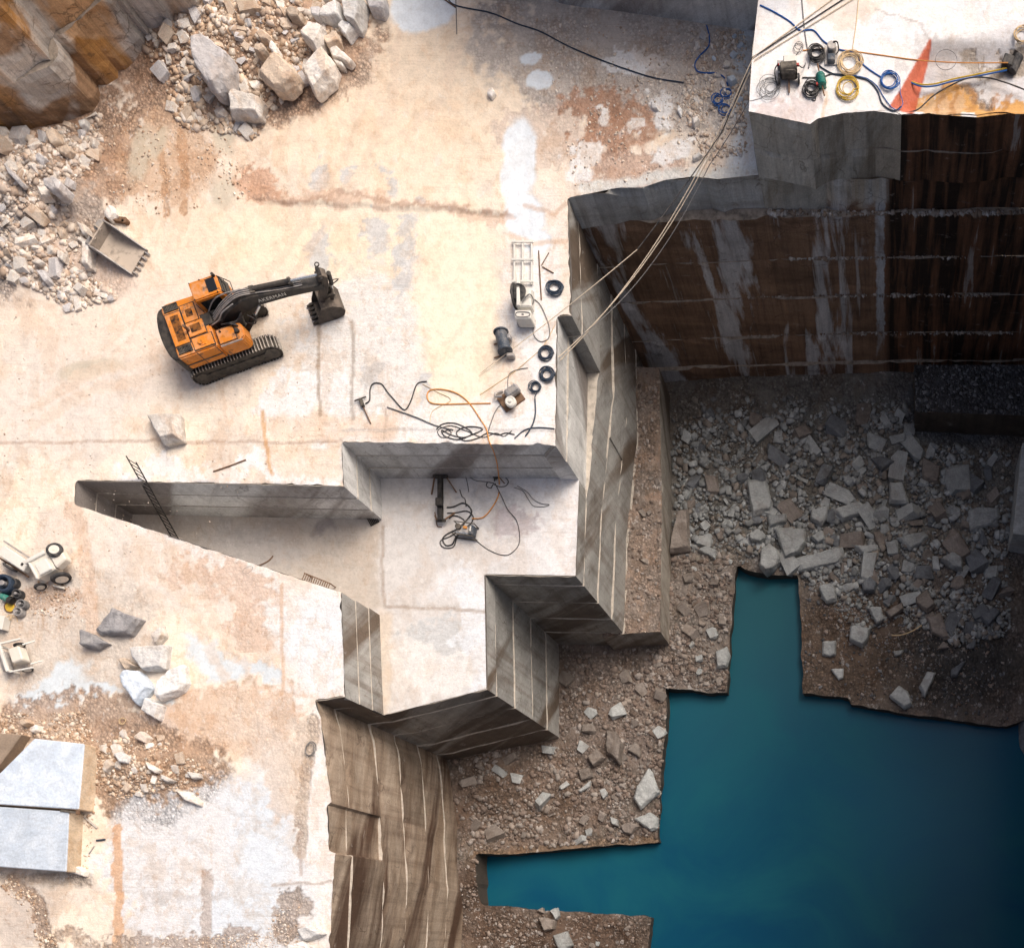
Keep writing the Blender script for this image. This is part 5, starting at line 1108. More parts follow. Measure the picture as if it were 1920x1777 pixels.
zbb = lambda x, y: float(zb(np.array([x]), np.array([y]))[0])
scatter(7, [(1203, 890), (1234, 890), (1234, 1080), (1206, 1080)], (0.22, 0.4), [M_RK_PITB, M_RK_PITB], zbb, 'stones of the rubble ledge', zref=Z_B, seed=9)

# -- uncountable crumbs
t = NT('rubble_crumbs'); a_ = t.attr('Col').outputs['Color']; p_ = t.pos()
t.col(t.mixc(1.0, a_, t.ramp(t.noise(p_, 7.0, 4, 0.7), [(0.3, 0.75), (0.7, 1.15)]), 'MULTIPLY')); t.rough(0.9)
M_CRUMB = t.m
def z_floor_up(x, y): return z_floor(x, y) + 0.16 * np.random.default_rng(9).random(np.shape(x))
def rubble(name, items, seed=0):
    """items: (n, region px, zref, zfn vectorised, size range, colours, density fn)"""
    rng = np.random.default_rng(seed); VV = []; FF = []; CC = []; base = 0
    tri = []
    for me in PROTO[:8]:
        me.calc_loop_triangles()
        v = np.array([q.co[:] for q in me.vertices]); f = np.array([lt.vertices[:] for lt in me.loop_triangles]); tri.append((v, f))
    for n, reg, zref, zf, sz, cols, dens in items:
        reg = np.array(reg, float); px = rng.uniform(reg[:, 0].min(), reg[:, 0].max(), n * 4); py = rng.uniform(reg[:, 1].min(), reg[:, 1].max(), n * 4)
        ok = in_poly(px, py, [tuple(q) for q in reg])
        ok &= rng.random(n * 4) < sstep(0.36, 0.62, fbm(px / 40, py / 40, seed + 5, 4)) * 0.85 + 0.15
        if dens is not None: ok &= rng.random(n * 4) < dens(px, py)
        px = px[ok][:n]; py = py[ok][:n]; m = len(px)
        kk = S * (H - zref) / H; x = (px - NX) * kk; y = (NY - py) * kk; z = zf(x, y)
        r = sz[0] * (sz[1] / sz[0]) ** (rng.random(m) ** 2.0)
        ang = rng.uniform(0, 6.28, m); tl = rng.uniform(-.5, .5, m)
        ci = rng.integers(0, len(cols), m); cj = np.array(cols)[ci] * rng.uniform(.75, 1.2, (m, 1))
        which = rng.integers(0, len(tri), m)
        for w_ in range(len(tri)):
            s_ = np.where(which == w_)[0]
            if not len(s_): continue
            v, f = tri[w_]; ca, sa = np.cos(ang[s_])[:, None], np.sin(ang[s_])[:, None]; ct, st_ = np.cos(tl[s_])[:, None], np.sin(tl[s_])[:, None]
            vx, vy, vz = v[:, 0][None], v[:, 1][None], v[:, 2][None]
            yy = vy * ct - vz * st_; zz = vy * st_ + vz * ct
            X = (vx * ca - yy * sa) * r[s_][:, None] + x[s_][:, None]; Y = (vx * sa + yy * ca) * r[s_][:, None] + y[s_][:, None]; Zq = zz * r[s_][:, None] + (z[s_] + r[s_] * .1)[:, None]
            VV.append(np.stack([X, Y, Zq], -1).reshape(-1, 3))
            FF.append((f[None] + (base + np.arange(len(s_)) * len(v))[:, None, None]).reshape(-1, 3))
            CC.append(np.repeat(cj[s_], len(v), 0)); base += len(s_) * len(v)
    V = np.concatenate(VV); F = np.concatenate(FF); Cc = np.concatenate(CC)
    me = bpy.data.meshes.new(name)
    me.vertices.add(len(V)); me.vertices.foreach_set('co', V.ravel().astype(np.float32))
    me.loops.add(F.size); me.loops.foreach_set('vertex_index', F.ravel().astype(np.int32))
    me.polygons.add(len(F)); me.polygons.foreach_set('loop_start', (np.arange(len(F)) * 3).astype(np.int32)); me.update(calc_edges=True)
    a = me.attributes.new('Col', 'FLOAT_COLOR', 'POINT'); a.data.foreach_set('color', np.concatenate([Cc, np.ones((len(V), 1))], 1).ravel().astype(np.float32))
    o = link(name, me, M_CRUMB); o['kind'] = 'stuff'; return o
cT = [(0.50, 0.36, 0.25), (0.62, 0.49, 0.37), (0.40, 0.27, 0.18), (0.66, 0.57, 0.47)]; cP = [(0.64, 0.545, 0.45), (0.55, 0.45, 0.37), (0.68, 0.61, 0.54), (0.48, 0.36, 0.27)]
cG = [(0.31, 0.315, 0.30), (0.23, 0.225, 0.215), (0.37, 0.38, 0.365), (0.23, 0.20, 0.165)]; cB = [(0.22, 0.17, 0.14), (0.30, 0.24, 0.20), (0.16, 0.12, 0.095), (0.33, 0.29, 0.26)]
cD = [(0.10, 0.10, 0.105), (0.15, 0.15, 0.155), (0.07, 0.07, 0.07), (0.22, 0.22, 0.225)]; cG2 = [(0.35, 0.36, 0.35), (0.26, 0.265, 0.255), (0.42, 0.43, 0.42), (0.27, 0.235, 0.20)]; cB2 = [(0.25, 0.195, 0.16), (0.30, 0.25, 0.21), (0.34, 0.30, 0.265), (0.20, 0.15, 0.12)]
tag(rubble('rubble', [(3600, UPPER, 0, z_deck, (.05, .22), cT, None), (1000, UPPER, 0, z_deck, (.12, .30), cP + cT, None), (3200, LEFT, 0, z_deck, (.05, .22), cP, None), (700, LEFT, 0, z_deck, (.12, .30), cP, None), (1500, MIDL, 0, z_deck, (.04, .16), cT, None), (700, [(0, 1340), (160, 1335), (180, 1390), (0, 1380)], 0, z_deck, (.04, .16), cT, None),
    (1500, UPR, 0, z_deck, (.04, .16), cP, None), (900, [(1000, 30), (1300, 60), (1390, 320), (1080, 350), (1040, 200)], 0, z_deck, (.03, .11), cP, None), (500, [(160, 230), (420, 240), (480, 370), (200, 420)], 0, z_deck, (.03, .10), cT, None),
    (500, [(20, 1640), (80, 1690), (110, 1777), (75, 1777), (50, 1710), (0, 1660)], 0, z_deck, (.03, .12), cT, None), (400, [(150, 1390), (190, 1390), (165, 1640), (125, 1650)], 0, z_deck, (.03, .11), cT, None), (450, [(520, 1700), (565, 1700), (560, 1777), (250, 1777), (250, 1755), (500, 1750)], 0, z_deck, (.03, .1), cP, None),
    (350, [(70, 1090), (150, 1100), (140, 1160), (40, 1150)], 0, z_deck, (.03, .09), cT, None), (900, [(0, 560), (600, 560), (640, 800), (0, 1300)], 0, z_deck, (.02, .06), cP, None)], 1), 'crushed stone and crumbs strewn over the quarry deck', 'rubble')
lower = [(870, 1420), (1050, 1395), (1062, 1230), (1250, 1215), (1258, 780), (1262, 745), (1705, 745), (1720, 830), (1900, 840), (1895, 1340), (1600, 1300), (1510, 1290), (1505, 1080), (1385, 1050), (1360, 1292), (1252, 1285), (1245, 1430), (1230, 1570), (910, 1598), (870, 1600)]
inw = lambda px, py: (~in_poly(px, py, SHORE)).astype(float)
tag(rubble('pit_rubble', [(6500, [(1258, 745), (1705, 745), (1720, 830), (1900, 840), (1895, 1180), (1600, 1180), (1500, 1080), (1262, 1040)], -15.3, z_floor, (.05, .30), cG, inw), (4200, PITF, -15.3, z_floor_up, (.11, .36), cG2, inw), (3200, [(870, 1420), (1050, 1395), (1062, 1230), (1250, 1215), (1262, 1040), (1375, 1040), (1360, 1292), (1252, 1285), (1245, 1430), (1230, 1570), (910, 1598), (870, 1600)], -15.1, z_floor, (.05, .24), cB, inw), (2300, [(870, 1420), (1050, 1395), (1062, 1230), (1250, 1215), (1262, 1040), (1375, 1040), (1360, 1292), (1252, 1285), (1245, 1430), (1230, 1570), (910, 1598), (870, 1600)], -15.1, z_floor, (.09, .28), cB2, inw),
    (2200, [(1508, 1085), (1890, 1150), (1890, 1350), (1600, 1310), (1508, 1295)], -15.2, z_floor, (.04, .18), cB + cD, inw), (900, [(870, 1600), (905, 1600), (905, 1710), (1220, 1722), (1212, 1777), (860, 1777)], -15, z_floor, (.04, .2), cB, inw)], 2), 'crushed dark stone covering the pit floor', 'rubble')
def ledge_px(xa, xb, z, o):
    yp = (NY - 332) * S - o; py = NY - yp / (S * k_at(z)); d = 0.10 / (S * k_at(z))
    return [(xa, py - d), (xb, py - d), (xb, py + d), (xa, py + d)]
zc = lambda z: (lambda x, y: np.full(np.shape(x), z + 0.03))
cL = [(0.50, 0.44, 0.38), (0.38, 0.32, 0.27), (0.58, 0.54, 0.49), (0.30, 0.22, 0.16)]
tag(rubble('ledge_rubble', [(260, ledge_px(1440, 1660, -2.2, .2), -2.2, zc(-2.2), (.05, .20), cL, None), (220, ledge_px(1655, 1915, -2.2, .2), -2.2, zc(-2.2), (.05, .22), cL, None), (240, ledge_px(1480, 1630, -5.3, .33), -5.3, zc(-5.3), (.06, .24), cL, None), (160, ledge_px(1380, 1900, -5.3, .33), -5.3, zc(-5.3), (.04, .13), cL, None),
    (320, ledge_px(1400, 1860, -8.3, .46), -8.3, zc(-8.3), (.04, .16), cL, None), (260, ledge_px(1400, 1900, -11.7, .58), -11.7, zc(-11.7), (.04, .14), cL, None), (900, B_px, Z_B, zb, (.04, .17), cB + [(0.4, .32, .26)], None), (1500, c_px, Z_C, lambda x, y: Z_C + 0.3 * (fbm(x * 1.4, y * 1.4, 49, 4) - .5), (.04, .2), cD, None)], 3), 'crushed stone on the narrow ledges of the pit', 'rubble')
# ================================================================ machines and gear
class B:
    def __init__(s): s.v = []; s.f = []; s.mi = []; s.cur = 0
    def add(s, V, F):
        b = len(s.v); s.v += [tuple(q) for q in V]; s.f += [tuple(b + i for i in f) for f in F]; s.mi += [s.cur] * len(F); return s
    def box(s, c, d, rot=None, taper=1.0):
        V = []
        for z in (-.5, .5):
            for x, y in ((-.5, -.5), (.5, -.5), (.5, .5), (-.5, .5)):
                k_ = taper if z > 0 else 1.0
                V.append(Vector((x * d[0] * k_, y * d[1] * k_, z * d[2])))
        if rot is not None: V = [rot @ q for q in V]
        c = Vector(c)
        return s.add([q + c for q in V], [(3, 2, 1, 0), (4, 5, 6, 7), (0, 1, 5, 4), (1, 2, 6, 5), (2, 3, 7, 6), (3, 0, 4, 7)])
    def beam(s, a, b, w_, h_, up=(0, 0, 1)):
        a = Vector(a); b = Vector(b); x = (b - a); L = x.length; x.normalize()
        y = Vector(up).cross(x); y = y.normalized() if y.length > 1e-5 else Vector((0, 1, 0)); z = x.cross(y)
        m = Matrix((x, y, z)).transposed()
        return s.box((a + b) / 2, (L, w_, h_), m)
    def cyl(s, a, b, r, n=14, r2=None, cap=True):
        a = Vector(a); b = Vector(b); d = (b - a).normalized()
        u = d.orthogonal().normalized(); v = d.cross(u); r2 = r if r2 is None else r2
        V = [a + (u * math.cos(6.28318 * i / n) + v * math.sin(6.28318 * i / n)) * r for i in range(n)] + [b + (u * math.cos(6.28318 * i / n) + v * math.sin(6.28318 * i / n)) * r2 for i in range(n)]
        F = [(i, (i + 1) % n, n + (i + 1) % n, n + i) for i in range(n)]
        if cap: F += [tuple(range(n))[::-1], tuple(range(n, 2 * n))]
        return s.add(V, F)
    def prism(s, poly, lo, hi, axis='z'):
        n = len(poly)
        def mk(p, h): return (p[0], p[1], h) if axis == 'z' else (p[0], h, p[1]) if axis == 'y' else (h, p[0], p[1])
        V = [mk(p, lo) for p in poly] + [mk(p, hi) for p in poly]
        return s.add(V, [tuple(range(n))[::-1], tuple(range(n, 2 * n))] + [(i, (i + 1) % n, n + (i + 1) % n, n + i) for i in range(n)])
    def tube(s, pts, r, n=6, closed=False):
        P = [Vector(p) for p in pts]; V = []; F = []; N = len(P); u = None
        for i in range(N):
            if closed: d = P[(i + 1) % N] - P[i - 1]
            else: d = P[min(i + 1, N - 1)] - P[max(i - 1, 0)]
            d = d.normalized() if d.length > 1e-7 else Vector((1, 0, 0))
            u = d.orthogonal().normalized() if u is None else (u - d * u.dot(d)).normalized()
            w_ = d.cross(u)
            V += [P[i] + (u * math.cos(6.28318 * k_ / n) + w_ * math.sin(6.28318 * k_ / n)) * r for k_ in range(n)]
        for i in range(N if closed else N - 1):
            j = (i + 1) % N
            for k_ in range(n): F.append((i * n + k_, i * n + (k_ + 1) % n, j * n + (k_ + 1) % n, j * n + k_))
        if not closed: F += [tuple(range(n))[::-1], tuple((N - 1) * n + k_ for k_ in range(n))]
        return s.add(V, F)
    def torus(s, c, R1, r, n=28, m=8, rot=None, arc=1.0):
        pts = [Vector((math.cos(6.28318 * i / n) * R1, math.sin(6.28318 * i / n) * R1, 0)) for i in range(n)]
        if rot is not None: pts = [rot @ q for q in pts]
        return s.tube([q + Vector(c) for q in pts], r, m, closed=True)
    def build(s, name, mat, parent=None, bevel=0.0, smooth=False, seg=1):
        me = bpy.data.meshes.new(name); me.from_pydata(s.v, [], s.f)
        if any(s.mi): me.polygons.foreach_set('material_index', s.mi)
        me.update()
        bm = bmesh.new(); bm.from_mesh(me); bmesh.ops.recalc_face_normals(bm, faces=bm.faces)
        if bevel:
            eds = [e for e in bm.edges if len(e.link_faces) == 2 and e.calc_face_angle(0) > 0.5]
            bmesh.ops.bevel(bm, geom=eds, offset=bevel, segments=seg, affect='EDGES', clamp_overlap=True)
        bm.to_mesh(me); bm.free()
        if smooth:
            for p in me.polygons: p.use_smooth = True
            try: me.set_sharp_from_angle(angle=R(40))
            except Exception: pass
        return link(name, me, mat, parent)
def spline(pts, sub=8, closed=False):
    P = [Vector(p) for p in pts]; n = len(P); out = []
    rng = range(n if closed else n - 1)
    for i in rng:
        p0 = P[(i - 1) % n] if closed or i > 0 else P[i]; p1 = P[i]; p2 = P[(i + 1) % n]; p3 = P[(i + 2) % n] if closed or i + 2 < n else P[min(i + 1, n - 1)]
        for k_ in range(sub):
            t_ = k_ / sub
            out.append(0.5 * ((2 * p1) + (p2 - p0) * t_ + (2 * p0 - 5 * p1 + 4 * p2 - p3) * t_ ** 2 + (3 * p1 - p0 - 3 * p2 + p3) * t_ ** 3))
    if not closed: out.append(P[-1])
    return out
def paint_mat(name, c, rough=0.45, wear=0.5, grime=(0.05, 0.035, 0.025), soot=None):
    t = NT(name); p = t.obj()
    n = t.noise(p, 2.2, 7, 0.7); f = t.noise(p, 18, 4, 0.7); big = t.noise(p, 0.9, 5, 0.6)
    cc = t.mixc(1.0, c, t.ramp(big, [(0.3, 0.82), (0.7, 1.1)]), 'MULTIPLY')
    cc = t.mixc(t.math('MULTIPLY', t.ramp(n, [(0.56, 0.0), (0.66, 1.0)]), wear), cc, grime)
    cc = t.mixc(t.math('MULTIPLY', t.ramp(f, [(0.62, 0.0), (0.70, 1.0)]), wear * 0.6), cc, (0.50, 0.40, 0.30))
    up = t.sep(t.n('ShaderNodeNewGeometry').outputs['Normal'])[2]
    dm = t.math('MULTIPLY', t.ramp(t.noise(p, 1.6, 7, 0.72), [(0.46, 0.0), (0.68, 1.0)]), t.math('MULTIPLY_ADD', up, 0.28, 0.12, clamp=True))
    cc = t.mixc(dm, cc, (0.60, 0.50, 0.40))
    t.col(cc); t.rough(rough); t.bump(f, 0.15, 0.01); return t.m
M_ORANGE = paint_mat('orange_paint', (0.64, 0.21, 0.018), 0.55, 0.85)
t = NT('sooty_orange_paint'); p_ = t.obj()
sn = t.ramp(t.noise(p_, 3.2, 7, 0.75, 0.3), [(0.40, 0.0), (0.55, 1.0)])
t.col(t.mixc(sn, (0.010, 0.008, 0.007), (0.22, 0.08, 0.014))); t.rough(0.7); M_SOOT = t.m
M_BLACK = simple('black_worn_paint', (0.014, 0.013, 0.0125), 0.5, var=0.5, dust=(0.16, 0.13, 0.10), dust_amt=0.4, spec=0.4)
M_DKSTEEL = simple('dark_steel', (0.030, 0.028, 0.026), 0.5, 0.2, var=0.5, dust=(0.32, 0.27, 0.21), dust_amt=0.55)
M_STICK = simple('muddy_steel', (0.05, 0.042, 0.036), 0.7, var=0.6, scale=3, dust=(0.34, 0.27, 0.21), dust_amt=0.55)
M_DUSTY = simple('dusty_steel', (0.22, 0.19, 0.16), 0.75, var=0.4, dust=(0.55, 0.46, 0.37), dust_amt=0.9)
M_CHROME = simple('chrome_rod', (0.62, 0.66, 0.68), 0.25, 0.9, var=0.05, bump=0)
M_GLASS = simple('dark_glass', (0.012, 0.013, 0.015), 0.08, var=0.05, bump=0, spec=0.6)
M_GROUSER = simple('worn_grouser', (0.50, 0.45, 0.39), 0.6, var=0.4)
M_RUBBER = simple('black_rubber', (0.022, 0.023, 0.026), 0.7, var=0.25, dust=(0.35, 0.31, 0.27), dust_amt=0.35)
M_HOSEB = simple('blue_hose', (0.018, 0.10, 0.33), 0.45, var=0.2)
M_HOSEDB = simple('dark_blue_hose', (0.030, 0.045, 0.070), 0.5, var=0.2)
M_HOSEY = simple('yellow_hose', (0.55, 0.36, 0.045), 0.5, var=0.2)
M_HOSEC = simple('cream_hose', (0.60, 0.44, 0.25), 0.55, var=0.2)
M_HOSEO = simple('orange_hose', (0.62, 0.27, 0.07), 0.5, var=0.2)
M_HOSEG = simple('grey_cable', (0.17, 0.165, 0.16), 0.6, var=0.25)
M_ROPE = simple('tan_rope', (0.62, 0.52, 0.40), 0.8, var=0.25)
M_MWHITE = paint_mat('white_machine_paint', (0.70, 0.68, 0.62), 0.5, 0.25, (0.32, 0.26, 0.2))
M_MCREAM = paint_mat('cream_machine_paint', (0.70, 0.65, 0.56), 0.55, 0.3, (0.30, 0.22, 0.15))
M_MBLUE = paint_mat('worn_blue_paint', (0.045, 0.062, 0.085), 0.5, 0.8, (0.35, 0.36, 0.38))
M_MGREEN = paint_mat('green_motor_paint', (0.02, 0.20, 0.16), 0.45, 0.2)
M_RED = paint_mat('red_fitting', (0.42, 0.05, 0.04), 0.5, 0.3)
M_RUST = simple('rusty_steel', (0.17, 0.10, 0.06), 0.85, var=0.4)
M_GRYMET = simple('grey_machine_metal', (0.30, 0.30, 0.31), 0.5, 0.4, var=0.35, dust=DUST, dust_amt=0.6)
M_WOOD = simple('old_wood', (0.30, 0.20, 0.12), 0.9, var=0.35)
M_LETTER = simple('letter_paint', (0.72, 0.70, 0.62), 0.6, var=0.1, bump=0)

# ---------------------------------------------------------------- excavator
ex0 = W(439, 646, 0)
EX = empty('excavator', (ex0.x, ex0.y, 0.0), R(20.0)); EX.scale = (0.96, 0.96, 0.96)
tag(EX, 'orange tracked excavator with black boom parked on the cream quarry deck', 'excavator')
for sgn in (1, -1):
    yc = sgn * 1.12; L2, hh = 2.3, 0.92
    b = B()
    prof = []
    rad = hh / 2
    for i in range(13):
        a = -math.pi / 2 + math.pi * i / 12; prof.append((L2 - rad + math.cos(a) * rad, rad + math.sin(a) * rad))
    for i in range(13):
        a = math.pi / 2 + math.pi * i / 12; prof.append((-L2 + rad + math.cos(a) * rad, rad + math.sin(a) * rad))
    b.prism([(x * 0.985, 0.03 + z * 0.93) for x, z in prof], yc - 0.30, yc + 0.30, 'y')
    tr = b.build('track', M_DKSTEEL, EX)
    # shoes round the belt
    sh = B(); per = 2 * (2 * L2 - 2 * rad) + 2 * math.pi * rad; ns = 62
    for i in range(ns):
        d = per * i / ns; st = 2 * L2 - 2 * rad
        if d < st: x, z, a = -L2 + rad + d, hh, 0.0
        elif d < st + math.pi * rad: th = (d - st) / rad; x, z, a = L2 - rad + math.sin(th) * rad, rad + math.cos(th) * rad, th
        elif d < 2 * st + math.pi * rad: x, z, a = L2 - rad - (d - st - math.pi * rad), 0.0, math.pi
        else: th = (d - 2 * st - math.pi * rad) / rad; x, z, a = -L2 + rad - math.sin(th) * rad, rad - math.cos(th) * rad, math.pi + th
        rot = Matrix.Rotation(a, 3, 'Y'); off = rot @ Vector((0, 0, 0.01)); off2 = rot @ Vector((0, 0, 0.05))
        sh.cur = 0; sh.box((x + off.x, yc, z + off.z), (0.125, 0.66, 0.04), rot); sh.cur = 1; sh.box((x + off2.x, yc, z + off2.z), (0.03, 0.66, 0.07), rot)
    so = sh.build('track_shoes', [M_DKSTEEL, M_GROUSER], tr); so['kind'] = 'stuff'
    fr = B(); ys = yc + sgn * 0.02
    fr.box((0, yc + sgn * 0.31, 0.45), (3.4, 0.08, 0.34))
    for xx in np.linspace(-1.4, 1.4, 7): fr.cyl((xx, yc + sgn * 0.26, 0.26), (xx, yc + sgn * 0.37, 0.26), 0.13)
    for xx in (-1.83, 1.83): fr.cyl((xx, yc + sgn * 0.26, 0.46), (xx, yc + sgn * 0.36, 0.46), 0.34, 18)
    fr.build('roller_frame', M_DKSTEEL, tr)
B().box((0, 0, 0.62), (2.0, 1.7, 0.42)).cyl((0, 0, 0.8), (0, 0, 1.12), 0.75, 24).build('undercarriage', M_DKSTEEL, EX, 0.03)
# revolving house
b = B(); b.box((-0.30, 0, 1.17), (3.3, 2.62, 0.14)); b.build('turntable_deck', M_BLACK, EX, 0.02)
# counterweight: curved dark casting at the tail
arc = [(-1.92, 1.36)] + [(-1.95 - 0.55 * math.cos(a) ** 0.8 if math.cos(a) > 0 else -1.95, 1.36 * math.sin(a)) for a in np.linspace(1.45, -1.45, 15)] + [(-1.92, -1.36)]
B().prism(arc, 0.98, 1.98, 'z').build('counterweight', M_BLACK, EX, 0.05, True, 2)
hood = B().prism([(-1.95, -1.34), (-1.80, -1.40), (0.05, -1.40), (0.05, 1.32), (-1.70, 1.38), (-1.95, 1.22)], 1.2, 2.12, 'z').build('engine_hood', M_ORANGE, EX, 0.06, False, 2)
# hood panels: the panels sit proud of the hood with dark gaps between them
def panel(name, x0, x1, y0, y1, z, mat, h=0.04, parent=hood):
    if name in ('hood_panel', 'box_lid'): B().box(((x0 + x1) / 2, (y0 + y1) / 2, z + 0.004), (x1 - x0 + 0.09, y1 - y0 + 0.09, 0.016)).build('seam', M_BLACK, parent)
    return B().box(((x0 + x1) / 2, (y0 + y1) / 2, z + h / 2 - 0.005), (x1 - x0, y1 - y0, h)).build(name, mat, parent, 0.012)
panel('hood_panel', -1.88, -1.12, -0.80, 0.80, 2.12, M_ORANGE)
panel('soot_patch', -1.66, -1.24, -0.62, 0.66, 2.155, M_SOOT, 0.012)
panel('hood_panel', -1.04, -0.36, 0.12, 0.98, 2.12, M_ORANGE)
panel('soot_patch', -0.86, -0.52, 0.36, 0.74, 2.155, M_SOOT, 0.012)
panel('hood_panel', -1.04, -0.20, -0.62, 0.06, 2.12, M_ORANGE, 0.07)
panel('soot_patch', -0.88, -0.36, -0.46, -0.08, 2.187, M_SOOT, 0.012)
panel('hood_panel', -1.02, -0.02, -1.28, -0.70, 2.12, M_ORANGE, 0.05)
for yy, x0_, x1_ in ((1.08, -1.84, -1.10), (-1.06, -1.84, -1.12)):
    g = panel('air_grille', x0_, x1_, yy - 0.15, yy + 0.15, 2.12, M_BLACK, 0.02)
    gb = B()
    for i in range(9): gb.box((x0_ + 0.06 + (x1_ - x0_ - .12) * i / 8, yy, 2.145), (0.03, 0.27, 0.03))
    for q in (-0.15, 0.15): gb.box(((x0_ + x1_) / 2, yy + q, 2.15), (x1_ - x0_, 0.03, 0.05))
    gs = gb.build('grille_slats', M_DKSTEEL, hood); gs['kind'] = 'stuff'
B().box((-0.52, -1.0, 2.17), (0.30, 0.36, 0.05)).cyl((-0.62, -1.0, 2.15), (-0.62, -1.0, 2.24), 0.13, 20).build('filler_cap', M_ORANGE, hood, 0.01)
B().cyl((-0.98, -0.28, 2.1), (-0.98, -0.28, 2.55), 0.075, 14).build('exhaust_pipe', M_RUST, hood)
b = B()
for xx in (-1.9, -1.0, -0.05): b.box((xx, -1.40, 1.66), (0.03, 0.03, 0.9))
b.box((-1.0, -1.41, 1.55), (1.9, 0.025, 0.05)); b.build('side_trim', M_DKSTEEL, hood)
side = B().prism([(0.08, -1.40), (1.20, -1.40), (1.42, -1.25), (1.42, -0.62), (1.20, -0.50), (0.08, -0.50)], 1.2, 1.95, 'z').build('tool_box', M_ORANGE, EX, 0.05, False, 2)
panel('box_lid', 0.16, 1.0, -1.28, -0.60, 1.95, M_ORANGE, 0.04, side)
b = B(); b.cyl((1.15, -0.95, 1.95), (1.15, -0.95, 2.06), 0.11, 16); b.cyl((0.35, -0.72, 1.99), (0.35, -0.72, 2.04), 0.05, 10); b.build('fuel_cap', M_BLACK, side)
B().box((0.70, -1.40, 1.97), (1.1, 0.05, 0.06)).build('grab_rail', M_GRYMET, side, 0.01)
# cab
cab = B().prism([(0.0, 1.2), (1.42, 1.2), (1.55, 2.1), (1.40, 2.78), (1.30, 2.84), (0.02, 2.84)], 0.40, 1.34, 'y').build('cab', M_ORANGE, EX, 0.05, False, 2)
B().box((1.06, 0.88, 2.845), (0.46, 0.66, 0.03)).build('roof_window', M_GLASS, cab, 0.02)
b = B(); b.box((0.72, 1.345, 2.25), (1.1, 0.02, 0.75)); b.build('side_window', M_GLASS, cab)
b = B(); b.box((0.68, 0.395, 2.25), (0.95, 0.02, 0.8)); b.build('side_window', M_GLASS, cab)
rot = Matrix.Rotation(R(-12), 3, 'Y')
B().box((1.495, 0.87, 2.43), (0.03, 0.78, 0.62), rot).build('windscreen', M_GLASS, cab)
b = B()
for yy in (0.5, 1.24): b.beam((1.42, yy, 2.80), (1.72, yy, 2.2), 0.03, 0.03)
b.beam((1.72, 0.5, 2.2), (1.72, 1.24, 2.2), 0.03, 0.03); b.beam((1.57, .5, 2.5), (1.57, 1.24, 2.5), .02, .02); b.build('guard_rail', M_BLACK, cab)
b = B()
for xx, yy in ((0.08, 0.46), (0.08, 1.28), (1.25, 1.28), (1.25, 0.46), (0.6, 1.28)): b.cyl((xx, yy, 2.83), (xx, yy, 2.87), 0.03, 8)
b.build('roof_bolts', M_BLACK, cab)
B().cyl((1.32, 1.26, 2.82), (1.32, 1.26, 2.98), 0.07, 12).build('work_lamp', M_BLACK, cab)
b = B(); b.beam((0.0, 0.35, 1.3), (0.0, 0.35, 2.7), 0.04, 0.04); b.box((0.35, 0.05, 1.6), (1.0, 0.62, 0.85)); b.cyl((0.35, -.2, 1.5), (0.35, .3, 2.1), .16); b.box((-.02, -.02, 1.9), (.5, .6, .5)); b.build('boom_mount', M_BLACK, EX, 0.03)
# boom: cranked box section
def bmap(q):            # boom lowered to its parked position
    x, y, z = q; z2 = z - 0.4 * min(1, max(0, (x - 1.0) / 1.7)) - 0.48 * max(0, (x - 2.7) / 3.6)
    return (x if x < 2.7 else 2.7 + (x - 2.7) * 0.847, y, z2)
def smap(q): return (q[0] - 0.58, q[1], 0.88 + (q[2] - 0.88) * 0.637 if q[2] > 0.88 else q[2])
def mapped(bb, f): bb.v = [f(q) for q in bb.v]; return bb
boom_prof = [(0.45, 1.55), (0.70, 1.45), (1.6, 2.10), (2.6, 2.52), (4.4, 2.62), (6.30, 2.58), (6.45, 2.70), (6.35, 2.88), (4.4, 3.05), (2.7, 3.16), (2.1, 3.02), (1.2, 2.48), (0.42, 1.85)]
boom = mapped(B().prism(boom_prof, -0.30, 0.28, 'y'), bmap).build('boom', M_BLACK, EX, 0.03)
b = B()
for yy, dz in ((0.12, 0), (0.02, 0.01), (-0.08, 0), (-0.16, 0.0)):
    b.tube(spline([(0.3, yy, 2.05), (0.9, yy, 2.45), (1.9, yy + .04, 3.06), (2.7, yy, 3.22), (4.2, yy * 1.2, 3.10), (5.4, yy, 3.02)], 6), 0.025, 5)
b.tube(spline([(0.1, 0.3, 2.0), (0.7, .36, 2.5), (1.4, .33, 2.85), (2.3, .2, 3.15)], 6), .03, 5); b.tube(spline([(0.0, -.3, 2.0), (0.6, -.42, 2.3), (1.0, -.36, 2.6), (1.7, -.30, 2.95)], 6), .03, 5)
mapped(b, bmap).build('hydraulic_lines', M_GRYMET, boom)
bag = B()
for q in range(5): bag.tube(spline([(0.5 + q * .1, -0.35 - .02 * q, 1.9), (0.9 + q * .08, -0.55 - .05 * q, 2.1), (1.3, -0.5, 2.0 - .1 * q), (1.7, -.38, 2.2)], 6), .035, 5)
bag.tube(spline([(1.6, -.5, 1.7), (1.95, -.62, 1.6), (2.1, -.6, 1.85), (1.9, -.45, 2.05)], 6), .03, 5)
bag.build('hose_bundle', M_RUBBER, EX)
for yy in (-0.42, 0.42):
    cy = B(); cy.cyl((1.25, yy, 1.15), (2.2, yy, 2.15), 0.11); cy.cur = 1; cy.cyl((2.2, yy, 2.15), (2.7, yy, 2.68), 0.055); mapped(cy, bmap).build('boom_cylinder', [M_BLACK, M_CHROME], EX)
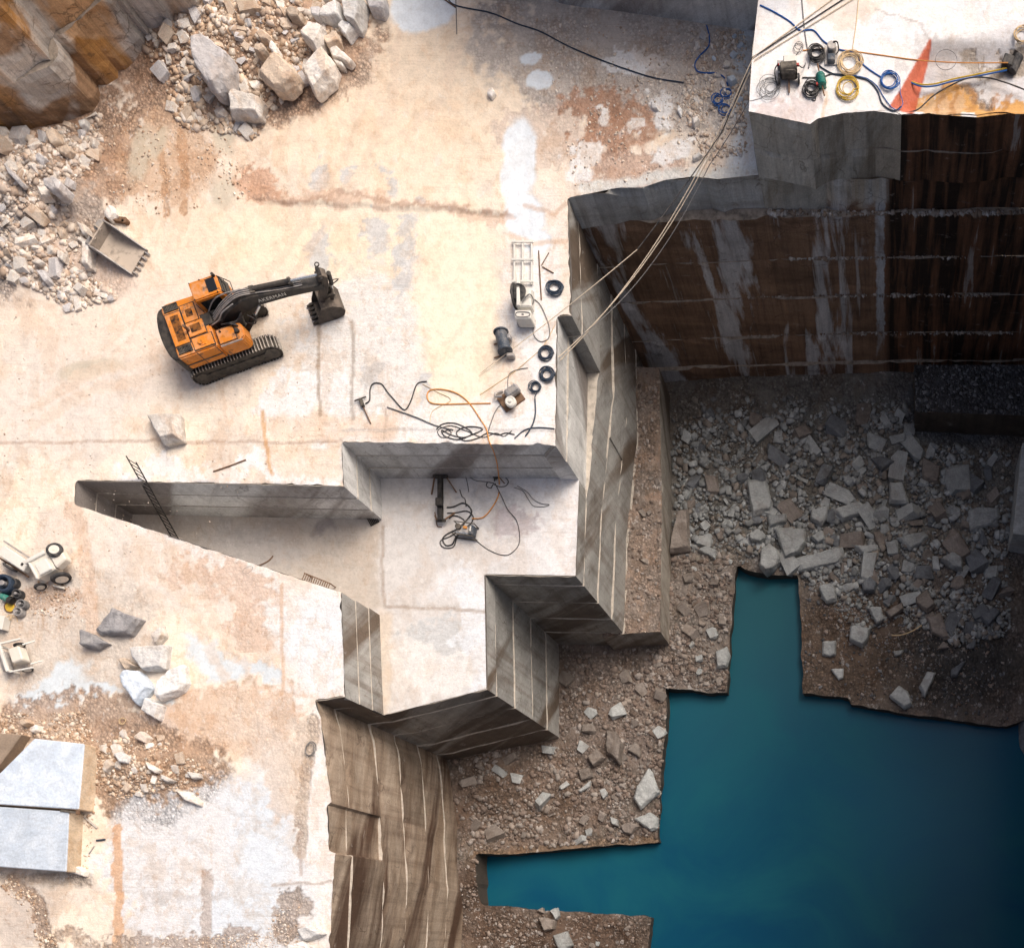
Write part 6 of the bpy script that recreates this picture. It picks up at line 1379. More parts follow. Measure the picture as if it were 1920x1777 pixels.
cy = B(); cy.cyl((2.9, 0, 3.28), (4.9, 0, 3.24), 0.12, 14); cy.cur = 1; cy.cyl((4.9, 0, 3.24), (6.55, 0.0, 3.22), 0.06, 12); mapped(cy, bmap).build('stick_cylinder', [M_BLACK, M_CHROME], EX)
for q_, d_ in (((2.85, 0, 3.2), (0.25, 0.34, 0.22)), ((4.9, 0, 3.2), (.16, .34, .2))): mapped(B().box(q_, d_), bmap).build('cylinder_bracket', M_DKSTEEL, boom)
# stick, linkage and bucket
stick = mapped(B().prism([(6.48, 3.36), (6.72, 3.36), (6.86, 3.05), (6.62, 2.2), (5.95, 0.88), (5.72, 0.90), (5.98, 1.8), (6.22, 2.6)], -0.24, 0.22, 'y'), smap).build('stick', M_STICK, EX, 0.03)
mapped(B().box((6.58, 0, 3.37), (0.22, 0.36, 0.03)).cyl((6.55, -0.32, 3.22), (6.55, 0.32, 3.22), 0.09).cyl((6.36, -.36, 2.73), (6.36, .36, 2.73), .1).torus((6.62, 0.40, 3.3), .1, .03), smap).build('stick_pivot', M_BLACK, EX)
cy = B(); cy.cyl((6.95, 0, 2.95), (6.72, 0, 1.9), 0.11); cy.cur = 1; cy.cyl((6.72, 0, 1.9), (6.55, 0, 1.35), 0.05); mapped(cy, smap).build('bucket_cylinder', [M_BLACK, M_CHROME], EX)
b = B(); b.beam((6.55, -.2, 1.35), (5.95, -.2, 1.1), .08, .14); b.beam((6.55, .2, 1.35), (5.95, .2, 1.1), .08, .14); b.beam((6.55, -.16, 1.35), (6.2, -.16, .72), .1, .14); b.beam((6.55, .16, 1.35), (6.2, .16, .72), .1, .14); b.cyl((6.55, -.3, 1.35), (6.55, .3, 1.35), .07)
b.tube(spline([(6.8, .25, 1.7), (7.0, .4, 1.3), (6.7, .45, 1.0), (6.3, .35, 1.0)], 6), .03, 5); mapped(b, smap).build('bucket_linkage', M_DKSTEEL, EX)
# bucket curled under the stick: shell profile, open towards the machine
bk = B(); prof_o = [(5.62, 0.92), (6.20, 0.86), (6.52, 0.62), (6.58, 0.34), (6.38, 0.08), (5.95, 0.0), (5.05, 0.10)]
prof_i = [(5.10, 0.16), (5.95, 0.06), (6.33, 0.13), (6.52, 0.36), (6.47, 0.58), (6.18, 0.79), (5.64, 0.85)]
bk.prism(prof_o + prof_i, -0.56, 0.54, 'y')
for yy in (-0.58, 0.52): bk.prism([(5.62, 0.93), (6.2, .87), (6.53, .63), (6.59, .34), (6.38, .07), (5.95, -.01), (5.02, .09), (5.2, .4)], yy, yy + 0.06, 'y')
buck = mapped(bk, lambda q: (q[0] - .58, q[1], q[2])).build('bucket', M_STICK, EX, 0.01)
for i in range(5):
    yy = -0.48 + i * 0.235
    B().prism([(4.54, 0.04), (4.54, 0.2), (4.40, 0.2), (4.16, 0.10), (4.40, 0.06)], yy - 0.06, yy + 0.06, 'y').build('tooth', M_BLACK, buck)
# maker's lettering on the right-hand side of the boom
cu = bpy.data.curves.new('lettering', 'FONT'); cu.body = 'AKERMAN'; cu.size = 0.27; cu.extrude = 0.006; cu.space_character = 1.12
tmp = bpy.data.objects.new('lettering_tmp', cu); C.objects.link(tmp); bpy.context.view_layer.update()
me = bpy.data.meshes.new_from_object(tmp.evaluated_get(bpy.context.evaluated_depsgraph_get())); bpy.data.objects.remove(tmp)
lt = link('lettering', me, M_LETTER, boom); lt.rotation_euler = (R(90), R(6.5), 0); lt.location = (2.75, -0.306, 2.34)

# ---------------------------------------------------------------- loose bucket and rusty bracket by the left heap
bp = W(232, 474, 0.1)
LB = empty('digger_bucket', (bp.x, bp.y, zg_deck(bp.x, bp.y)), R(-31)); tag(LB, 'loose grey digger bucket with teeth lying beside the left rubble heap', 'bucket')
b = B(); po = [(-1.0, 0.75), (-0.95, 0.25), (-0.65, 0.02), (0.0, 0.0), (0.85, 0.05)]; pi = [(0.85, 0.10), (0.0, 0.06), (-0.62, 0.08), (-0.88, 0.28), (-0.93, 0.75)]
b.prism(po + pi, -0.66, 0.66, 'y'); b.build('shell', M_DUSTY, LB)
for yy in (-0.72, 0.66): B().prism([(-1.02, 0.78), (-0.97, 0.22), (-0.66, 0.0), (0.0, -0.02), (0.92, 0.03), (0.92, 0.16), (0.3, 0.45), (-0.5, 0.80)], yy, yy + 0.06, 'y').build('side_plate', M_GRYMET, LB)
for yy in (-0.28, 0.24): B().prism([(-1.4, 0.35), (-1.0, 0.15), (-0.9, 0.7), (-1.2, 0.85)], yy, yy + 0.08, 'y').build('mount_ear', M_DUSTY, LB)
B().box((-1.2, 0.45, .35), (.5, .55, .5)).box((-1.2, -.45, .35), (.5, .5, .45)).build('mount_casting', M_GRYMET, LB, .08)
for i in range(5): B().box((0.98, -0.56 + i * 0.28, 0.08), (0.26, 0.11, 0.09), taper=0.7).build('tooth', M_GRYMET, LB)
bp = W(214, 412, 0.2)
RBK = empty('rusty_bracket', (bp.x, bp.y, zg_deck(bp.x, bp.y)), R(-8)); tag(RBK, 'dark rusty steel bracket lying above the loose digger bucket', 'bracket')
B().box((0, 0, 0.12), (0.95, 0.10, 0.2)).box((0, 0.12, 0.04), (0.9, 0.3, 0.06)).build('angle_bar', M_RUST, RBK)
B().cyl((0.5, 0.05, 0.0), (0.5, 0.05, 0.22), 0.14, 14).build('ring', M_RUST, RBK)

# ---------------------------------------------------------------- wire saw with its rail, drum and pump beside the left wall
def at(px, py, z=0.0, ang=0.0, name='thing'): 
    v = W(px, py, z); return empty(name, (v.x, v.y, z), R(ang))
RF = at(982, 494, 0.0, 0, 'rail_frame'); tag(RF, 'white welded rail frame lying near the rim above the wire saw', 'rail frame')
for xx in (-0.42, -0.02, 0.42): B().box((xx, 0, 0.10), (0.07, 2.2, 0.10)).build('rail', M_MWHITE, RF, 0.01)
for yy in (-0.98, 0.08, 0.95): B().box((0, yy, 0.16), (1.08, 0.10, 0.06)).build('cross_bar', M_MWHITE, RF, 0.01)
WS = at(986, 572, 0.0, 0, 'wire_saw'); tag(WS, 'white diamond wire saw with a big black flywheel near the pit rim', 'wire saw')
B().box((0.12, -0.05, 0.45), (0.75, 0.95, 0.55)).build('motor_housing', M_MWHITE, WS, 0.06)
fw = B().cyl((-0.36, 0.05, 0.55), (-0.26, 0.05, 0.55), 0.52, 28).torus((-0.31, 0.05, 0.55), 0.52, 0.06, 28, 8, Matrix.Rotation(R(90), 3, 'Y')).build('flywheel', M_RUBBER, WS, 0, True)
B().cyl((-0.42, 0.05, 0.55), (-0.22, 0.05, 0.55), 0.12, 14).build('hub', M_MWHITE, fw)
w2 = B()
for q in range(6): w2.torus((-0.08, 0.12, 0.86), 0.36 - q * 0.05, 0.03, 24, 6)
w2.build('wire_reel', M_RUBBER, WS)
B().beam((-0.1, 0.85, 0.75), (-0.02, -0.65, 0.95), 0.16, 0.12).build('arm', M_MWHITE, WS, 0.02)
B().box((0.14, -0.98, 0.5), (0.78, 0.42, 0.75)).build('control_cabinet', M_MWHITE, WS, 0.05)
B().tube(spline([(-0.12, -1.1, .88), (0.42, -1.1, .88), (0.45, -0.92, .89), (-0.1, -0.9, .89)], 5, True), 0.022, 5, True).box((0.16, -1.0, 0.89), (0.10, 0.06, 0.03)).build('cabinet_trim', M_HOSEG, WS)
for xx, yy in ((-.3, .5), (.35, .5), (-.3, -1.0), (.4, -1.0)): B().box((xx, yy, .12), (.12, .16, .24)).build('foot', M_GRYMET, WS, .01)
B().tube(spline([(0.1, -.35, .8), (0.35, -.1, .85), (.5, 0.0, .8), (.58, -.15, .6), (.5, -.3, .5)], 6), .03, 6).build('feed_hose', M_HOSEG, WS)
DR = at(948, 648, 0.0, 0, 'winch_drum'); tag(DR, 'worn dark blue winch drum lying on its side near the pit rim', 'winch drum')
B().cyl((-0.10, 0.44, 0.34), (0.10, -0.44, 0.34), 0.30, 22).build('drum', M_MBLUE, DR, 0.02, True)
for a, c_ in (((-0.11, 0.49, .34), (-0.09, 0.42, .34)), ((0.09, -0.42, .34), (0.12, -0.5, .34))): B().cyl(a, c_, 0.36, 22).build('flange', M_MBLUE, DR, .01)
for yy in (0.10, -0.55): B().beam((-0.55, yy - .08, 0.06), (0.35, yy + .15, 0.08), 0.05, 0.05).build('skid_bar', M_RUST, DR)
B().box((0.33, -0.62, 0.2), (0.36, 0.18, 0.3)).box((.3, .2, .3), (.18, .22, .3)).build('gearbox', M_GRYMET, DR, 0.03)
PU = at(957, 746, 0.0, 35, 'slurry_pump'); tag(PU, 'grey slurry pump with a round pulley on the white rock near the rim corner', 'pump')
B().box((0.25, 0.0, 0.30), (0.75, 0.42, 0.35)).build('motor', M_GRYMET, PU, 0.08)
for i in range(5): B().box((0.02 + i * 0.12, 0, 0.49), (0.03, 0.36, 0.05)).build('cooling_fin', M_GRYMET, PU)
B().cyl((-0.1, -0.42, 0.3), (-0.1, -0.42, 0.46), 0.26, 24).torus((-.1, -.42, .46), .2, .03).cyl((-0.1, -0.42, 0.44), (-0.1, -0.42, 0.52), 0.08, 12).build('pulley', M_MWHITE, PU, 0.015)
B().box((0.0, -0.1, 0.06), (1.15, 0.8, 0.10)).build('base_plate', M_RUST, PU, 0.02)
B().tube(spline([(-.3, .1, .3), (-.55, .3, .25), (-.45, .5, .15), (-.1, .42, .1)], 6), .05, 6).build('pipe', M_GRYMET, PU)

# ---------------------------------------------------------------- coils of hose
def coil(px, py, z, r, rt, turns, mat, label, name='hose_coil', cat='hose coil', squash=1.0, ang=0, seed=0, wob=0.22, tail=None, height=0.12):
    rr = random.Random(seed + int(px)); v = W(px, py, z); pts = []
    n = 22
    for t_ in range(turns):
        rad = r * (1.1 - 0.6 * rr.random()); ox, oy = rr.uniform(-wob, wob) * r, rr.uniform(-wob, wob) * r
        rad2 = r * (1.1 - 0.6 * rr.random())
        for i in range(n):
            a = 6.28318 * i / n; f = i / n; q = rad * (1 - f) + rad2 * f
            x, y = math.cos(a) * q + ox * math.sin(a / 2), math.sin(a) * q * squash + oy * math.sin(a / 2)
            ca, sa = math.cos(R(ang)), math.sin(R(ang))
            pts.append((x * ca - y * sa, x * sa + y * ca, rt + height * (t_ + f) / turns + rr.uniform(0, .012)))
    if tail:
        for a_, b_ in tail:
            q = W(a_, b_, z); pts.append((q.x - v.x, q.y - v.y, rt))
    o = B().tube(spline(pts, 2), rt * 0.62, 6).build(name, mat, None, 0, True); o.location = v
    tag(o, label, cat); return o
coil(1041, 542, 0, 0.40, 0.035, 9, M_HOSEDB, 'dark hose coil right of the wire saw, highest of four on the rim', seed=1, squash=0.9)
coil(1024, 664, 0, 0.36, 0.033, 8, M_HOSEDB, 'dark hose coil on the rim just right of the winch drum', seed=2)
coil(1027, 704, 0, 0.36, 0.033, 9, M_HOSEDB, 'dark hose coil on the rim below the winch drum, third from the top', seed=3)
coil(1005, 727, 0, 0.27, 0.033, 6, M_HOSEDB, 'smallest dark hose coil, lowest of four on the rim', seed=4, tail=[(1003, 745), (1005, 770), (1000, 795), (990, 812)])
coil(1532, 105, Z_T, 0.36, 0.035, 10, M_RUBBER, 'thick black hose coil high on the terrace beside the small pump', seed=5, height=0.2)
coil(1521, 171, Z_T, 0.38, 0.035, 9, M_RUBBER, 'thick black hose coil on the terrace touching the green motor', seed=6, height=0.2, tail=[(1530, 186), (1527, 190), (1522, 188)])
coil(1594, 120, Z_T, 0.56, 0.028, 10, M_HOSEC, 'large cream hose coil on the terrace', seed=7)
coil(1588, 169, Z_T, 0.50, 0.028, 9, M_HOSEY, 'yellow hose coil near the front edge of the terrace', seed=8)
coil(1668, 155, Z_T, 0.48, 0.030, 7, M_HOSEB, 'bright blue hose coil left of the red rock wedge', seed=9, wob=.16, tail=[(1688, 176), (1693, 195), (1685, 207), (1672, 203), (1655, 180), (1645, 163), (1625, 148), (1600, 143)])
coil(1444, 166, Z_T, 0.46, 0.016, 7, M_HOSEG, 'loose tangle of thin grey wire at the left corner of the terrace', name='wire_tangle', cat='wire tangle', seed=10, wob=0.45, tail=[(1430, 183), (1420, 187), (1406, 190)])
coil(1497, 91, Z_T, 0.24, 0.02, 2, M_HOSEG, 'single loop of dark wire above the dark compressor on the terrace', name='wire_loop', cat='wire loop', seed=11, tail=[(1495, 102), (1485, 110), (1470, 118)])
coil(1917, 68, Z_T, 0.42, 0.03, 5, M_HOSEC, 'pale hose coil cut by the right edge of the terrace', seed=12)
coil(1774, 116, Z_T, 0.50, 0.02, 1, M_HOSEG, 'thin wire ring lying right of the red rock wedge', name='wire_ring', cat='wire loop', seed=13, wob=0)
coil(1364, 178, 0.15, 0.24, 0.035, 4, M_HOSEB, 'upper knot of the blue hose tangle at the terrace foot', seed=14, wob=.5)
coil(1345, 190, 0.15, 0.28, 0.035, 4, M_HOSEB, 'left knot of the blue hose tangle at the terrace foot', seed=15, wob=.4)
coil(1362, 208, 0.15, 0.26, 0.035, 3, M_HOSEB, 'lower knot of the blue hose tangle at the terrace foot', seed=16, wob=.5)
coil(584, 1404, 0.02, 0.24, 0.035, 2, M_HOSEG, 'grey hose ring lying alone near the tan wall rim', squash=1.5, seed=17, wob=.05, ang=-15)
coil(466, 1067, 0.02, 0.30, 0.012, 1, M_HOSEG, 'thin wire loop on the white rock below the notch', name='wire_loop', cat='wire loop', squash=0.6, seed=18, ang=25)
coil(232, 1352, 0.05, 0.16, 0.025, 2, M_HOSEC, 'small pale hose ring beside the blue puddle on the left', seed=19)

# ---------------------------------------------------------------- hoses and cables on the ground
def cable(pts, r, mat, label, name='cable', cat='cable', z=0.0, sub=7):
    P = []
    for q in pts:
        zz = q[2] if len(q) > 2 else z + r
        P.append(W(q[0], q[1], zz))
    o0 = P[0].copy(); Q = spline(P, sub)
    if z == 0.0 and all(len(q) == 2 for q in pts):          # lies on the uneven deck
        zz = z_deck(np.array([q.x for q in Q]), np.array([q.y for q in Q]))
        for q, h_ in zip(Q, zz): q.z = max(0.0, float(h_)) + r
    o = B().tube([q - o0 for q in Q], r, 6).build(name, mat, None, 0, True); o.location = o0
    tag(o, label, cat); return o
cable([(838, -6), (855, 14), (920, 28), (960, 43), (1010, 58), (1060, 84), (1120, 110), (1180, 132), (1230, 147), (1282, 155)], 0.028, M_HOSEDB, 'long thin dark hose running across the upper deck to the debris', 'hose', 'hose')
cable([(1325, 48), (1330, 70), (1328, 88), (1312, 105), (1303, 120), (1308, 134), (1328, 138), (1345, 142), (1360, 152), (1366, 168)], 0.032, M_HOSEB, 'blue hose snaking down from the grey wall to the hose tangle', 'hose', 'hose')
cable([(856, -2), (857, 20), (858, 68)], 0.02, M_HOSEG, 'short dark wire hanging down beside the puddle at the top edge', 'wire', 'wire')
cable([(685, 757), (693, 750), (694, 730), (700, 719), (714, 719), (722, 728), (726, 734), (738, 748), (758, 768), (770, 752), (782, 720), (800, 715)], 0.028, M_RUBBER, 'black air hose curving from the rock drill', 'hose', 'hose')
cable([(726, 763), (780, 782), (815, 797), (850, 806)], 0.03, M_HOSEG, 'straight grey pole between the drill hose and the black cable tangle', 'pole', 'pole')
cable([(920, 756), (870, 757), (815, 757), (801, 746), (806, 732), (830, 730), (858, 738), (880, 756), (900, 785), (912, 805), (918, 830, .06), (925, 845, -.5), (932, 870, -1.9), (936, 905, Z_A + .05), (934, 930, Z_A + .05), (920, 955, Z_A + .05), (905, 970, Z_A + .05), (885, 972, Z_A + .05)], 0.03, M_HOSEO, 'orange hose looping over the rim and down to the saw-cut bench', 'hose', 'hose')
cable([(792, 720), (820, 735), (845, 750), (812, 770), (806, 792)], 0.015, M_HOSEC, 'thin cream cord beside the orange hose loop', 'cord', 'cord')
tang = [(818, 805), (830, 795), (850, 793), (870, 800), (885, 812), (870, 820), (845, 815), (828, 806), (835, 818), (860, 824), (885, 815), (905, 805), (890, 800), (868, 802), (856, 812), (870, 826), (895, 822), (915, 812), (935, 815), (950, 812), (965, 815)]
cable(tang, 0.026, M_RUBBER, 'black cable tangle at the rim above the saw-cut bench', 'cable_tangle', 'cable tangle')
cable([(828, 812), (840, 806), (846, 812), (838, 820), (825, 818), (822, 806), (845, 798), (875, 808), (905, 820), (930, 812), (945, 818), (960, 808)], 0.02, M_RUBBER, 'second strand of the black cable tangle at the rim', 'cable_tangle', 'cable tangle')
cable([(1003, 748), (1004, 775), (998, 798), (985, 818)], 0.035, M_HOSEDB, 'dark blue hose leading from the smallest rim coil to the edge', 'hose', 'hose')
cable([(1040, 804), (1010, 802), (985, 806), (965, 822)], 0.028, M_HOSEDB, 'dark blue hose lying along the rim corner', 'hose', 'hose')
cable([(1000, 560), (1012, 570), (1022, 590), (1030, 615), (1028, 635), (1012, 640), (1000, 625), (1004, 600)], 0.022, M_HOSEG, 'grey cable looping between the wire saw and the rim coils', 'cable', 'cable')
cable([(1010, 470), (1012, 510), (1015, 562)], 0.03, M_RUST, 'thin rusty rod lying right of the rail frame', 'rod', 'rod')
cable([(1017, 500), (1038, 512)], 0.025, M_RUST, 'short dark rod above the top rim coil', 'rod', 'rod')
cable([(1015, 498), (1029, 474)], 0.02, M_RUST, 'short dashed rod slanting up beside the rail frame', 'rod', 'rod')
cable([(990, 690), (975, 692), (956, 700), (952, 720), (955, 742)], 0.02, M_HOSEG, 'grey cable from the winch drum to the slurry pump', 'cable', 'cable')
cable([(945, 752), (930, 770), (920, 795), (915, 812)], 0.024, M_HOSEG, 'grey hose from the slurry pump down to the rim', 'hose', 'hose')
cable([(1040, 610), (1018, 650), (985, 680), (960, 700), (900, 740)], 0.016, M_HOSEC, 'thin cream cord across the white rock by the rim coils', 'cord', 'cord')
cable([(400, 884), (430, 874), (461, 862)], 0.03, M_RUST, 'short dark steel rod on the deck above the notch', 'rod', 'rod')
# overhead ropes from the terrace to the left rim
def sag(p0, p1, s_, n=14, side=0.0):
    a, b = W(*p0), W(*p1); out = []
    for i in range(n + 1):
        t_ = i / n; q = a.lerp(b, t_); q.z -= s_ * 4 * t_ * (1 - t_)
        out.append(q)
    return out
def rope(segs, r, mat, label, name='rope'):
    P = []
    for s_ in segs: P += s_ if not P else s_[1:]
    o0 = P[0].copy(); o = B().tube([q - o0 for q in P], r, 6).build(name, mat, None, 0, True); o.location = o0
    tag(o, label, 'rope' if name == 'rope' else 'cable'); return o
e = Z_T + .05
rope([sag((1592, -8, e), (1411, 108, e), 0.0, 6), sag((1411, 108, e), (1352, 250, 2.2), .1, 6), sag((1352, 250, 2.2), (1195, 468, .9), 0.1, 10)], 0.024, M_RUBBER, 'black overhead cable running from the terrace corner over the pit', 'cable')
rope([sag((1570, -8, e), (1412, 108, e), 0.0, 6), sag((1412, 108, e), (958, 755, .12), 2.2, 22)], 0.024, M_ROPE, 'tan overhead rope sagging lowest from the terrace corner to the slurry pump')
rope([sag((1610, -8, e), (1416, 112, e), 0.0, 6), sag((1416, 112, e), (1010, 700, .10), 2.0, 22)], 0.022, M_ROPE, 'tan overhead rope from the terrace corner to the rim coils')
rope([sag((1195, 468, .9), (1000, 625, .3), .05, 10), sag((1000, 625, .3), (900, 700, .08), .0, 5)], 0.02, M_ROPE, 'pale rope end crossing the rim from the black overhead cable')
rope([sag((1404, 190, e), (1330, 310, 1.6), .1, 6), sag((1330, 310, 1.6), (1075, 640, .3), 1.2, 14)], 0.018, M_HOSEG, 'thin grey wire below the tan overhead ropes', 'cable')
# terrace hoses
cable([(1425, 10), (1450, 22), (1480, 40), (1500, 57), (1525, 57), (1545, 78), (1570, 92), (1600, 100), (1615, 118), (1632, 132), (1652, 145)], 0.03, M_HOSEB, 'blue hose crossing the terrace to the blue coil', 'hose', 'hose', z=Z_T)
cable([(1503, -6), (1508, 50), (1514, 92), (1519, 110), (1516, 128)], 0.026, M_HOSEG, 'dark wire running down the terrace to the upper black coil', 'wire', 'wire', z=Z_T)
cable([(1610, -6), (1606, 40), (1598, 96)], 0.02, M_HOSEC, 'thin cream cord running down the terrace to the cream coil', 'cord', 'cord', z=Z_T)
cable([(1505, 95), (1560, 92), (1640, 102), (1720, 113), (1800, 118), (1890, 118)], 0.022, M_HOSEO, 'straight orange cord crossing the whole terrace', 'cord', 'cord', z=Z_T)
cable([(1700, 148), (1722, 158), (1750, 158), (1790, 148), (1830, 140), (1888, 128)], 0.03, M_HOSEY, 'yellow hose of the bundle over the right half of the terrace', 'hose', 'hose', z=Z_T - .2)
cable([(1690, 146), (1722, 161), (1750, 162), (1790, 152), (1830, 144), (1888, 132)], 0.03, M_HOSEB, 'blue hose of the bundle over the right half of the terrace', 'hose', 'hose', z=Z_T - .2)
cable([(1700, 212), (1722, 205), (1750, 180), (1780, 162), (1815, 147), (1850, 146), (1885, 155), (1925, 170)], 0.03, M_RUBBER, 'black hose curving from the seam to the right edge of the terrace', 'hose', 'hose', z=Z_T - .2)
cable([(1535, 123), (1560, 138), (1590, 143), (1625, 150), (1645, 170), (1655, 195), (1675, 208), (1690, 200)], 0.03, M_HOSEDB, 'dark hose sweeping under the blue coil to the red wedge', 'hose', 'hose', z=Z_T)
cable([(1504, 146), (1540, 145), (1560, 139), (1585, 141)], 0.026, M_RUBBER, 'black hose between the dark compressor and the yellow coil', 'hose', 'hose', z=Z_T)
# terrace machines
CP = at(1480, 142, Z_T, 0, 'compressor'); tag(CP, 'dark grey compressor with pale panels at the left of the terrace', 'compressor')
B().box((0, -.08, .35), (.75, .55, .5)).build('engine', M_DKSTEEL, CP, .08)
B().cyl((-.35, -.1, .45), (.38, -.02, .45), .24, 18).build('tank', M_DKSTEEL, CP, .02, True)
B().box((.06, .36, .3), (.6, .36, .35)).build('cowling', M_MWHITE, CP, .05)
B().box((-.36, .22, .25), (.3, .3, .3)).build('battery_box', M_GRYMET, CP, .03)
for sx in (-1, 1): B().cyl((sx * .40, -.32, .2), (sx * .48, -.32, .2), .2, 18).build('wheel', M_RUBBER, CP)
B().beam((.0, -.35, .15), (.0, -.85, .08), .06, .06).build('drawbar', M_RUST, CP)
B().box((.42, .05, .5), (.12, .1, .1)).box((-.45, .1, .45), (.08, .08, .08)).build('coupling', M_RED, CP, .01)
B().tube(spline([(-.45, .1, .5), (-.62, .0, .3), (-.6, -.3, .1), (-.5, -.5, .05)], 6), .025, 6).tube(spline([(.45, .05, .5), (.6, .1, .3), (.7, .35, .1), (.72, .5, .05)], 6), .022, 6).build('air_line', M_RUBBER, CP)
SP = at(1559, 106, Z_T, 0, 'water_pump'); tag(SP, 'small water pump between the black and cream coils on the terrace', 'pump')
B().cyl((0.02, .2, .1), (0.02, .2, .38), .2, 16).build('motor', M_GRYMET, SP, .03, True)
B().box((0, -.22, .14), (.34, .34, .24)).build('housing', M_MBLUE, SP, .04)
B().box((0, 0, .04), (.6, .85, .05)).build('skid', M_GRYMET, SP, .01)
B().tube(spline([(.1, .3, .4), (.28, .28, .4), (.33, .05, .25), (.2, -.1, .2)], 6), .03, 6).build('suction_pipe', M_RUBBER, SP)
GM = at(1540, 158, Z_T, 12, 'electric_motor'); tag(GM, 'green electric motor on the terrace beside the lower black coil', 'motor')
B().cyl((0, -.26, .24), (0, .24, .24), .2, 18).build('body', M_MGREEN, GM, .03, True)
for q in range(6): B().torus((0, -.18 + q * .07, .24), .205, .014, 18, 5, Matrix.Rotation(R(90), 3, 'X')).build('cooling_rib', M_MGREEN, GM)
B().cyl((0, -.7, .2), (0, .75, .2), .035, 8).build('shaft', M_RUST, GM); B().box((0, 0, .04), (.4, .5, .06)).build('foot', M_MGREEN, GM, .01)
B().box((-.2, -.2, .28), (.12, .1, .1)).build('terminal', M_RED, GM)
JB = at(1895, 127, Z_T - .4, -20, 'junction_box'); tag(JB, 'black hose junction block at the right end of the terrace', 'junction block')
B().box((-.15, 0, .2), (.5, .5, .4)).build('block', M_BLACK, JB, .05); B().cyl((.15, -.3, .15), (.25, .45, .25), .2, 14).build('valve', M_RUBBER, JB, .03); B().cyl((.02, .45, .1), (.06, .6, .25), .12, 10).build('spout', M_BLACK, JB)

# ---------------------------------------------------------------- rock drill, notch gear
RD = at(680, 757, 0.0, -70, 'rock_drill'); tag(RD, 'hand-held rock drill lying at the end of the black air hose', 'rock drill')
B().box((0, 0, .1), (.42, .16, .18)).build('body', M_DKSTEEL, RD, .03); B().beam((-.2, -.3, .1), (-.2, .3, .1), .05, .05).build('handle', M_BLACK, RD); B().cyl((.2, 0, .08), (1.05, .05, .03), .03, 8).build('drill_steel', M_RUST, RD)
def ladder(name, a, b, width, n, mat, label, r=0.03):
    a = Vector(a); b = Vector(b); d = (b - a); s_ = Vector((d.y, -d.x, 0)).normalized() * width / 2
    o = empty(name, a); tag(o, label, 'ladder')
    for q in (-1, 1): B().cyl(s_ * q, d + s_ * q, r, 8).build('stile', mat, o)
    for i in range(n):
        p = d * ((i + .6) / n); B().cyl(p - s_, p + s_, r * .7, 6).build('rung', mat, o)
    return o
# ladder from the deck down to the bench: leans on the rim of the notch
la = W(246, 861, 1.25); lb = W(330, 1012, Z_A + 0.05)
ladder('ladder', la, lb, 0.55, 19, M_BLACK, 'long dark ladder leading from the deck down into the notch')
rk = W(605, 1098, Z_A); RK = empty('trestle', (rk.x, rk.y, Z_A), R(-22)); tag(RK, 'small steel trestle half hidden under the slanting notch rim', 'trestle')
for yy in (-.18, .18):
    B().beam((-.75, yy, .6), (.75, yy, .6), .05, .05).build('rail', M_RUST, RK)
    for xx in (-.65, .65): B().beam((xx, yy, 0), (xx * 1.05, yy, .6), .05, .05).build('leg', M_RUST, RK)
for i in range(13): B().beam((-.7 + i * .117, -.18, .62), (-.7 + i * .117, .18, .62), .03, .03).build('slat', M_RUST, RK)
cable([(480, 1062), (495, 1056), (505, 1050), (512, 1042)], 0.03, M_RUST, 'bent iron bar on the notch floor near the slanting rim', 'iron_bar', 'iron bar', z=Z_A)
gp = W(699, 973, Z_A); GR = empty('steel_grate', (gp.x, gp.y, Z_A), R(-62)); tag(GR, 'black steel grate lying in the corner of the notch', 'grate')
for i in range(6): B().box((0, -.22 + i * .088, .06), (.6, .045, .07)).build('bar', M_BLACK, GR)
for xx in (-.28, .28): B().box((xx, 0, .03), (.05, .5, .05)).build('cross_bar', M_BLACK, GR)
dp = W(832, 940, Z_A); DG = empty('drill_rig', (dp.x, dp.y, Z_A), R(-90)); tag(DG, 'black drilling rig rail with splayed legs on the saw-cut bench', 'drill rig')
B().box((0, 0, .42), (2.3, .16, .14)).box((0, 0, .34), (2.3, .26, .03)).box((0, 0, .5), (2.3, .24, .03)).build('feed_rail', M_BLACK, DG, .01)
B().box((.3, .02, .58), (.42, .34, .26)).build('drill_carriage', M_BLACK, DG, .04)
B().box((-1.12, 0, .4), (.16, .75, .16)).box((1.12, -.02, .3), (.14, .5, .14)).build('end_frame', M_BLACK, DG, .02)
for x0_, y0_, x1_, y1_ in ((-1.1, .3, -.45, .68), (-1.1, -.3, -.35, -.62), (1.1, .25, .6, .6), (1.1, -.2, .75, -.45)): B().beam((x0_, y0_, .4), (x1_, y1_, .03), .06, .06).build('leg', M_RUST, DG)
hp = W(878, 1000, Z_A); HU = empty('hydraulic_unit', (hp.x, hp.y, Z_A), R(-8)); tag(HU, 'hydraulic power unit with a steel frame on the saw-cut bench', 'power unit')
B().box((-.1, 0, .3), (.62, .42, .34)).build('engine', M_GRYMET, HU, .06)
B().cyl((-.32, .1, .35), (-.32, .1, .62), .15, 14).build('air_filter', M_DKSTEEL, HU, .02)
B().box((.38, .02, .36), (.22, .5, .5)).build('tank', M_MBLUE, HU, .04)
B().box((.36, .05, .63), (.07, .26, .02)).build('tank_label', M_MWHITE, HU)
b = B()
for yy in (-.32, .32): b.beam((-.55, yy, .08), (.55, yy, .08), .05, .05); b.beam((-.5, yy, .62), (.5, yy, .62), .04, .04)
for xx in (-.52, .52):
    for yy in (-.32, .32): b.beam((xx, yy, .05), (xx, yy, .65), .04, .04)
b.build('frame', M_DKSTEEL, HU)
b = B()
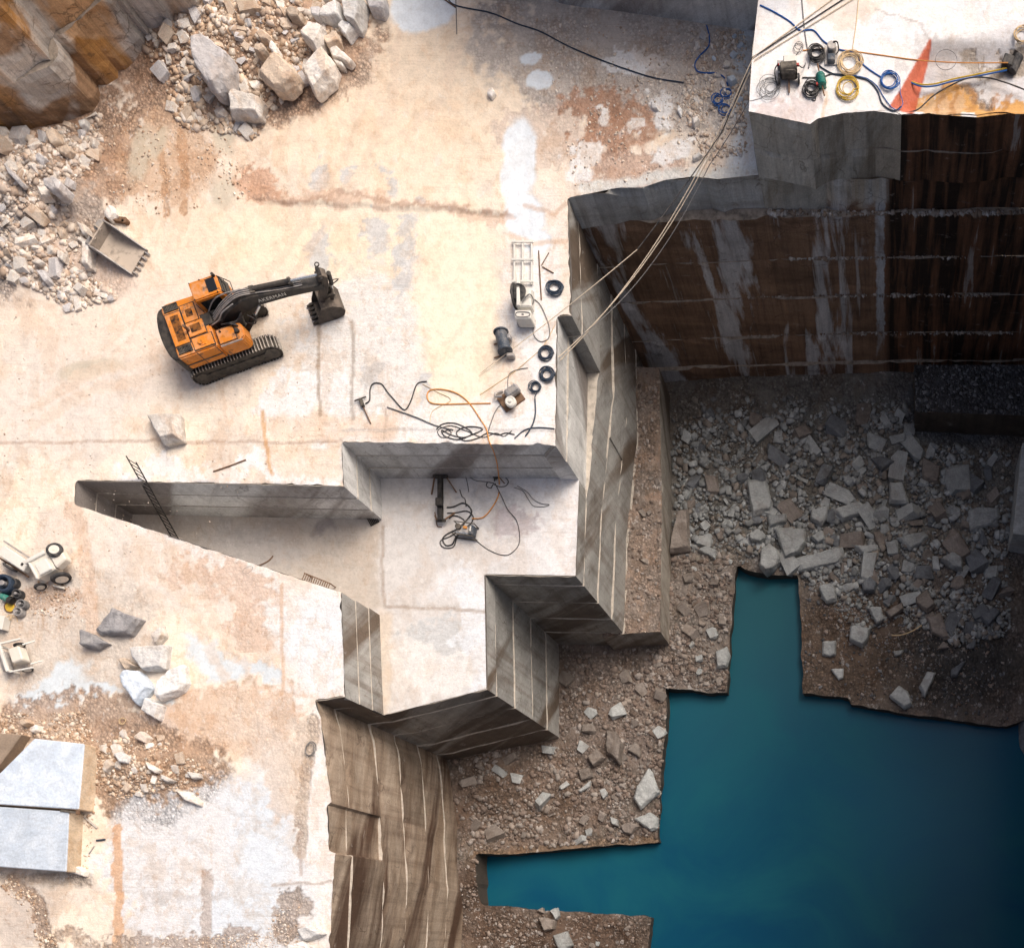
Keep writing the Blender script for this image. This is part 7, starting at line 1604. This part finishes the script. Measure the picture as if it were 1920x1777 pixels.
for q in range(6): b.cyl((-.35 + q * .11, -.2, .5), (-.35 + q * .11, -.2, .58), .035, 8)
b.build('valve_bank', M_CHROME, HU); B().box((.02, .12, .5), (.2, .14, .08)).build('cap', M_HOSEO, HU, .02)
zA5 = Z_A
for i, (pts, r, m, lab) in enumerate((
    ([(838, 951), (850, 950), (868, 943), (880, 950), (884, 962), (872, 978), (856, 992), (840, 1000), (830, 1010), (836, 1022), (848, 1020), (854, 1008), (862, 1000)], .038, M_RUBBER, 'thick black hydraulic hose from the rig carriage to the power unit'),
    ([(838, 962), (855, 961), (876, 958), (887, 968), (884, 980), (874, 988)], .032, M_RUBBER, 'black hydraulic hose between the rig rail and the top of the power unit'),
    ([(842, 972), (848, 967), (862, 969), (871, 978), (864, 990), (845, 1005), (828, 1012), (826, 1020), (834, 1027), (850, 1025), (856, 1008)], .03, M_RUBBER, 'black hydraulic hose making the lower loop beside the power unit'),
    ([(895, 1015), (915, 1030), (940, 1040), (957, 1038), (972, 1022), (974, 1000), (968, 975), (952, 955), (940, 930), (928, 906)], .022, M_RUBBER, 'long thin black cable curving over the saw-cut bench'),
    ([(853, 870, -2.6), (868, 885, -3.3), (890, 900), (910, 903), (926, 906)], .022, M_HOSEG, 'grey cable hanging down the notch wall to the bench'),
    ([(869, 886, -3.2), (875, 900), (879, 922)], .022, M_HOSEG, 'short grey cable end on the bench below the notch wall'),
    ([(964, 914), (980, 920), (990, 935), (1000, 948), (1018, 950), (1030, 946), (1015, 944), (1000, 936), (988, 922), (970, 911)], .02, M_HOSEG, 'doubled grey cable in the right half of the bench'),
    ([(926, 906), (915, 904), (912, 911), (920, 915), (925, 908), (935, 912), (948, 911), (953, 902), (945, 894), (932, 892), (930, 900)], .022, M_RUBBER, 'small black cable loops at the foot of the notch wall'),
    ([(815, 960), (818, 975), (820, 986), (828, 988)], .025, M_RUST, 'bent rusty chain left of the drilling rig'),
    ([(862, 918), (866, 930), (872, 936), (874, 950)], .024, M_RUBBER, 'short black hose end right of the drilling rig'))):
    cable(pts, r, m, lab, 'hose' if 'hose' in lab else 'chain' if 'chain' in lab else 'cable', 'hose' if 'hose' in lab else 'chain' if 'chain' in lab else 'cable', z=Z_A)
JK = at(930, 890, Z_A, 0, 'hand_drill'); JK.location = (W(932, 896, Z_A).x, W(932, 896, Z_A).y, Z_A); tag(JK, 'small black hand drill at the foot of the notch wall', 'hand drill')
B().box((0, 0, .1), (.34, .12, .14)).build('body', M_BLACK, JK, .03); B().beam((-.1, -.2, .1), (-.1, .2, .1), .05, .05).build('handle', M_BLACK, JK); B().cyl((.15, 0, .08), (.4, -.3, .03), .025, 8).build('bit', M_RUST, JK)

# ---------------------------------------------------------------- left side: two trailers, a cart, reels and pots
def wheel(parent, c, r, wd, axis=(0, 1, 0), mat=M_RUBBER):
    a = Vector(axis).normalized(); c = Vector(c)
    rot = a.to_track_quat('Z', 'Y').to_matrix()
    t_ = B().torus(c, r * .8, r * .24, 26, 8, rot).build('tyre', mat, None, 0, True); t_.parent = parent
    B().cyl(c - a * wd / 2, c + a * wd / 2, r * .66, 20).cyl(c - a * (wd / 2 + .02), c + a * (wd / 2 + .02), r * .2, 12).build('rim', M_MCREAM, t_, .01); return t_
tp = W(114, 1074, 0.0); TC = empty('trailer_compressor', (tp.x, tp.y, 0), R(28)); tag(TC, 'cream wheeled compressor trailer with big tyres near the left edge', 'compressor trailer')
B().box((-.15, .15, .62), (1.0, .95, .55)).build('body', M_MCREAM, TC, .05)
B().box((-.1, .0, .92), (.62, .6, .1)).build('engine_cover', M_MWHITE, TC, .03)
B().box((-.25, .58, .9), (1.1, .18, .2)).build('side_box', M_MWHITE, TC, .03)
B().prism([(.42, -.35), (1.05, -.2), (1.05, .55), (.42, .75)], .55, .98, 'z').build('tail_hood', M_MCREAM, TC, .05)
B().box((-.62, .1, .88), (.10, .95, .14)).build('cross_member', M_MWHITE, TC, .02)
wheel(TC, (.12, -.52, .42), .42, .2); wheel(TC, (.78, .42, .98), .36, .12, (.25, .12, 1)); wheel(TC, (-1.05, -.3, .26), .26, .14)
B().beam((-.5, -.2, .3), (-1.3, -.25, .25), .1, .1).beam((-.5, -.5, .2), (-.1, -.85, .15), .1, .08).build('drawbar', M_MCREAM, TC, .01)
tp = W(46, 1056, 0.0); T2 = empty('tool_trailer', (tp.x, tp.y, 0), R(-33)); tag(T2, 'pale lavender-white tool trailer cut by the left edge', 'tool trailer')
B().box((0, 0, .5), (1.5, .55, .35)).build('box_body', M_MWHITE, T2, .04); B().beam((-1.0, .42, .45), (.7, .42, .5), .08, .08).build('side_rail', M_GRYMET, T2); B().beam((-.9, -.4, .3), (.8, -.4, .3), .08, .08).build('chassis', M_RUST, T2)
wheel(T2, (-.2, -.5, .3), .3, .15); B().box((.55, .0, .69), (.1, .14, .02)).build('latch', M_BLACK, T2)
cp = W(48, 1236, 0.0); CT = empty('hand_cart', (cp.x, cp.y, 0), R(-72)); tag(CT, 'white framed generator cart with a cream engine box near the left edge', 'generator cart')
B().box((0, .12, .5), (.72, .55, .5)).build('engine_box', M_MCREAM, CT, .05)
b = B(); b.beam((-.7, -.45, .75), (.7, -.45, .75), .14, .14); b.beam((-.7, -.45, .75), (-.7, .5, .6), .1, .1); b.beam((.7, -.45, .7), (.75, .6, .5), .08, .08); b.beam((-.6, -.45, .1), (-.6, -.45, .7), .1, .1); b.beam((.6, -.45, .1), (.6, -.45, .7), .1, .1); b.build('frame', M_MWHITE, CT, .02)
B().cyl((-.45, -.72, .32), (.45, -.72, .32), .22, 18).build('roller', M_GRYMET, CT, .02, True)
B().beam((.55, .5, .5), (.5, 1.0, .35), .06, .06).build('handle', M_MWHITE, CT, .01); B().beam((-.4, .5, .6), (-.5, 1.0, .4), .06, .06).build('handle', M_MWHITE, CT, .01)
wheel(CT, (.62, .1, .24), .24, .12, (1, 0, 0)); wheel(CT, (-.62, .1, .24), .24, .12, (1, 0, 0))
for i, (px, py, r, n_, m, lab) in enumerate(((10, 1092, .46, 6, M_HOSEDB, 'large dark cable reel at the left edge below the trailers'), (23, 1089, .26, 4, M_RUBBER, 'brown-black cable reel overlapping the large dark one'), (32, 1110, .24, 4, M_RUBBER, 'small black reel right of the green canister'),
                                         (40, 1129, .24, 4, M_HOSEG, 'small grey reel below the small black one'), (34, 1143, .24, 4, M_GRYMET, 'palest small reel, lowest of the group at the left edge'))):
    v = W(px + 7, py + 6, 0.0); RL = empty('cable_reel', (v.x, v.y, 0)); tag(RL, lab, 'cable reel')
    b = B()
    for q in range(n_): b.torus((0, 0, .08 + q * .05), r * .8, r * .2, 24, 6)
    b.build('winding', m, RL, 0, True); B().cyl((0, 0, 0), (0, 0, .14 + n_ * .05), r * .28, 14).build('hub', M_GRYMET, RL, .01); B().cyl((0, 0, 0.005), (0, 0, .04), r, 22).build('flange', m, RL)
v = W(14, 1122, 0); CN = empty('canister', (v.x, v.y, 0), R(-25)); tag(CN, 'green canister lying among the cable reels at the left edge', 'canister')
B().cyl((-.15, 0, .18), (.25, 0, .18), .17, 16).build('body', M_MGREEN, CN, .03, True); B().cyl((.25, 0, .18), (.45, 0, .18), .19, 16).build('cap', M_BLACK, CN, .03, True)
v = W(20, 1138, 0); DRM = empty('rusty_pan', (v.x, v.y, 0)); tag(DRM, 'round rusty pan below the green canister', 'pan')
B().cyl((0, 0, .01), (0, 0, .05), .26, 22).build('plate', M_HOSEY, DRM); B().torus((0, 0, .05), .26, .03, 22, 6).build('lip', M_RUST, DRM)
v = W(8, 1170, 0); BX = empty('wooden_box', (v.x, v.y, 0), R(-12)); tag(BX, 'white wooden box cut by the left edge above the generator cart', 'box')
B().box((0, 0, .2), (.6, .62, .38)).build('body', M_MWHITE, BX, .02); B().box((0, 0, .4), (.64, .66, .04)).build('lid', M_MWHITE, BX, .01)
coil(20, 1158, 0.02, 0.18, 0.022, 2, M_HOSEC, 'small tan cord coil right of the white wooden box', name='cord_coil', cat='cord coil', seed=31, tail=[(28, 1152), (34, 1166)])
# scrap near the sawn block
cable([(160, 1533), (182, 1552)], 0.05, M_GRYMET, 'short grey pipe at the split of the sawn block', 'pipe', 'pipe')
cable([(181, 1575), (197, 1573)], 0.05, M_HOSEDB, 'short dark bluish pipe right of the lower sawn block', 'pipe', 'pipe')
cable([(167, 1600), (177, 1585)], 0.03, M_GRYMET, 'thin grey bar below the dark bluish pipe', 'bar', 'bar')
v = W(142, 1523, .5); WD = empty('steel_wedge', (v.x, v.y, .6), R(-8)); tag(WD, 'flat dark steel wedge driven into the split of the sawn block', 'wedge')
B().box((0, 0, .33), (.9, .12, .08), taper=.8).build('blade', M_DKSTEEL, WD); B().box((.45, .0, .33), (.14, .2, .14)).build('head', M_RUST, WD, .02)
cable([(856, 18), (842, 8), (825, -4)], 0.03, M_RUST, 'rusty rod slanting down from the top edge beside the puddle', 'rod', 'rod')
cable([(1672, 1191, -14.9), (1690, 1190, -14.85), (1710, 1183, -14.8), (1728, 1172, -14.8)], .04, M_HOSEC, 'pale bent pipe on the brown gravel tongue in the pit', 'pipe', 'pipe')
